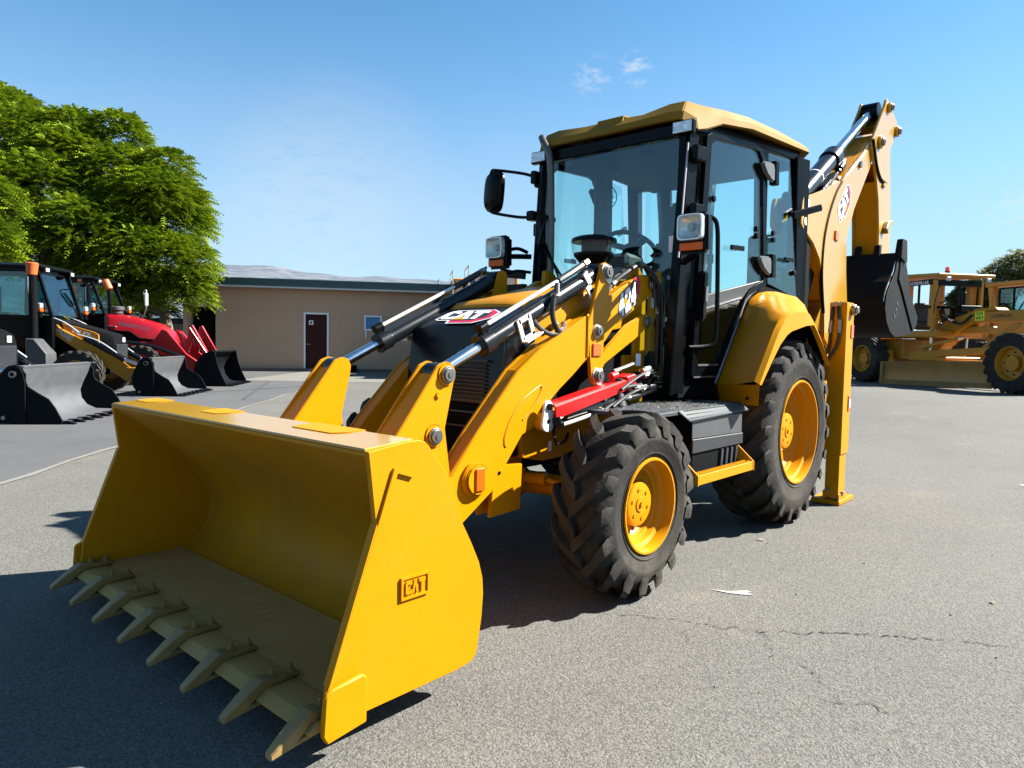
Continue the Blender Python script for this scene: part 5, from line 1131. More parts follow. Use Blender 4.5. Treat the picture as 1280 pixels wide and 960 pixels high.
# ---- rear fenders
def make_fender(s):
    fe = empty('rear_fender', (0, 0, 0), 0, BH)
    inn = [(.735, .73, 1.065), (.60, .73, 1.24), (.42, .73, 1.475), (.30, .73, 1.625), (.235, .74, 1.69), (.14, .75, 1.735), (0, .76, 1.757), (-.17, .77, 1.765), (-.36, .78, 1.745), (-.55, .79, 1.68), (-.72, .80, 1.55), (-.85, .80, 1.38)]
    mid = [(.85, .92, 1.075), (.70, .92, 1.275), (.53, .92, 1.485), (.42, .92, 1.60), (.33, .925, 1.658), (.22, .93, 1.70), (.06, .94, 1.722), (-.10, .95, 1.715), (-.28, .95, 1.665), (-.42, .95, 1.57), (-.53, .95, 1.44), (-.62, .95, 1.28)]
    out = [(.945, 1.12, 1.088), (.80, 1.12, 1.26), (.655, 1.12, 1.43), (.545, 1.12, 1.525), (.46, 1.12, 1.560), (.33, 1.12, 1.577), (.20, 1.12, 1.584), (.085, 1.12, 1.572), (-.03, 1.12, 1.505), (-.16, 1.12, 1.41), (-.28, 1.12, 1.305), (-.40, 1.12, 1.205)]
    lip = [(.925, 1.125, 1.082), (.775, 1.125, 1.225), (.635, 1.125, 1.345), (.52, 1.125, 1.412), (.44, 1.125, 1.440), (.31, 1.125, 1.462), (.16, 1.125, 1.487), (.0, 1.125, 1.498), (-.07, 1.125, 1.455), (-.18, 1.125, 1.375), (-.29, 1.125, 1.288), (-.405, 1.125, 1.195)]
    lip2 = [(x, 1.09, z-.004) for x, y, z in lip]
    o2 = [(x, 1.085, z+.018) for x, y, z in out]
    mb = MB(); mb.loft([[(x, s*y, z) for x, y, z in r] for r in (inn, mid, o2, out, lip, lip2)]); mb.build('fender_shell', YEL, fe, smooth=26)
    mb = MB(); mb.loft([[(x-.02*(x > 0)+.02*(x < 0), s*y, z-.022) for x, y, z in r] for r in (inn, mid, o2)]); mb.build('fender_lining', BLKM, fe, smooth=40)
    mb = MB(); mb.add([(.735, s*.73, 1.065), (.945, s*1.12, 1.085), (.905, s*1.10, .945), (.715, s*.75, .945), (.715, s*.72, 1.065), (.925, s*1.11, 1.085), (.885, s*1.09, .945), (.695, s*.74, .945)], [(0, 1, 2, 3), (7, 6, 5, 4), (0, 4, 5, 1), (1, 5, 6, 2), (2, 6, 7, 3), (3, 7, 4, 0)]); mb.build('fender_apron', YEL, fe, bev=.003)
    mb = MB(); mb.cyl((.895, s*1.02, .99), (.905, s*1.02, .99), .012, 10); mb.build('bolt_hole', BLK, fe)
    mb = MB(); mb.tube([(.765, s*.73, 1.07), (.63, s*.73, 1.24), (.45, s*.73, 1.48), (.33, s*.725, 1.64), (.26, s*.735, 1.71), (.16, s*.745, 1.76), (.06, s*.75, 1.80)], .010, 8); mb.build('edge_seal', bpy.data.materials['polished_moulding'], fe)
make_fender(1); make_fender(-1)

# ---- side deck, battery box and step
def make_step(s):
    sp = empty('side_step', (0, 0, 0), 0, BH)
    mb = MB(); mb.prism([(2.02, .945), (.80, .955), (.80, .930), (2.02, .920)], s*.44, s*.955); mb.build('deck', TREAD if s > 0 else TREAD, sp, bev=.004)
    mb = MB(); mb.add([(1.70, s*.955, .953), (.845, s*.955, .957), (.83, s*1.005, .915), (1.64, s*1.005, .893), (1.70, s*.955, .943), (.845, s*.955, .947), (.83, s*1.003, .905), (1.64, s*1.003, .883)], [(0, 1, 2, 3), (7, 6, 5, 4), (0, 4, 5, 1), (1, 5, 6, 2), (2, 6, 7, 3), (3, 7, 4, 0)]); mb.build('tread_edge', TREAD, sp, bev=.003)
    mb = MB()
    for i in range(46):
        for j in range(3):
            x = .86+.0172*i; t = (j+.5)/3; z = .957-.045*t+(-.004-.014*((x-.83)/.8))*t; y = .957+.047*t
            mb.obox((x-.005*(1 if (i+j) % 2 else -1), s*(y-.004), z+.003), (x+.005*(1 if (i+j) % 2 else -1), s*(y+.004), z-.001), .003, .003)
    tag(mb.build('tread_pattern', TREAD, sp, smooth=0), kind='stuff')
    mb = MB()
    r = random.Random(5)
    for i in range(150):
        x = r.uniform(.88, 1.85); y = r.uniform(.5, .945); a = r.uniform(0, 3); w = r.uniform(.003, .010)
        mb.obox((x-w*cos(a), s*(y-w*sin(a)), .957), (x+w*cos(a), s*(y+w*sin(a)), .957), .004, .005)
    tag(mb.build('deck_dirt', mat('deck_dirt', (.22, .19, .12), .9, var=.4) if s > 0 else bpy.data.materials['deck_dirt'], sp, smooth=0), kind='stuff')
    mb = MB(); mb.box(.885, 1.55, min(s*.44, s*.975), max(s*.44, s*.975), .52, .92); mb.build('battery_box', BLKM, sp, bev=.008)
    mb = MB(); mb.add([(1.575, s*.979, .893), (.883, s*.979, .893), (.880, s*.979, .762), (1.572, s*.979, .778), (1.575, s*.985, .893), (.883, s*.985, .893), (.880, s*.985, .762), (1.572, s*.985, .778)], [(0, 1, 2, 3), (7, 6, 5, 4), (0, 4, 5, 1), (1, 5, 6, 2), (2, 6, 7, 3), (3, 7, 4, 0)]); mb.build('grey_cover', GREY, sp, bev=.003)
    mb = MB(); mb.add([(1.572, s*.979, .775), (.872, s*.979, .760), (.868, s*.979, .690), (1.570, s*.979, .690), (1.572, s*.990, .775), (.872, s*.990, .760), (.868, s*.990, .690), (1.570, s*.990, .690)], [(0, 1, 2, 3), (7, 6, 5, 4), (0, 4, 5, 1), (1, 5, 6, 2), (2, 6, 7, 3), (3, 7, 4, 0)]); mb.build('dark_cover', DGREY, sp, bev=.003)
    mb = MB(); mb.box(1.20, 1.56, min(s*.86, s*.97), max(s*.86, s*.97),   .55, .66); mb.build('tank_skirt', DGREY, sp, bev=.01)
    mb = MB()
    for k in range(4): mb.prism([(1.18-.07*k, .68), (1.15-.07*k, .68), (1.165-.07*k, .56), (1.195-.07*k, .56)], s*.976, s*.990)
    mb.build('vent_slat', DGREY, sp)
    mb = MB(); mb.prism([(1.672, .590), (.922, .585), (.920, .560), (1.672, .560)], s*.93, s*1.085) if False else mb.box(.93, 1.672, min(s*1.03, s*1.08), max(s*1.03, s*1.08), .572, .583)
    mb.box(.92, 1.676, min(s*1.078, s*1.086), max(s*1.078, s*1.086), .528, .586)
    tr = mb.build('step_tread', YEL, sp, bev=.003)
    mb = MB()
    for i in range(34): mb.box(.945+.0213*i, .957+.0213*i, min(s*1.066, s*1.076), max(s*1.066, s*1.076), .583, .592); mb.box(.945+.0213*i, .957+.0213*i, min(s*1.034, s*1.042), max(s*1.034, s*1.042), .583, .592)
    tag(mb.build('step_teeth', YEL, sp, smooth=0), kind='stuff')
    for x0, x1 in ((.908, .92), (1.676, 1.688)):
        mb = MB(); mb.add([(x, s*y, z) for x in (x0, x1) for y, z in ((1.09, .585), (1.09, .525), (.86, .60), (.84, .75), (.90, .75))], [(0, 1, 2, 3, 4), (9, 8, 7, 6, 5)]+[(i, (i+1) % 5, (i+1) % 5+5, i+5) for i in range(5)]); mb.build('step_bracket', YEL, sp, bev=.002)
make_step(1); make_step(-1)
# ---- rear: stabilisers, slide frame, boom, stick, bucket
def make_rear():
    fr = empty('rear_frame', (0, 0, 0), 0, BH)
    mb = MB(); mb.box(-1.0, -.86, -.93, .93, .55, .72).box(-1.0, -.86, -.93, .93, 1.05, 1.20).box(-.86, -.60, -.40, .40, .60, 1.15); mb.build('slide_frame', YEL, fr, bev=.01)
    mb = MB(); mb.box(-.80, -.66, .30, .80, 1.0, 2.30); mb.build('rear_shroud', BLKM, fr, bev=.02)
    for s in (1, -1):
        lg = empty('stabiliser_leg', (0, 0, 0), 0, BH)
        mb = MB(); mb.box(-1.06, -.862, min(s*.955, s*1.092), max(s*.955, s*1.092), .435, 1.715); mb.build('leg_sleeve', YEL, lg, bev=.006)
        mb = MB(); mb.box(-1.045, -.878, min(s*.968, s*1.080), max(s*.968, s*1.080), .07, .60); mb.build('leg_tube', YEL, lg, bev=.005)
        mb = MB(); mb.prism([(-1.27, .035), (-1.25, .045), (-.89, .045), (-.87, .035), (-.87, .004), (-1.27, .004)], s*.86, s*1.095)
        mb.box(-1.05, -.87, min(s*.955, s*.972), max(s*.955, s*.972), .045, .12).box(-1.05, -.87, min(s*1.076, s*1.09), max(s*1.076, s*1.09), .045, .10) ; mb.build('foot_pad', YEL, lg, bev=.004)
        mb = MB(); mb.cyl((-.95, s*1.075, .10), (-.95, s*1.10, .10), .018, 12).cyl((-.866, s*1.0, .13), (-.858, s*1.0, .13), .014, 10); mb.build('foot_pin', ZINC, lg)
        mb = MB(); mb.cyl((-1.0, s*1.092, 1.655), (-1.0, s*1.125, 1.655), .045, 20); mb.cyl((-1.0, s*1.125, 1.655), (-1.0, s*1.145, 1.655), .03, 14); mb.build('leg_pin', ZINC, lg, bev=.003)
        mb = MB(); mb.box(-1.05, -.985, min(s*1.0925, s*1.10), max(s*1.0925, s*1.10), 1.42, 1.53); mb.build('reflector', ORG, lg, bev=.003)
        mb = MB(); mb.box(-1.04, -.99, min(s*1.0925, s*1.10), max(s*1.0925, s*1.10), .80, .93); mb.build('side_marker', ORG, lg, bev=.003)
        mb = MB(); mb.box(-1.03, -1.0, min(s*1.1005, s*1.103), max(s*1.1005, s*1.103), .83, .90); mb.build('white_sticker', WHT, lg)
        for z0 in (.52, .70):
            mb = MB(); mb.cyl((-.862, s*.985, z0+.16), (-.852, s*.985, z0+.16), .014, 8); mb.build('bolt', YEL, lg)
        mb = MB(); mb.tube([(-.90, s*.99, 1.715), (-.85, s*.985, 1.66), (-.845, s*.975, 1.50), (-.84, s*.965, 1.34), (-.83, s*.93, 1.24), (-.82, s*.88, 1.18)], .013, 8)
        mb.tube([(-.90, s*1.03, 1.715), (-.845, s*1.03, 1.66), (-.84, s*1.045, 1.50), (-.838, s*1.03, 1.36), (-.83, s*.97, 1.25), (-.82, s*.90, 1.16)], .013, 8); mb.build('hydraulic_hose', RUBH, lg)
        mb = MB(); mb.cyl((-.845, s*.978, 1.56), (-.842, s*.97, 1.46), .017, 10).cyl((-.842, s*1.045, 1.57), (-.84, s*1.043, 1.46), .017, 10).box(-.875, -.845, min(s*.975, s*1.05), max(s*.975, s*1.05), 1.68, 1.715); mb.build('hose_fitting', ZINC, lg)
    # boom
    bo = empty('boom', (0, 0, 0), 0, BH)
    yo, yi = .82, .56
    prof = [(-.541, 2.571), (-.515, 2.53), (-.498, 2.45), (-.498, 2.34), (-.545, 2.305), (-.639, 2.271), (-.80, 2.21), (-.96, 2.101), (-1.07, 1.93), (-1.13, 1.76), (-1.12, 1.62), (-1.15, 1.42), (-1.36, 1.30), (-1.62, 1.36), (-1.70, 1.55), (-1.766, 1.75), (-1.69, 2.05), (-1.664, 2.343), (-1.847, 2.657), (-2.298, 3.143), (-2.62, 3.44), (-2.60, 3.55), (-2.45, 3.50), (-2.187, 3.295), (-1.80, 3.06), (-1.484, 2.855), (-1.30, 2.81), (-1.10, 2.72), (-.90, 2.66), (-.70, 2.60)]
    for a, b in ((yo-.03, yo), (yi, yi+.03)):
        mb = MB(); mb.prism(prof, a, b); mb.build('boom_plate', YELT, bo, bev=.006, seg=2)
    mb = MB()
    for line in ([(-1.766, 1.75), (-1.69, 2.05), (-1.664, 2.343), (-1.847, 2.657), (-2.298, 3.143), (-2.62, 3.44)], [(-1.484, 2.825), (-1.80, 3.03), (-2.187, 3.265), (-2.45, 3.47)], [(-.70, 2.25), (-.96, 2.12), (-1.07, 1.95), (-1.12, 1.76)]):
        for (x0, z0), (x1, z1) in zip(line[:-1], line[1:]):
            mb.obox((x0, (yo+yi)/2, z0), (x1, (yo+yi)/2, z1), yo-yi-.062, .022, up=(0, 1, 0)) if False else mb.prism([(x0, z0), (x1, z1), (x1+.02, z1+.012), (x0+.02, z0+.012)], yi+.031, yo-.031)
    mb.build('boom_web', YEL, bo)
    # curved doubler seam on the boom side
    seam = [(-1.463, 2.840), (-1.34, 2.74), (-1.22, 2.60), (-1.13, 2.46), (-1.06, 2.30), (-1.03, 2.12), (-1.035, 1.95), (-1.08, 1.76), (-1.12, 1.64)]
    mb = MB(); mb.tube([(x, yo, z) for x, z in seam], .014, 6); mb.build('seam_edge', BLKM, bo)
    dbl = seam+[(-1.15, 1.42), (-1.36, 1.30), (-1.62, 1.36), (-1.70, 1.55), (-1.745, 1.75), (-1.675, 2.05), (-1.645, 2.343), (-1.83, 2.65), (-2.28, 3.13), (-2.43, 3.46), (-2.187, 3.275), (-1.80, 3.04)]
    mb = MB(); mb.prism([(x, z) for x, z in dbl], yo+.0005, yo+.008); mb.build('boom_doubler', YELT, bo)
    for x, z in ((-.627, 2.518), (-.582, 2.365)):
        mb = MB(); mb.cyl((x, yo+.001, z), (x, yo+.008, z), .032, 16); mb.build('boom_bolt', WHT, bo)
    mb = MB(); mb.prism([(-1.305, 2.385), (-1.375, 2.37), (-1.365, 2.29), (-1.295, 2.305)], yo+.0085, yo+.022); mb.build('reflector', ORG, bo, bev=.003)
    mb = MB(); mb.cyl((-1.94, yo+.0085, 3.09), (-1.94, yo+.03, 3.09), .032, 14); mb.build('boom_pin', ZINC, bo)
    # kingpost under the boom
    mb = MB(); mb.box(-1.30, -1.0, .44, .88, .50, 1.28).box(-1.62, -1.30, .56, .76, .62, 1.30).cyl((-1.42, .42, 1.42), (-1.42, .90, 1.42), .07, 20); mb.build('swing_post', YEL, BH, bev=.01)
    # crowd cylinder
    c = empty('crowd_cylinder', (0, 0, 0), 0, BH); y = .69
    a = Vector((-.70, y, 2.57)); b = Vector((-2.72, y, 3.80)); d = (b-a).normalized()
    up = Vector((0, 1, 0)).cross(d); up = up if up.z > 0 else -up
    mb = MB(); mb.cyl(a, a+d*1.05, .078, 28).cyl(a+d*.92, a+d*1.07, .095, 28).cyl((a.x, y-.09, a.z), (a.x, y+.09, a.z), .08, 24); mb.build('cylinder_barrel', CYLB, c, bev=.004)
    mb = MB(); mb.cyl(a+d*.50, a+d*.512, .0795, 28); mb.build('barrel_band', WHT, c)
    mb = MB(); mb.cyl(a+d*1.0, b, .046, 24); mb.build('cylinder_rod', CHR, c)
    mb = MB(); mb.cyl((b.x, y-.08, b.z), (b.x, y+.08, b.z), .09, 20); mb.build('cylinder_eye', BLK, c)
    mb = MB(); q = -up*.13+Vector((0, .05, 0)); mb.tube([a+d*.12+q, a+d*.98+q], .016, 8, smooth=False); mb.cyl(a+d*1.02+q*.9, a+d*1.12+q*.9, .04, 14); mb.cyl(a+d*.98+q, a+d*1.2+q*.8, .028, 12); mb.build('cylinder_pipe', CYLB, c)
    mb = MB()
    for k in range(5):
        p = a+d*(.30+.10*k)-up*(.15)+Vector((0, .07, 0)); mb.tube([p, p+d*.05+up*.01, p+d*.13-up*.04, p+d*.20-up*.10], .014, 7)
    mb.build('hydraulic_hose', RUBH, c)
    mb = MB()
    for k in range(6): p = a+d*(.28+.11*k)-up*.15+Vector((0, .085, 0)); mb.cyl(p, p+d*.05, .017, 8)
    mb.build('hose_fitting', ZINC, c)
    # boom cylinder below, in the shade between the plates
    mb = MB(); mb.cyl((-.75, y, 1.55), (-1.55, y, 2.75), .065, 20); mb.build('boom_cylinder', CYLB, BH)
    # stick
    sk = empty('dipper_stick', (0, 0, 0), 0, BH)
    near = [(-2.70, 3.905), (-2.66, 3.885), (-2.60, 3.80), (-2.235, 3.395), (-2.225, 3.33), (-2.29, 3.25), (-2.44, 3.033), (-2.53, 2.85), (-2.585, 2.62), (-2.64, 2.20), (-2.66, 1.95), (-3.03, 1.95), (-3.045, 2.40), (-3.01, 2.75), (-2.965, 3.00), (-2.90, 3.30), (-2.885, 3.43), (-3.10, 3.63), (-3.115, 3.70), (-3.085, 3.765)]
    yo2, yi2 = .852, .59
    for aa, bb in ((yo2-.024, yo2), (yi2, yi2+.024)):
        mb = MB(); mb.prism(near, aa, bb); mb.build('stick_plate', YELT if aa > .6 else YELT, sk, bev=.005, seg=2)
    mb = MB()
    for line in ([(-2.44, 3.02), (-2.53, 2.85), (-2.585, 2.62), (-2.64, 2.20), (-2.66, 1.95)], [(-3.045, 2.40), (-3.01, 2.75), (-2.965, 3.00), (-2.90, 3.30)], [(-3.03, 1.95), (-3.045, 2.40)]):
        for (x0, z0), (x1, z1) in zip(line[:-1], line[1:]):
            k = -.02 if x0 > -2.8 else .02
            mb.prism([(x0+k, z0), (x1+k, z1), (x1+k*1.9, z1), (x0+k*1.9, z0)], yi2+.0245, yo2-.0245)
    mb.build('stick_web', YEL, sk)
    mb = MB(); mb.prism([(-2.86, 3.80), (-2.60, 3.62), (-2.66, 3.56), (-2.90, 3.74)], yi2+.025, yo2-.025); mb.build('stick_brace', YELT, sk, bev=.005)
    for x, z, r in ((-2.748, 3.823, .052), (-3.070, 3.655, .058), (-2.473, 3.412, .066)):
        mb = MB(); mb.cyl((x, yo2, z), (x, yo2+.03, z), r, 24); bs = mb.build('pin_boss', YELT, sk, bev=.005)
        pin(sk, x, yo2+.031, z, r*.66, 1)
    mb = MB(); mb.tube([(-2.235, yo2+.002, 3.39), (-2.30, yo2+.004, 3.28), (-2.40, yo2+.004, 3.15), (-2.55, yo2+.004, 3.06), (-2.74, yo2+.004, 3.05)], .018, 8); mb.build('edge_guard', BLKM, sk)
    mb = MB(); mb.prism([(-2.62, 3.02), (-2.74, 3.07), (-2.76, 3.03), (-2.66, 2.99)], yo2+.001, yo2+.02); mb.build('small_bracket', STEELY, sk)
    mb = MB(); mb.prism([(-2.70, 2.58), (-2.78, 2.66), (-2.90, 2.69), (-2.96, 2.66), (-2.84, 2.62), (-2.76, 2.53)], yo2+.001, yo2+.05); mb.build('stop_lug', STEELY, sk, bev=.006)
    # yellow link towards the bucket hidden behind it
    mb = MB(); mb.cyl((-2.85, .44, 2.06), (-2.85, .88, 2.06), .06, 18); mb.build('stick_pin', ZINC, sk)
    # digging bucket, closed back towards the machine, teeth up
    db = empty('digging_bucket', (0, 0, 0), 0, BH)
    y1, y0 = 1.08, .47
    side = [(-2.52, 2.42), (-2.46, 2.30), (-2.38, 2.105), (-2.24, 1.98), (-2.13, 1.89), (-2.085, 1.83), (-2.052, 1.735), (-2.13, 1.60), (-2.28, 1.497), (-2.47, 1.452), (-2.80, 1.47), (-3.18, 1.505), (-3.28, 1.60), (-3.30, 1.69), (-2.96, 1.90), (-2.70, 2.19), (-2.655, 2.42)]
    prof_back = [(-2.475, 2.285), (-2.36, 2.10), (-2.22, 1.985), (-2.115, 1.88), (-2.072, 1.80), (-2.075, 1.725), (-2.145, 1.605), (-2.285, 1.51), (-2.47, 1.466), (-2.80, 1.484), (-3.16, 1.52)]
    for yy in (y1, y0+.02):
        mb = MB(); mb.prism(side, yy-.02, yy); pl_ = mb.build('bucket_side', BBK, db, bev=.003)
    mb = MB(); mb.prism([(-2.655, 2.42), (-2.53, 2.28), (-2.45, 2.03), (-2.60, 1.93), (-3.12, 1.53), (-3.27, 1.60), (-3.295, 1.69), (-2.96, 1.895), (-2.72, 2.19)], y1+.0005, y1+.016); mb.build('side_cutter', BBK, db, bev=.004)
    mb = MB(); mb.loft([[(x, y0+.0205, z) for x, z in prof_back], [(x, y1-.0205, z) for x, z in prof_back]]); mb.build('bucket_back', BBK, db, solid=.016, smooth=40)
    mb = MB(); mb.loft([[(x+.0165, y0+.0205, z+.004) for x, z in prof_back[2:5]], [(x+.0165, y1-.0205, z+.004) for x, z in prof_back[2:5]]]); mb.build('back_stiffener', BBK, db, solid=.008)
    for y in (y0+.05, y0+.225, y0+.41):
        mb = MB(); mb.prism([(-2.44, 2.17), (-2.40, 2.18), (-2.44, 2.28), (-2.47, 2.385), (-2.52, 2.39), (-2.50, 2.28)], y-.03, y+.03); mb.build('bucket_tooth', BBK, db, bev=.008)
        mb = MB(); mb.tube([(-2.385, y-.03, 2.155), (-2.38, y, 2.145), (-2.385, y+.03, 2.155)], .008, 6); mb.build('worn_weld', STEELY, db)
    mb = MB(); mb.prism([(-2.512, 2.435), (-2.645, 2.435), (-2.69, 2.22), (-2.60, 2.20), (-2.44, 2.24), (-2.46, 2.32)], y1-.035, y1+.03); mb.build('corner_tooth', BBK, db, bev=.008)
    mb = MB(); mb.cyl((-2.60, y1+.0165, 2.19), (-2.60, y1+.02, 2.19), .022, 12).cyl((-3.05, y1+.0165, 1.74), (-3.05, y1+.02, 1.74), .022, 12); mb.build('cutter_bolt', BLK, db)
    mb = MB()
    for L_, x in ((LC, 0), (LA, .072), (LT, .144)): mb.prismM([(x+p[0]*.066, p[1]*.075) for p in L_], 0, .004, Vector((-2.40, y1+.0006, 1.63)), Vector((-.70, 0, .71)), Vector((.71, 0, .70)))
    mb.build('raised_letters', DGREY, db)
    return bo
BOOM = make_rear()
cat_logo('boom_emblem', BOOM, Vector((-1.46, .8285, 2.45)), Vector((-.68, 0, .73)), Vector((.73, 0, .68)), .41, .175)
# ------------------------------------------------------------------ the row of parked loaders on the left
ROWYAW = atan2(.66063, -.75071)
def small_wheel(parent, x, yc, R, w, s, rimm, nl=16, name='wheel'):
    wh = empty(name, (x, yc, R), 0, parent)
    hw = w/2; ri = R*.55
    mb = MB(); mb.lathe([(-hw+.02, ri), (-hw, R*.75), (-hw+.01, R-.06), (-hw+.05, R-.03), (hw-.05, R-.03), (hw-.01, R-.06), (hw, R*.75), (hw-.02, ri)], (0, 0, 0), s, 40)
    for half in (1, -1):
        for i in range(nl):
            a = tau*(i+(.5 if half < 0 else 0))/nl; st = []
            for t, sk in ((-.05, -.2), (.5, .5), (1.0, 1.0), (1.03, 1.05)):
                an = a-.4*(1-sk); top = R if t < 1.02 else R-.08; bot = top-.05; y = half*t*hw; dw = .035/R*(1+.3*t)
                st.append([(bot*cos(an-dw*1.4), s*y, bot*sin(an-dw*1.4)), (top*cos(an-dw), s*y, top*sin(an-dw)), (top*cos(an+dw), s*y, top*sin(an+dw)), (bot*cos(an+dw*1.4), s*y, bot*sin(an+dw*1.4))])
            o = len(mb.v); mb.loft(st, closed=True); mb.f += [(o, o+1, o+2, o+3), (o+15, o+14, o+13, o+12)]; mb.mi += [0, 0]
    mb.build('tyre', RUB, wh)
    mb = MB(); mb.lathe([(hw-.02, ri+.01), (hw-.01, ri-.01), (hw-.06, ri-.03), (hw*.2, ri-.05), (hw*.1, R*.25), (hw*.55, R*.24), (hw*.55, .01)], (0, 0, 0), s, 32); mb.lathe([(-hw+.02, ri+.01), (-hw+.06, ri-.03), (hw*.08, ri-.05), (hw*.08, .01)], (0, 0, 0), s, 24); mb.build('rim', rimm, wh)
    mb = MB()
    for i in range(8): t = tau*i/8; mb.cyl((R*.36*cos(t), s*hw*.1, R*.36*sin(t)), (R*.36*cos(t), s*(hw*.1+.03), R*.36*sin(t)), .018, 6)
    mb.build('wheel_nut', BLK, wh)
    return wh
def row_bucket(parent, m_out, m_in, w=2.15, black=False):
    bk = empty('front_bucket', (0, 0, 0), 0, parent)
    if not black:
        side = [(-.01, .0), (.0, .05), (-.10, .25), (-.19, .38), (-.34, .47), (-.47, .56), (-.50, .64), (-.495, .74), (-.56, .85), (-.64, .885), (-.74, .86), (-.82, .78), (-.92, .58), (-.98, .40), (-.94, .20), (-.80, .03), (-.65, .0)]
        back = [(-.53, .855), (-.58, .70), (-.66, .52), (-.71, .38), (-.69, .24), (-.60, .12), (-.45, .05), (0.0, .035)]
    else:
        side = [(-.02, .0), (.0, .05), (-.12, .30), (-.24, .62), (-.30, .96), (-.40, 1.0), (-.62, .90), (-.78, .70), (-.86, .48), (-.82, .24), (-.66, .04), (-.5, .0)]
        back = [(-.30, .97), (-.45, .84), (-.58, .66), (-.66, .46), (-.62, .26), (-.50, .10), (-.36, .04), (0, .035)]
    for y in (.012, w):
        mb = MB(); mb.prism(side, y-.024, y); mb.build('side_plate', m_out, bk, bev=.004)
        if not black:
            mb = MB(); o = -1 if y < 1 else 1; mb.prism([(-.50, .01), (-.50, .60), (-.52, .74), (-.57, .84), (-.64, .872), (-.73, .85), (-.80, .76), (-.86, .6), (-.88, .02)], y-.012+o*.0125, y-.012+o*.030); sp_ = mb.build('mount_plate', m_out, bk, bev=.004)
            mb = MB(); mb.cyl((-.66, y-.012+o*.03, .74), (-.66, y-.012+o*.06, .74), .05, 18).cyl((-.80, y-.012+o*.03, .10), (-.80, y-.012+o*.05, .10), .03, 14); mb.build('plate_pin', ZINC, bk)
            mb = MB(); mb.cyl((-.66, y-.012+o*.060, .74), (-.66, y-.012+o*.063, .74), .03, 14); mb.build('plate_hole', BLK, bk)
    mb = MB(); mb.loft([[(x, .0005, z) for x, z in back], [(x, w-.0245, z) for x, z in back]]); mb.build('bucket_back', m_in, bk, solid=-.02, smooth=45)
    mb = MB(); mb.prism([(-.52, .86), (-.60, .87), (-.61, .84), (-.54, .82)], .002, w-.026) if not black else mb.prism([(-.28, .975), (-.40, .99), (-.41, .96), (-.30, .94)], .002, w-.026); mb.build('top_lip', m_in, bk, bev=.004)
    mb = MB(); mb.box(-.14, .02, .0, w-.02, .012, .032); mb.build('cutting_edge', m_out, bk, bev=.004)
    for k in range(8):
        y = .04+(w-.1)*k/7; mb = MB(); mb.prism([(-.08, .05), (.05, .055), (.17, .015), (.16, .0), (.0, .01), (-.08, .03)], y-.035, y+.035); mb.build('tooth', BBK, bk, bev=.006)
    return bk
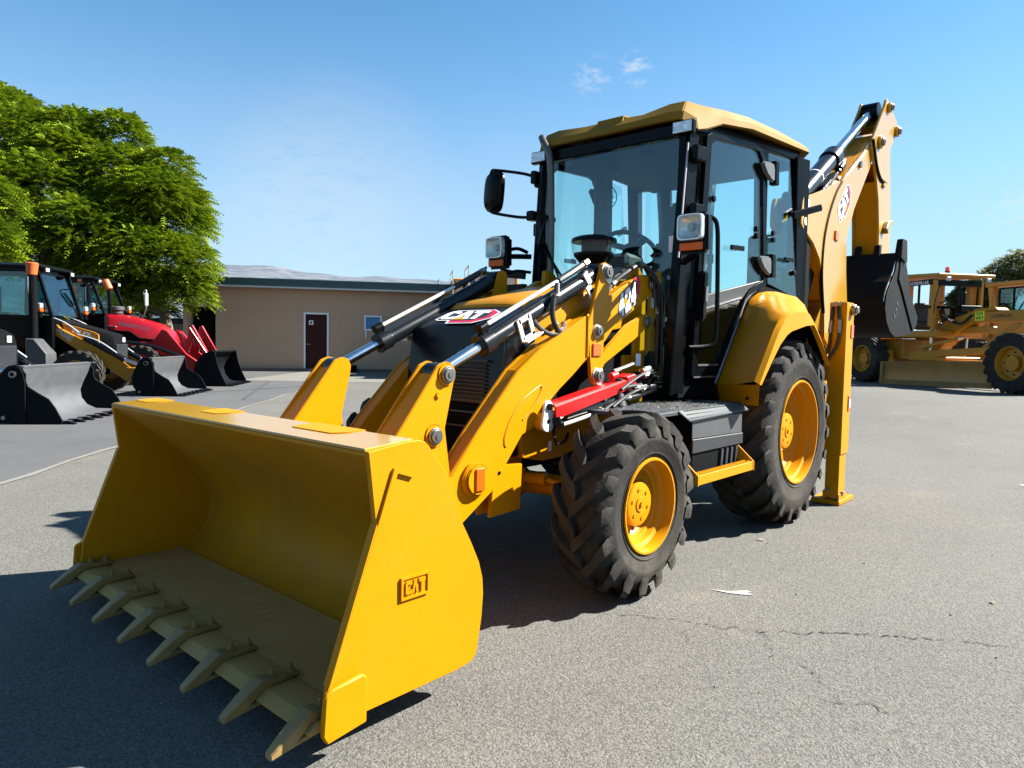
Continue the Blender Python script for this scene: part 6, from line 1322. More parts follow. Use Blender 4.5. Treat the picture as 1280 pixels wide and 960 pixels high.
def cab_box(parent, x0, x1, xw, y0, y1, zr, zb, mglass, frame, slope=.12):
    cb = empty('cab', (0, 0, 0), 0, parent)
    # posts, roof, floor, glass sheets; x1 roof front, xw windscreen foot (front), x0 rear
    mb = MB()
    for y in (y0, y1):
        s = .06 if y == y0 else -.06
        mb.obox((xw, y+s/2, zb), (x1, y+s/2, zr-.02), .07, .07, up=(0, 1, 0)); mb.obox((x0, y+s/2, zb), (x0+.05, y+s/2, zr-.02), .09, .07, up=(0, 1, 0)); mb.obox((x0+.80, y+s/2, zb), (x0+.82, y+s/2, zr-.02), .07, .06, up=(0, 1, 0)); mb.obox((x0, y+s/2, zb), (xw, y+s/2, zb), .07, .10, up=(0, 0, 1)); mb.obox((x0, y+s/2, zr-.06), (x1, y+s/2, zr-.06), .07, .10, up=(0, 0, 1))
    mb.box(x1-.05, x1+.02, y0+.05, y1-.05, zr-.14, zr-.02); mb.build('cab_frame', frame, cb, bev=.01)
    mb = MB(); mb.loft([[(x0-.10, y0-.04, zr-.03), (x1+.10, y0-.04, zr-.03), (x1+.10, y1+.04, zr-.03), (x0-.10, y1+.04, zr-.03)], [(x0-.12, y0-.05, zr+.03), (x1+.12, y0-.05, zr+.03), (x1+.12, y1+.05, zr+.03), (x0-.12, y1+.05, zr+.03)], [(x0, y0+.05, zr+.09), (x1, y0+.05, zr+.09), (x1, y1-.05, zr+.09), (x0, y1-.05, zr+.09)]], closed=True)
    mb.f += [(3, 2, 1, 0), (8, 9, 10, 11)]; mb.mi += [0, 0]; mb.build('cab_roof', frame, cb, bev=.015)
    mb = MB(); mb.add([(xw-.01, y0+.06, zb+.05), (xw-.01, y1-.06, zb+.05), (x1-.01, y1-.06, zr-.1), (x1-.01, y0+.06, zr-.1)], [(0, 1, 2, 3)]); mb.build('windscreen', mglass, cb, solid=.008, smooth=0)
    for y in (y0+.03, y1-.03):
        mb = MB(); mb.add([(xw-.04, y, zb+.05), (x0+.85, y, zb+.05), (x0+.86, y, zr-.1), (x1-.04, y, zr-.1)], [(0, 1, 2, 3)]); mb.build('side_window', mglass, cb, solid=.008, smooth=0)
        mb = MB(); mb.add([(x0+.77, y, zb+.05), (x0+.05, y, zb+.05), (x0+.09, y, zr-.1), (x0+.78, y, zr-.1)], [(0, 1, 2, 3)]); mb.build('side_window', mglass, cb, solid=.008, smooth=0)
    mb = MB(); mb.add([(x0+.02, y0+.06, zb+.05), (x0+.02, y1-.06, zb+.05), (x0+.06, y1-.06, zr-.1), (x0+.06, y0+.06, zr-.1)], [(0, 1, 2, 3)]); mb.build('rear_window', mglass, cb, solid=.008, smooth=0)
    mb = MB(); mb.box(x0, xw, y0+.02, y1-.02, zb-.7, zb-.02); mb.build('cab_base', frame, cb, bev=.01)
    mb = MB(); ym = (y0+y1)/2; mb.box(x0+.35, x0+.85, ym-.25, ym+.25, zb-.02, zb+.12).box(x0+.30, x0+.42, ym-.24, ym+.24, zb+.12, zb+.75); mb.build('driver_seat', SEATM, cb, bev=.04)
    mb = MB(); c = Vector((xw-.45, ym, zb+.32)); mb.tube([c+Vector((-.10*sin(t)*.6, .19*cos(t), .12*sin(t))) for t in [tau*k/24 for k in range(25)]], .015, 6, smooth=False); mb.obox((xw-.2, ym, zb), c, .08, .08); mb.build('steering_wheel', BLK, cb)
    for y in (y0+.14, y1-.14):
        mb = MB(); mb.box(x1+.05, x1+.16, y-.09, y+.09, zr-.10, zr+.0); l = mb.build('work_lamp', BLK, cb, bev=.01)
        mb = MB(); mb.box(x1+.1605, x1+.17, y-.075, y+.075, zr-.09, zr-.01); mb.build('lamp_lens', LENS, l)
    return cb
def row_mirror(parent, x, y, z, m):
    mb = MB(); mb.tube([(x-.15, y+.25, z+.2), (x, y+.05, z+.28), (x+.05, y, z+.25), (x+.05, y, z+.1)], .014, 6); mb.tube([(x-.12, y+.22, z-.5), (x+.02, y+.02, z-.28), (x+.05, y, z-.1)], .012, 6); a = mb.build('mirror_arm', m, parent)
    mb = MB(); mb.box(x+.02, x+.07, y-.10, y+.10, z-.20, z+.20); s = mb.build('mirror_shell', m, parent, bev=.02, seg=2)
    mb = MB(); mb.box(x+.0, x+.0195, y-.085, y+.085, z-.18, z+.18); mb.build('mirror_glass', bpy.data.materials['mirror_glass'], parent)
def beacon_lamp(parent, x, y, z):
    mb = MB(); mb.cyl((x, y, z), (x, y, z+.12), .05, 14); mb.build('lamp_stalk', BLK, parent); 
    mb = MB(); mb.box(x-.03, x+.05, y-.06, y+.06, z+.12, z+.20); mb.build('indicator_lens', ORG, parent, bev=.015); mb = MB(); mb.box(x-.03, x+.05, y-.06, y+.06, z+.2005, z+.32); mb.build('lamp_lens', LENS, parent, bev=.02)
GRYM = mat('light_grey_frame', (.42, .43, .45), .35, .2)
def loader_black(loc, label, dx=0.0, words=True, sil=True, grp=None):
    t = empty('loader_tractor', loc, ROWYAW); tag(t, label, 'loader', grp)
    row_bucket(t, BBK, SIL, 2.15)
    for y in (.60, 1.53):
        arm = MB(); arm.prism([(-3.20+dx, 1.86), (-3.08+dx, 1.80), (-2.68+dx, 1.47), (-2.10+dx, 1.16), (-1.85+dx, 1.13), (-1.24+dx*.3, .62), (-1.0, .50), (-.80, .60), (-.76, .45), (-.92, .18), (-1.10, .22), (-1.35+dx*.3, .33), (-1.67+dx, .57), (-2.18+dx, .88), (-2.64+dx, 1.20), (-3.28+dx, 1.66)], y-.055, y+.055); a = arm.build('loader_arm', YOR, t, bev=.01)
        if words:
            o = -1 if y < 1 else 1; mb = MB(); U = Vector((.62, 0, -.48)).normalized() if o < 0 else Vector((-.62, 0, .48)).normalized(); V = Vector((.48, 0, .62)).normalized()
            text_mb(mb, 'CASE', (-2.94+dx, y-.0555, 1.53) if o < 0 else (-2.5+dx, y+.0555, 1.19), U, V, .13, .03, .002, width=.56); mb.build('lettering', GRYM, a, smooth=0)
        mb = MB(); mb.cyl((-2.20+dx, y-.02, 1.27), (-1.35+dx*.5, y-.02, .80), .065, 16); cyl_ = mb.build('tilt_cylinder', CYLB, t); mb = MB(); mb.cyl((-1.36+dx*.5, y-.02, .805), (-.86, y-.02, .62), .035, 14); mb.build('cylinder_rod', CHR, cyl_)
        mb = MB(); mb.tube([(-2.35+dx, y-.05, 1.36), (-1.9+dx, y-.06, 1.22), (-1.5+dx, y-.06, .95)], .016, 6); mb.tube([(-3.0+dx, y-.03, 1.78), (-2.6+dx, y-.07, 1.62), (-2.3+dx, y-.07, 1.40)], .016, 6); mb.build('hydraulic_hose', GRYM, cyl_)
        mb = MB(); mb.prism([(-1.30, .62), (-1.10, .62), (-.95, .30), (-1.15, .25)], y-.075, y+.075); mb.build('arm_bracket', YOR, t, bev=.01)
    hd = empty('engine_hood', (0, 0, 0), 0, t)
    rows = []
    for x, zt, hw in ((-1.60+dx, 1.18, .33), (-1.64+dx, 1.34, .36), (-1.78+dx, 1.42, .40), (-2.20+dx, 1.54, .42), (-2.8+dx, 1.70, .43), (-3.25+dx, 1.80, .43)):
        rows.append([(x, 1.08-hw, .8), (x, 1.08-hw, zt-.14), (x, 1.08-hw+.06, zt-.03), (x, 1.08, zt), (x, 1.08+hw-.06, zt-.03), (x, 1.08+hw, zt-.14), (x, 1.08+hw, .8)])
    mb = MB(); mb.loft(rows); mb.f.append(tuple(range(7))); mb.mi.append(0); mb.build('hood_shell', BLKM, hd, smooth=35)
    mb = MB(); mb.prism([(-1.585+dx, 1.14), (-1.60+dx, .70), (-1.72+dx, .70), (-1.70+dx, 1.16)], .80, 1.36); mb.build('front_grille', DGREY, hd, bev=.01)
    for y in (.635, 1.525):
        o = -1 if y < 1 else 1
        mb = MB(); mb.prism([(-2.70+dx, 1.60), (-2.35+dx, 1.52), (-2.02+dx, 1.42), (-1.92+dx, 1.36), (-1.90+dx, 1.02), (-2.30+dx, 1.08), (-2.62+dx, 1.30)], y-.012, y+.012); p_ = mb.build('side_panel', YOR, hd, bev=.006)
        if words:
            mb = MB(); U = Vector((.97, 0, -.22)) if o < 0 else Vector((-.97, 0, .22)); text_mb(mb, '851 FX', (-2.50+dx, y-.0125, 1.40) if o < 0 else (-2.05+dx, y+.0125, 1.32), U, (.2, 0, .98), .09, .02, .002, width=.42); mb.build('lettering', WHT, p_, smooth=0)
    mb = MB(); mb.box(-1.605+dx, -1.59+dx, 1.10, 1.22, 1.20, 1.30); mb.build('hood_badge', WHT, hd)
    cab_box(t, -4.75+dx, -3.10+dx, -2.80+dx, .38, 1.78, 2.84, 1.72, GLSD, BLK)
    mb = MB(); mb.cyl((-3.10+dx, .22, 1.15), (-3.10+dx, .22, 2.68), .085, 18); st = mb.build('exhaust_stack', BLKM, t)
    mb = MB(); mb.cyl((-3.12+dx, .22, 2.64), (-3.10+dx, .22, 2.92), .105, 20, .125); mb.build('orange_cap', mat('orange_cover', (.50, .085, .012), .5) if 'orange_cover' not in bpy.data.materials else bpy.data.materials['orange_cover'], st, bev=.02)
    mb = MB(); mb.prism([(-3.18+dx, 1.25), (-3.0+dx, 1.25), (-2.74+dx, .92), (-2.74+dx, .62), (-3.18+dx, .62)], .02, .45); mb.build('tool_box', GREY, t, bev=.02)
    row_mirror(t, -3.15+dx, .20, 2.42, BLK); row_mirror(t, -2.75+dx, 1.95, 2.35, BLK)
    beacon_lamp(t, -3.0+dx, .30, 1.72); beacon_lamp(t, -2.75+dx, 1.85, 1.72)
    mb = MB(); mb.box(-4.9+dx, -1.7+dx, .70, 1.45, .45, .95); mb.build('chassis', BLKM, t, bev=.02)
    for y, s in ((.28, -1), (1.88, 1)):
        small_wheel(t, -2.20+dx, y, .50, .34, s, YOR, 16, 'front_wheel'); small_wheel(t, -4.35+dx, y+.05*-s, .72, .42, s, YOR, 20, 'rear_wheel')
        mb = MB(); mb.loft([[(-4.35+dx+.80*cos(a), yy, .72+.80*sin(a)) for a in [radians(q) for q in range(0, 181, 15)]] for yy in (y-.25, y+.25)]); mb.build('fender', YOR, t, solid=.02)
    mb = MB(); mb.box(-5.6+dx, -4.9+dx, .85, 1.35, .4, 1.3); mb.obox((-5.3+dx, 1.1, 1.2), (-5.6+dx, 1.1, 2.9), .3, .4, up=(1, 0, 0)); mb.obox((-5.6+dx, 1.1, 2.9), (-6.1+dx, 1.1, 1.2), .22, .3, up=(1, 0, 0)); mb.build('rear_boom', YOR, t, bev=.02)
    return t
loader_black((2.0, -9.0, .004), 'nearest black hooded loader with wide silver grey bucket at the left edge', .25, False, grp='loaders parked in a row at the left')
loader_black((-1.46, -13.2, .004), 'amber armed black loader with orange capped exhaust stack in the middle of the left row', 0, True, grp='loaders parked in a row at the left')
def loader_red(loc):
    t = empty('loader_tractor', loc, ROWYAW); tag(t, 'red loader with sloping red hood and black toothed bucket, farthest of the left row', 'loader', 'loaders parked in a row at the left')
    row_bucket(t, BBK, BBK, 2.2, True)
    hd = empty('engine_hood', (0, 0, 0), 0, t); rows = []
    for x, zt, hw in ((-1.58, .95, .36), (-1.70, 1.34, .38), (-1.80, 1.52, .40), (-2.10, 1.72, .42), (-2.6, 1.86, .44), (-3.0, 1.94, .46), (-3.60, 1.97, .48)):
        rows.append([(x, 1.1-hw, .82), (x, 1.1-hw, zt-.16), (x, 1.1-hw+.07, zt-.03), (x, 1.1, zt), (x, 1.1+hw-.07, zt-.03), (x, 1.1+hw, zt-.16), (x, 1.1+hw, .82)])
    mb = MB(); mb.loft(rows); mb.f.append(tuple(range(7))); mb.mi.append(0); mb.build('hood_shell', REDF, hd, smooth=35)
    for y in (.645, 1.555):
        o = -1 if y < 1 else 1
        mb = MB(); mb.prism([(-3.3, 1.52), (-2.75, 1.48), (-2.50, 1.30), (-2.05, 1.26), (-2.05, 1.12), (-3.2, 1.15)], y-.025, y+.025); p_ = mb.build('side_vent', BLKM, hd, bev=.01)
        mb = MB(); text_mb(mb, 'MANITOU', (-3.02, y-.033, 1.63) if o < 0 else (-2.2, y+.033, 1.50), (.985, 0, -.17) if o < 0 else (-.985, 0, .17), (.17, 0, .985), .105, .03, .026, width=.80); mb.build('lettering', GRYM, hd, smooth=0)
        mb = MB(); mb.obox((-3.45, y+o*.05, 1.62), (-3.1, y+o*.05, 1.60), .02, .06, up=(0, 1, 0)); mb.build('stripe', GRYM, hd)
        ya = y+o*.14
        mb = MB(); mb.prism([(-3.3, 1.35), (-2.6, 1.18), (-2.1, 1.20), (-1.85, 1.55), (-1.72, 1.52), (-1.20, .88), (-.80, .60), (-.72, .40), (-1.0, .35), (-1.55, .70), (-2.0, 1.02), (-2.6, .98), (-3.3, 1.12)], ya-.05, ya+.05); a = mb.build('loader_arm', REDF, t, bev=.012)
        mb = MB(); mb.prism([(-1.50, 1.49), (-1.42, 1.50), (-1.28, 1.10), (-1.16, 1.66), (-1.08, 1.69), (-.66, .92), (-.72, .80), (-.80, .82), (-1.08, 1.35), (-1.20, .90), (-1.34, .90)], ya-.16*o-.04, ya-.16*o+.04); mb.build('tilt_lever', REDF, t, bev=.01)
        mb = MB(); mb.cyl((-1.15, ya-.08*o, 1.60), (-.70, ya-.08*o, .90), .03, 12); mb.build('tilt_rod', REDF, t)
        mb = MB(); mb.tube([(-2.9, ya+.03*o, 1.20), (-2.2, ya+.07*o, 1.10), (-1.8, ya+.07*o, .98), (-1.3, ya+.07*o, .78)], .05, 8); mb.build('lift_cylinder', CYLB, t)
    mb = MB(); mb.prism([(-1.565, 1.12), (-1.585, .78), (-1.70, .78), (-1.70, 1.2)], .80, 1.40); mb.build('front_grille', BLKM, hd)
    mb = MB(); mb.prism([(-1.95, .98), (-1.84, 1.02), (-1.72, .86), (-1.84, .82)], .62, .64); mb.build('yellow_sticker', DYEL, hd)
    mb = MB(); mb.cyl((-3.28, 1.1, 1.96), (-3.28, 1.1, 2.06), .16, 24); mb.cyl((-3.28, 1.1, 2.06), (-3.28, 1.1, 2.18), .20, 24); mb.build('air_precleaner', GREY, t, bev=.02)
    cab_box(t, -5.30, -3.62, -3.30, .35, 1.85, 2.88, 1.90, GLSD, BLK)
    mb = MB(); mb.cyl((-3.22, .55, 1.95), (-3.26, .55, 2.66), .05, 14); st = mb.build('exhaust_stack', BLK, t)
    mb = MB(); mb.cyl((-3.24, .55, 2.62), (-3.35, .55, 2.88), .10, 18, .09); mb.build('orange_cap', bpy.data.materials['orange_cover'], st, bev=.02)
    row_mirror(t, -3.6, .05, 2.45, GRYM); row_mirror(t, -2.9, 2.1, 2.45, GRYM)
    beacon_lamp(t, -3.55, .25, 1.90); beacon_lamp(t, -3.25, 1.85, 1.90)
    mb = MB(); mb.box(-3.95, -3.85, .30, .42, 2.79, 2.87); mb.build('marker_lamp', ORG, t)
    mb = MB(); mb.box(-5.4, -1.75, .72, 1.48, .45, 1.0); mb.build('chassis', BLKM, t, bev=.02)
    for y, s in ((.28, -1), (1.92, 1)):
        small_wheel(t, -2.35, y, .55, .36, s, RED, 16, 'front_wheel'); small_wheel(t, -4.75, y+.05*-s, .80, .45, s, RED, 20, 'rear_wheel')
        mb = MB(); mb.loft([[(-4.75+.9*cos(a), yy, .80+.9*sin(a)) for a in [radians(q) for q in range(0, 181, 15)]] for yy in (y-.25, y+.25)]); mb.build('fender', REDF, t, solid=.02)
    return t
loader_red((-3.93, -15.9, .004))

# ------------------------------------------------------------------ motor grader on the right terrace
def make_grader():
    t = empty('motor_grader', (-13.644, .678, .40), atan2(.79622, .60500))
    tag(t, 'old yellow motor grader with long mouldboard blade and open sided cab behind the digging bucket', 'grader')
    # local: x forward, right side (near) y from 0 upward to the left
    def wheel(x, y, s, n): small_wheel(t, x, y, .68, .40, s, YGR, 18, n)
    for y, s in ((.20, -1), (2.2, 1)):
        wheel(.06, y, s, 'front_wheel'); wheel(-4.78, y, s, 'rear_wheel'); wheel(-6.25, y, s, 'rear_wheel')
    yc = 1.2
    mb = MB(); mb.box(-2.1, .25, yc-.16, yc+.16, 1.66, 1.93); bm_ = mb.build('main_beam', YGR, t, bev=.02)
    mb = MB(); text_mb(mb, 'CATERPILLAR', (-1.52, yc-.1605, 1.76), (1, 0, 0), (0, 0, 1), .085, .02, .002, width=.60); mb.build('lettering', DBLK, bm_, smooth=0)
    SG = mat('sign_lime', (.62, .80, .04), .5, var=.03)
    mb = MB(); mb.box(-1.97, -1.69, yc-.168, yc-.1603, 1.70, 1.95); sg = mb.build('number_sign', SG, bm_)
    mb = MB(); text_mb(mb, 'GDR', (-1.935, yc-.1682, 1.845), (1, 0, 0), (0, 0, 1), .075, .02, .002, width=.21); text_mb(mb, '601', (-1.935, yc-.1682, 1.73), (1, 0, 0), (0, 0, 1), .085, .025, .002, width=.21); mb.build('lettering', DBLK, sg, smooth=0)
    mb = MB(); mb.prism([(-2.0, 2.0), (-1.4, 2.02), (-1.3, 1.94), (-2.1, 1.92)], yc-.18, yc+.18); mb.build('beam_top', YGR, t, bev=.02)
    mb = MB(); mb.prism([(-2.9, 1.72), (-2.0, 1.95), (-2.0, 1.64), (-2.6, 1.35), (-3.1, .95), (-3.45, .66), (-3.7, .66), (-3.6, 1.0)], yc-.2, yc+.2); mb.build('goose_neck', YGR, t, bev=.03)
    mb = MB(); mb.box(-2.8, -1.56, yc-.12, yc+.12, 1.38, 1.56); mb.build('lower_beam', YGR, t, bev=.02)
    mb = MB(); mb.obox((-2.90, yc-.55, 1.50), (-2.87, yc-.55, 2.68), .16, .22, up=(0, 1, 0)); mb.obox((-2.90, yc+.55, 1.50), (-2.87, yc+.55, 2.68), .16, .22, up=(0, 1, 0)); mb.build('lift_frame_post', YGR, t, bev=.02)
    for y in (yc-.55, yc+.55):
        mb = MB(); mb.cyl((-2.95, y, .75), (-2.92, y, 1.6), .035, 12); mb.build('lift_rod', CHR, t)
    mb = MB(); mb.cyl((-2.9, yc-.9, 1.0), (-2.1, yc-.5, 1.25), .05, 12); mb.build('shift_cylinder', YGR, t); mb = MB(); mb.cyl((-2.4, yc-.65, 1.14), (-2.0, yc-.45, 1.28), .032, 12); mb.build('cylinder_rod', CHR, t)
    mb = MB(); mb.prism([(-3.45, .90), (-.8, 1.05), (-.8, .92), (-2.2, .78), (-3.45, .72)], yc-.75, yc-.60).prism([(-3.45, .90), (-.8, 1.05), (-.8, .92), (-2.2, .78), (-3.45, .72)], yc+.60, yc+.75); mb.box(-3.4, -2.3, yc-.8, yc+.8, .66, .78); mb.build('draw_bar', YGR, t, bev=.02)
    mb = MB(); mb.cyl((-2.6, yc, .58), (-2.6, yc, .70), .72, 36); mb.build('turn_circle', YGR, t)
    mb = MB(); mb.obox((-1.2, yc-.6, 1.0), (-.6, yc-.25, 1.6), .1, .14); mb.box(-.5, .3, yc-.9, yc+.9, .62, .80); mb.box(-.3, .2, yc-.2, yc+.2, .7, 1.68); mb.build('front_axle', YGR, t, bev=.02)
    # curved mouldboard
    sec = [(.0, .0), (-.05, .12), (-.07, .28), (-.05, .45), (.02, .60)]
    A0 = Vector((-3.95, .03, 0)); B0 = Vector((-.42, .10, 0)); dd = (B0-A0).normalized(); nn = Vector((-dd.y, dd.x, 0))
    bl = MB(); bl.loft([[tuple(A0+nn*(-o)+Vector((0, 0, z+.02))) for o, z in sec], [tuple(B0+nn*(-o)+Vector((0, 0, z+.10))) for o, z in sec]]); b_ = bl.build('mouldboard', mat('worn_blade', (.36, .20, .05), .5, .2, var=.2, scale=3, dirt=(.30, .22, .12), dirt_amt=.6), t, solid=.03, smooth=40)
    mb = MB(); mb.add([tuple(A0-nn*.012+Vector((0, 0, z))) for z in (.0, .13)]+[tuple(B0-nn*.012+Vector((0, 0, z+.08))) for z in (.0, .13)], [(0, 1, 3, 2)]); mb.build('cutting_edge', STEELY, b_, solid=.02)
    mb = MB()
    for k in range(22):
        p = A0.lerp(B0, (k+.5)/22)-nn*.02; mb.cyl(tuple(p+Vector((0, 0, .09+.08*k/22))), tuple(p-nn*.02+Vector((0, 0, .09+.08*k/22))), .02, 8)
    mb.build('edge_bolt', STEELY, b_)
    mb = MB(); q = A0-nn*.03; mb.obox(tuple(q+Vector((.03, 0, .03))), tuple(q+Vector((.05, 0, .60))), .10, .03, up=tuple(nn)); mb.build('end_plate', STEELY, b_)
    # open cab with posts and a flat roof
    cb = empty('cab', (0, 0, 0), 0, t)
    mb = MB()
    for x, zt in ((-4.02, 2.90), (-2.72, 2.78), (-5.2, 2.95)):
        for y in (yc-.70, yc+.70): mb.obox((x, y, 1.45), (x+.02, y, zt), .09, .09, up=(0, 1, 0))
    mb.build('cab_post', YGR, cb, bev=.01)
    mb = MB(); mb.add([(-5.4, yc-.85, 2.96), (-2.42, yc-.85, 2.84), (-2.42, yc+.85, 2.84), (-5.4, yc+.85, 2.96), (-5.4, yc-.85, 3.06), (-2.42, yc-.85, 2.92), (-2.42, yc+.85, 2.92), (-5.4, yc+.85, 3.06)], [(3, 2, 1, 0), (4, 5, 6, 7), (0, 1, 5, 4), (1, 2, 6, 5), (2, 3, 7, 6), (3, 0, 4, 7)]); mb.build('cab_roof', YGR, cb, bev=.02)
    mb = MB(); mb.box(-3.98, -2.66, yc-.72, yc-.68, 2.66, 2.80); mb.box(-2.70, -2.66, yc-.66, yc+.66, 2.62, 2.78); bd = mb.build('cab_header', BLK, cb)
    mb = MB(); text_mb(mb, 'CATERPILLAR', (-3.62, yc-.722, 2.68), (1, 0, 0), (0, 0, 1), .09, .02, .002, width=.72); mb.build('lettering', WHT, bd, smooth=0)
    mb = MB(); mb.box(-3.98, -2.75, yc-.70, yc-.67, 1.50, 1.56).box(-3.3, -3.24, yc-.70, yc-.67, 2.1, 2.68).box(-3.98, -2.75, yc-.70, yc-.67, 2.05, 2.10); mb.box(-2.70, -2.66, yc-.03, yc+.03, 2.05, 2.65).box(-2.70, -2.66, yc-.66, yc+.66, 2.03, 2.10); mb.build('window_bar', BLK, cb)
    mb = MB(); mb.box(-3.9, -3.4, yc-.25, yc+.25, 1.5, 1.72).box(-3.98, -3.85, yc-.25, yc+.25, 1.72, 2.25); mb.build('driver_seat', SEATM, cb, bev=.04)
    mb = MB(); mb.obox((-2.9, yc, 1.5), (-3.15, yc, 2.05), .2, .2); mb.tube([Vector((-3.2, yc, 2.1))+Vector((.06*sin(a), .2*cos(a), .14*sin(a))) for a in [tau*k/20 for k in range(21)]], .016, 6, smooth=False); mb.build('steering_wheel', BLK, cb)
    mb = MB(); mb.box(-5.3, -2.6, yc-.72, yc+.72, 1.28, 1.46); mb.build('cab_floor', YGR, cb, bev=.02)
    mb = MB(); mb.cyl((-3.1, yc, 3.0), (-3.1, yc, 3.05), .06, 14); bc = mb.build('beacon_base', BLK, t); mb = MB(); mb.cyl((-3.1, yc, 3.05), (-3.1, yc, 3.16), .06, 16, .05); mb.build('beacon_lens', ORG, bc)
    for x, y in ((-2.42, yc-.6), (-2.42, yc+.6), (-3.95, yc-.82)):
        mb = MB(); mb.box(x, x+.06, y-.06, y+.06, 2.72, 2.82); l = mb.build('work_lamp', GRYM, t, bev=.01)
    mb = MB(); mb.tube([(-2.5, yc-.7, 2.75), (-2.55, yc-.8, 2.3), (-2.6, yc-.8, 1.9)], .012, 6); mb.build('mirror_arm', BLK, t)
    # hoses and levers in front of the cab
    mb = MB(); r = random.Random(8)
    for k in range(9): mb.tube([(-3.2+.1*r.random(), yc-.5+.12*k, 1.5), (-2.8, yc-.45+.11*k, 1.75+.12*r.random()), (-2.3, yc-.35+.08*k, 1.62), (-2.0, yc-.25+.06*k, 1.85)], .018, 6)
    mb.build('hydraulic_hose', RUBH, t)
    mb = MB(); mb.box(-2.75, -2.55, yc-.2, yc+.2, 1.75, 2.05).cyl((-2.4, yc-.1, 1.95), (-2.4, yc-.1, 2.45), .05, 12).box(-2.45, -2.25, yc-.3, yc+.3, 1.95, 2.10); mb.build('control_box', BLK, t, bev=.02)
    mb = MB(); mb.box(-8.3, -5.4, yc-.55, yc+.55, 1.1, 2.15); mb.build('engine_hood', YGR, t, bev=.04); mb = MB(); mb.box(-7.0, -4.0, yc-.5, yc+.5, .7, 1.25); mb.build('rear_frame', YGR, t, bev=.03)
    mb = MB(); mb.box(-6.8, -4.2, .42, .62, .5, .95).box(-6.8, -4.2, 1.78, 1.98, .5, .95); mb.build('tandem_case', YGR, t, bev=.03)
    mb = MB(); mb.cyl((-6.2, yc-.3, 2.15), (-6.2, yc-.3, 3.0), .06, 12); mb.build('exhaust_pipe', BLK, t)
    return t
make_grader()
def make_wheel_loader():
    t = empty('wheel_loader', (-22.14, .82, .20), atan2(.79622, .60500))
    tag(t, 'yellow loader with boxy glazed cab standing behind the motor grader beam at the right edge', 'loader')
    # local x forward (towards the viewer's right), near side at low y
    mb = MB()
    for x in (-2.0, -.4):
        for y in (-.2, 1.3): mb.obox((x-.1 if x < -1 else x, y, 1.6), (x, y, 3.3), .12, .2, up=(0, 1, 0))
    mb.build('cab_post', YGR, t, bev=.01)
    mb = MB(); mb.box(-2.25, .0, -.35, 1.45, 3.3, 3.45); mb.build('cab_roof', YGR, t, bev=.03)
    mb = MB(); mb.prism([(-2.2, 3.3), (-1.95, 3.3), (-1.72, 2.2), (-2.0, 2.2)], -.28, -.18); mb.build('cab_pillar', YGR, t, bev=.01)
    for x0, x1 in ((-1.75, -1.25), (-1.2, -.45)):
        mb = MB(); mb.box(x0, x1, -.22, -.2, 2.3, 3.2); w_ = mb.build('side_window', GLSD, t, smooth=0)
        mb = MB(); mb.box(x0-.04, x0, -.24, -.19, 2.25, 3.25).box(x1, x1+.04, -.24, -.19, 2.25, 3.25).box(x0, x1, -.24, -.19, 2.22, 2.3).box(x0, x1, -.24, -.19, 3.2, 3.26); mb.build('window_frame', BLK, w_)
    mb = MB(); mb.box(-2.2, -.2, -.2, 1.3, 1.2, 2.2); mb.build('cab_body', YGR, t, bev=.03)
    mb = MB(); mb.box(-2.2, 2.4, -.1, 1.2, .9, 1.5); mb.build('chassis', YGR, t, bev=.04)
    mb = MB(); mb.box(-4.6, -2.3, -.1, 1.2, 1.0, 2.2); mb.build('engine_hood', YGR, t, bev=.05)
    for x in (1.2, -2.6):
        for y, s in ((-.35, -1), (1.45, 1)): small_wheel(t, x, y, .78, .5, s, YGR, 18)
make_wheel_loader()

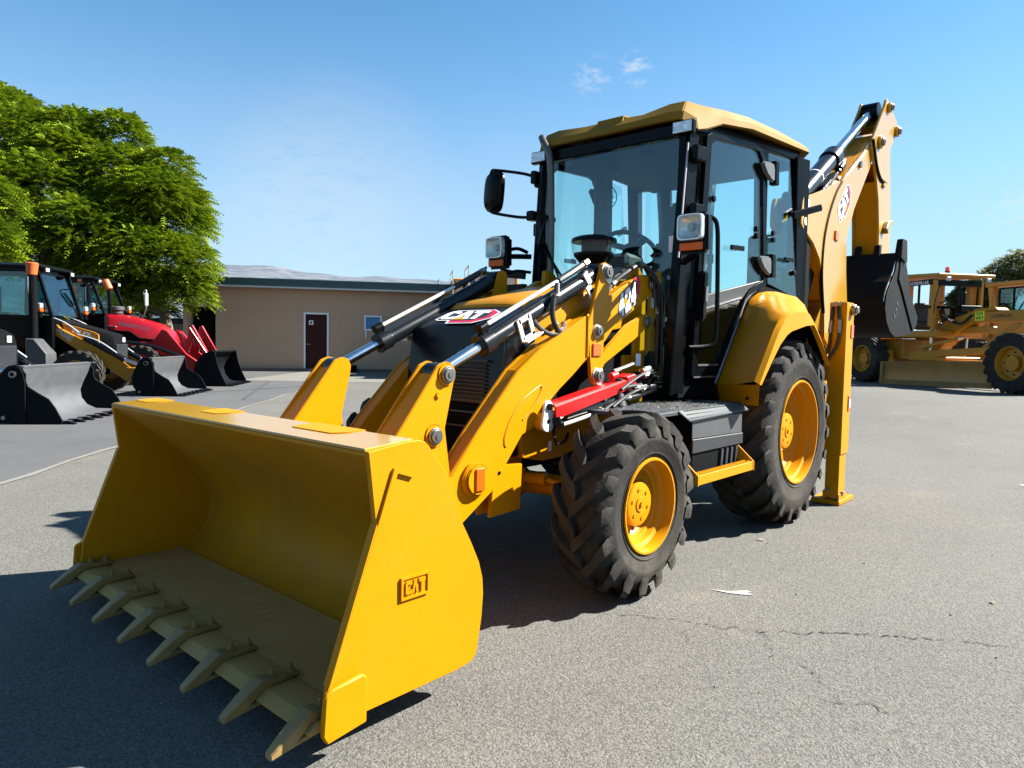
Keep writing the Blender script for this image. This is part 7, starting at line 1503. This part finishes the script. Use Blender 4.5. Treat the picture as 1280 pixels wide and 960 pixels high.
# ------------------------------------------------------------------ yellow machines far behind the workshop end
def parked_machine(px, depth, zt, label):
    p = cam_pt(px, 430, depth); t = empty('bulldozer', (p.x, p.y, 0), radians(50)); tag(t, label, 'bulldozer', 'yellow machines parked behind the workshop')
    mb = MB(); mb.box(-1.6, .0, -1.0, 1.0, .8, zt-.75); mb.build('engine_hood', YGR, t, bev=.05)
    mb = MB(); mb.box(-.02, .10, -.95, .95, 1.0, zt-.7); mb.build('radiator_grille', GRYM, t, bev=.02)
    mb = MB(); mb.box(-3.6, -1.6, -.95, .95, 1.4, zt); mb.build('cab', YGR, t, bev=.04)
    mb = MB(); mb.box(-1.598, -1.57, -.8, .8, zt-.7, zt-.12); mb.build('windscreen', GRYM, t)
    mb = MB(); mb.tube([(-.8, .3, zt-.8), (-.8, .3, zt+.2), (-.7, .3, zt+.32), (-.5, .3, zt+.35)], .06, 10); mb.build('exhaust_pipe', BLK, t)
    mb = MB(); mb.cyl((-.4, -.5, zt-.8), (-.4, -.5, zt-.2), .13, 14); mb.build('air_cleaner', BLK, t)
    mb = MB(); mb.tube([(-1.5, -.95, zt-.7), (-1.5, -.95, zt+.3), (-3.4, -.95, zt+.3), (-3.4, -.95, zt)], .025, 6, smooth=False); mb.build('hand_rail', GRYM, t)
    for y in (-1.05, 1.05):
        mb = MB(); mb.prism([(-4.2, .4), (-3.8, .05), (.2, .05), (.6, .4), (.5, .85), (.1, 1.05), (-3.8, 1.05), (-4.2, .8)], y-.25, y+.25); mb.build('track', BLKM, t, bev=.04)
        for k in range(4):
            mb = MB(); mb.cyl((-3.5+1.15*k, y-.28, .42), (-3.5+1.15*k, y+.28, .42), .28, 14); mb.build('track_roller', YGR, t)
parked_machine(622, 25.5, 3.95, 'yellow tracked machine with upright pipes just left of the headlamp, nearest of its row')
parked_machine(598, 28.0, 4.0, 'yellow tracked machine in the middle of the row behind the workshop end')
parked_machine(577, 31.0, 3.9, 'yellow tracked machine farthest back and leftmost in the row behind the workshop end')
# low blue roofed lean-to and yellow machine behind the red loader
def shed():
    p = cam_pt(225, 440, 33); t = empty('shed', (p.x, p.y, 0), radians(153)); tag(t, 'low shed with a ribbed blue roof left of the workshop behind the red loader', 'shed')
    mb = MB(); mb.box(-2.2, 2.2, -1.5, 1.5, 0, 1.95); mb.build('wall', mat('pale_shed_wall', (.5, .48, .42), .8), t)
    bl = mat('blue_roof_sheet', (.05, .12, .22), .5)
    for k in range(15):
        mb = MB(); mb.box(-2.4+.32*k, -2.4+.32*k+.30, -1.7, 1.7, 1.955+.02*(k % 2), 2.18+.02*(k % 2)); mb.build('roof_sheet', bl, t)
shed()
def cloud(px, py, dep, w, h, seed, lab):
    c = cam_pt(px, py, dep); m, N, Lk, b = (new_mat('cloud_wisp') if 'cloud_wisp' not in bpy.data.materials else (bpy.data.materials['cloud_wisp'], None, None, None))
    if N:
        N.remove(b); v = N.new('ShaderNodeVolumePrincipled')
split_pieces()
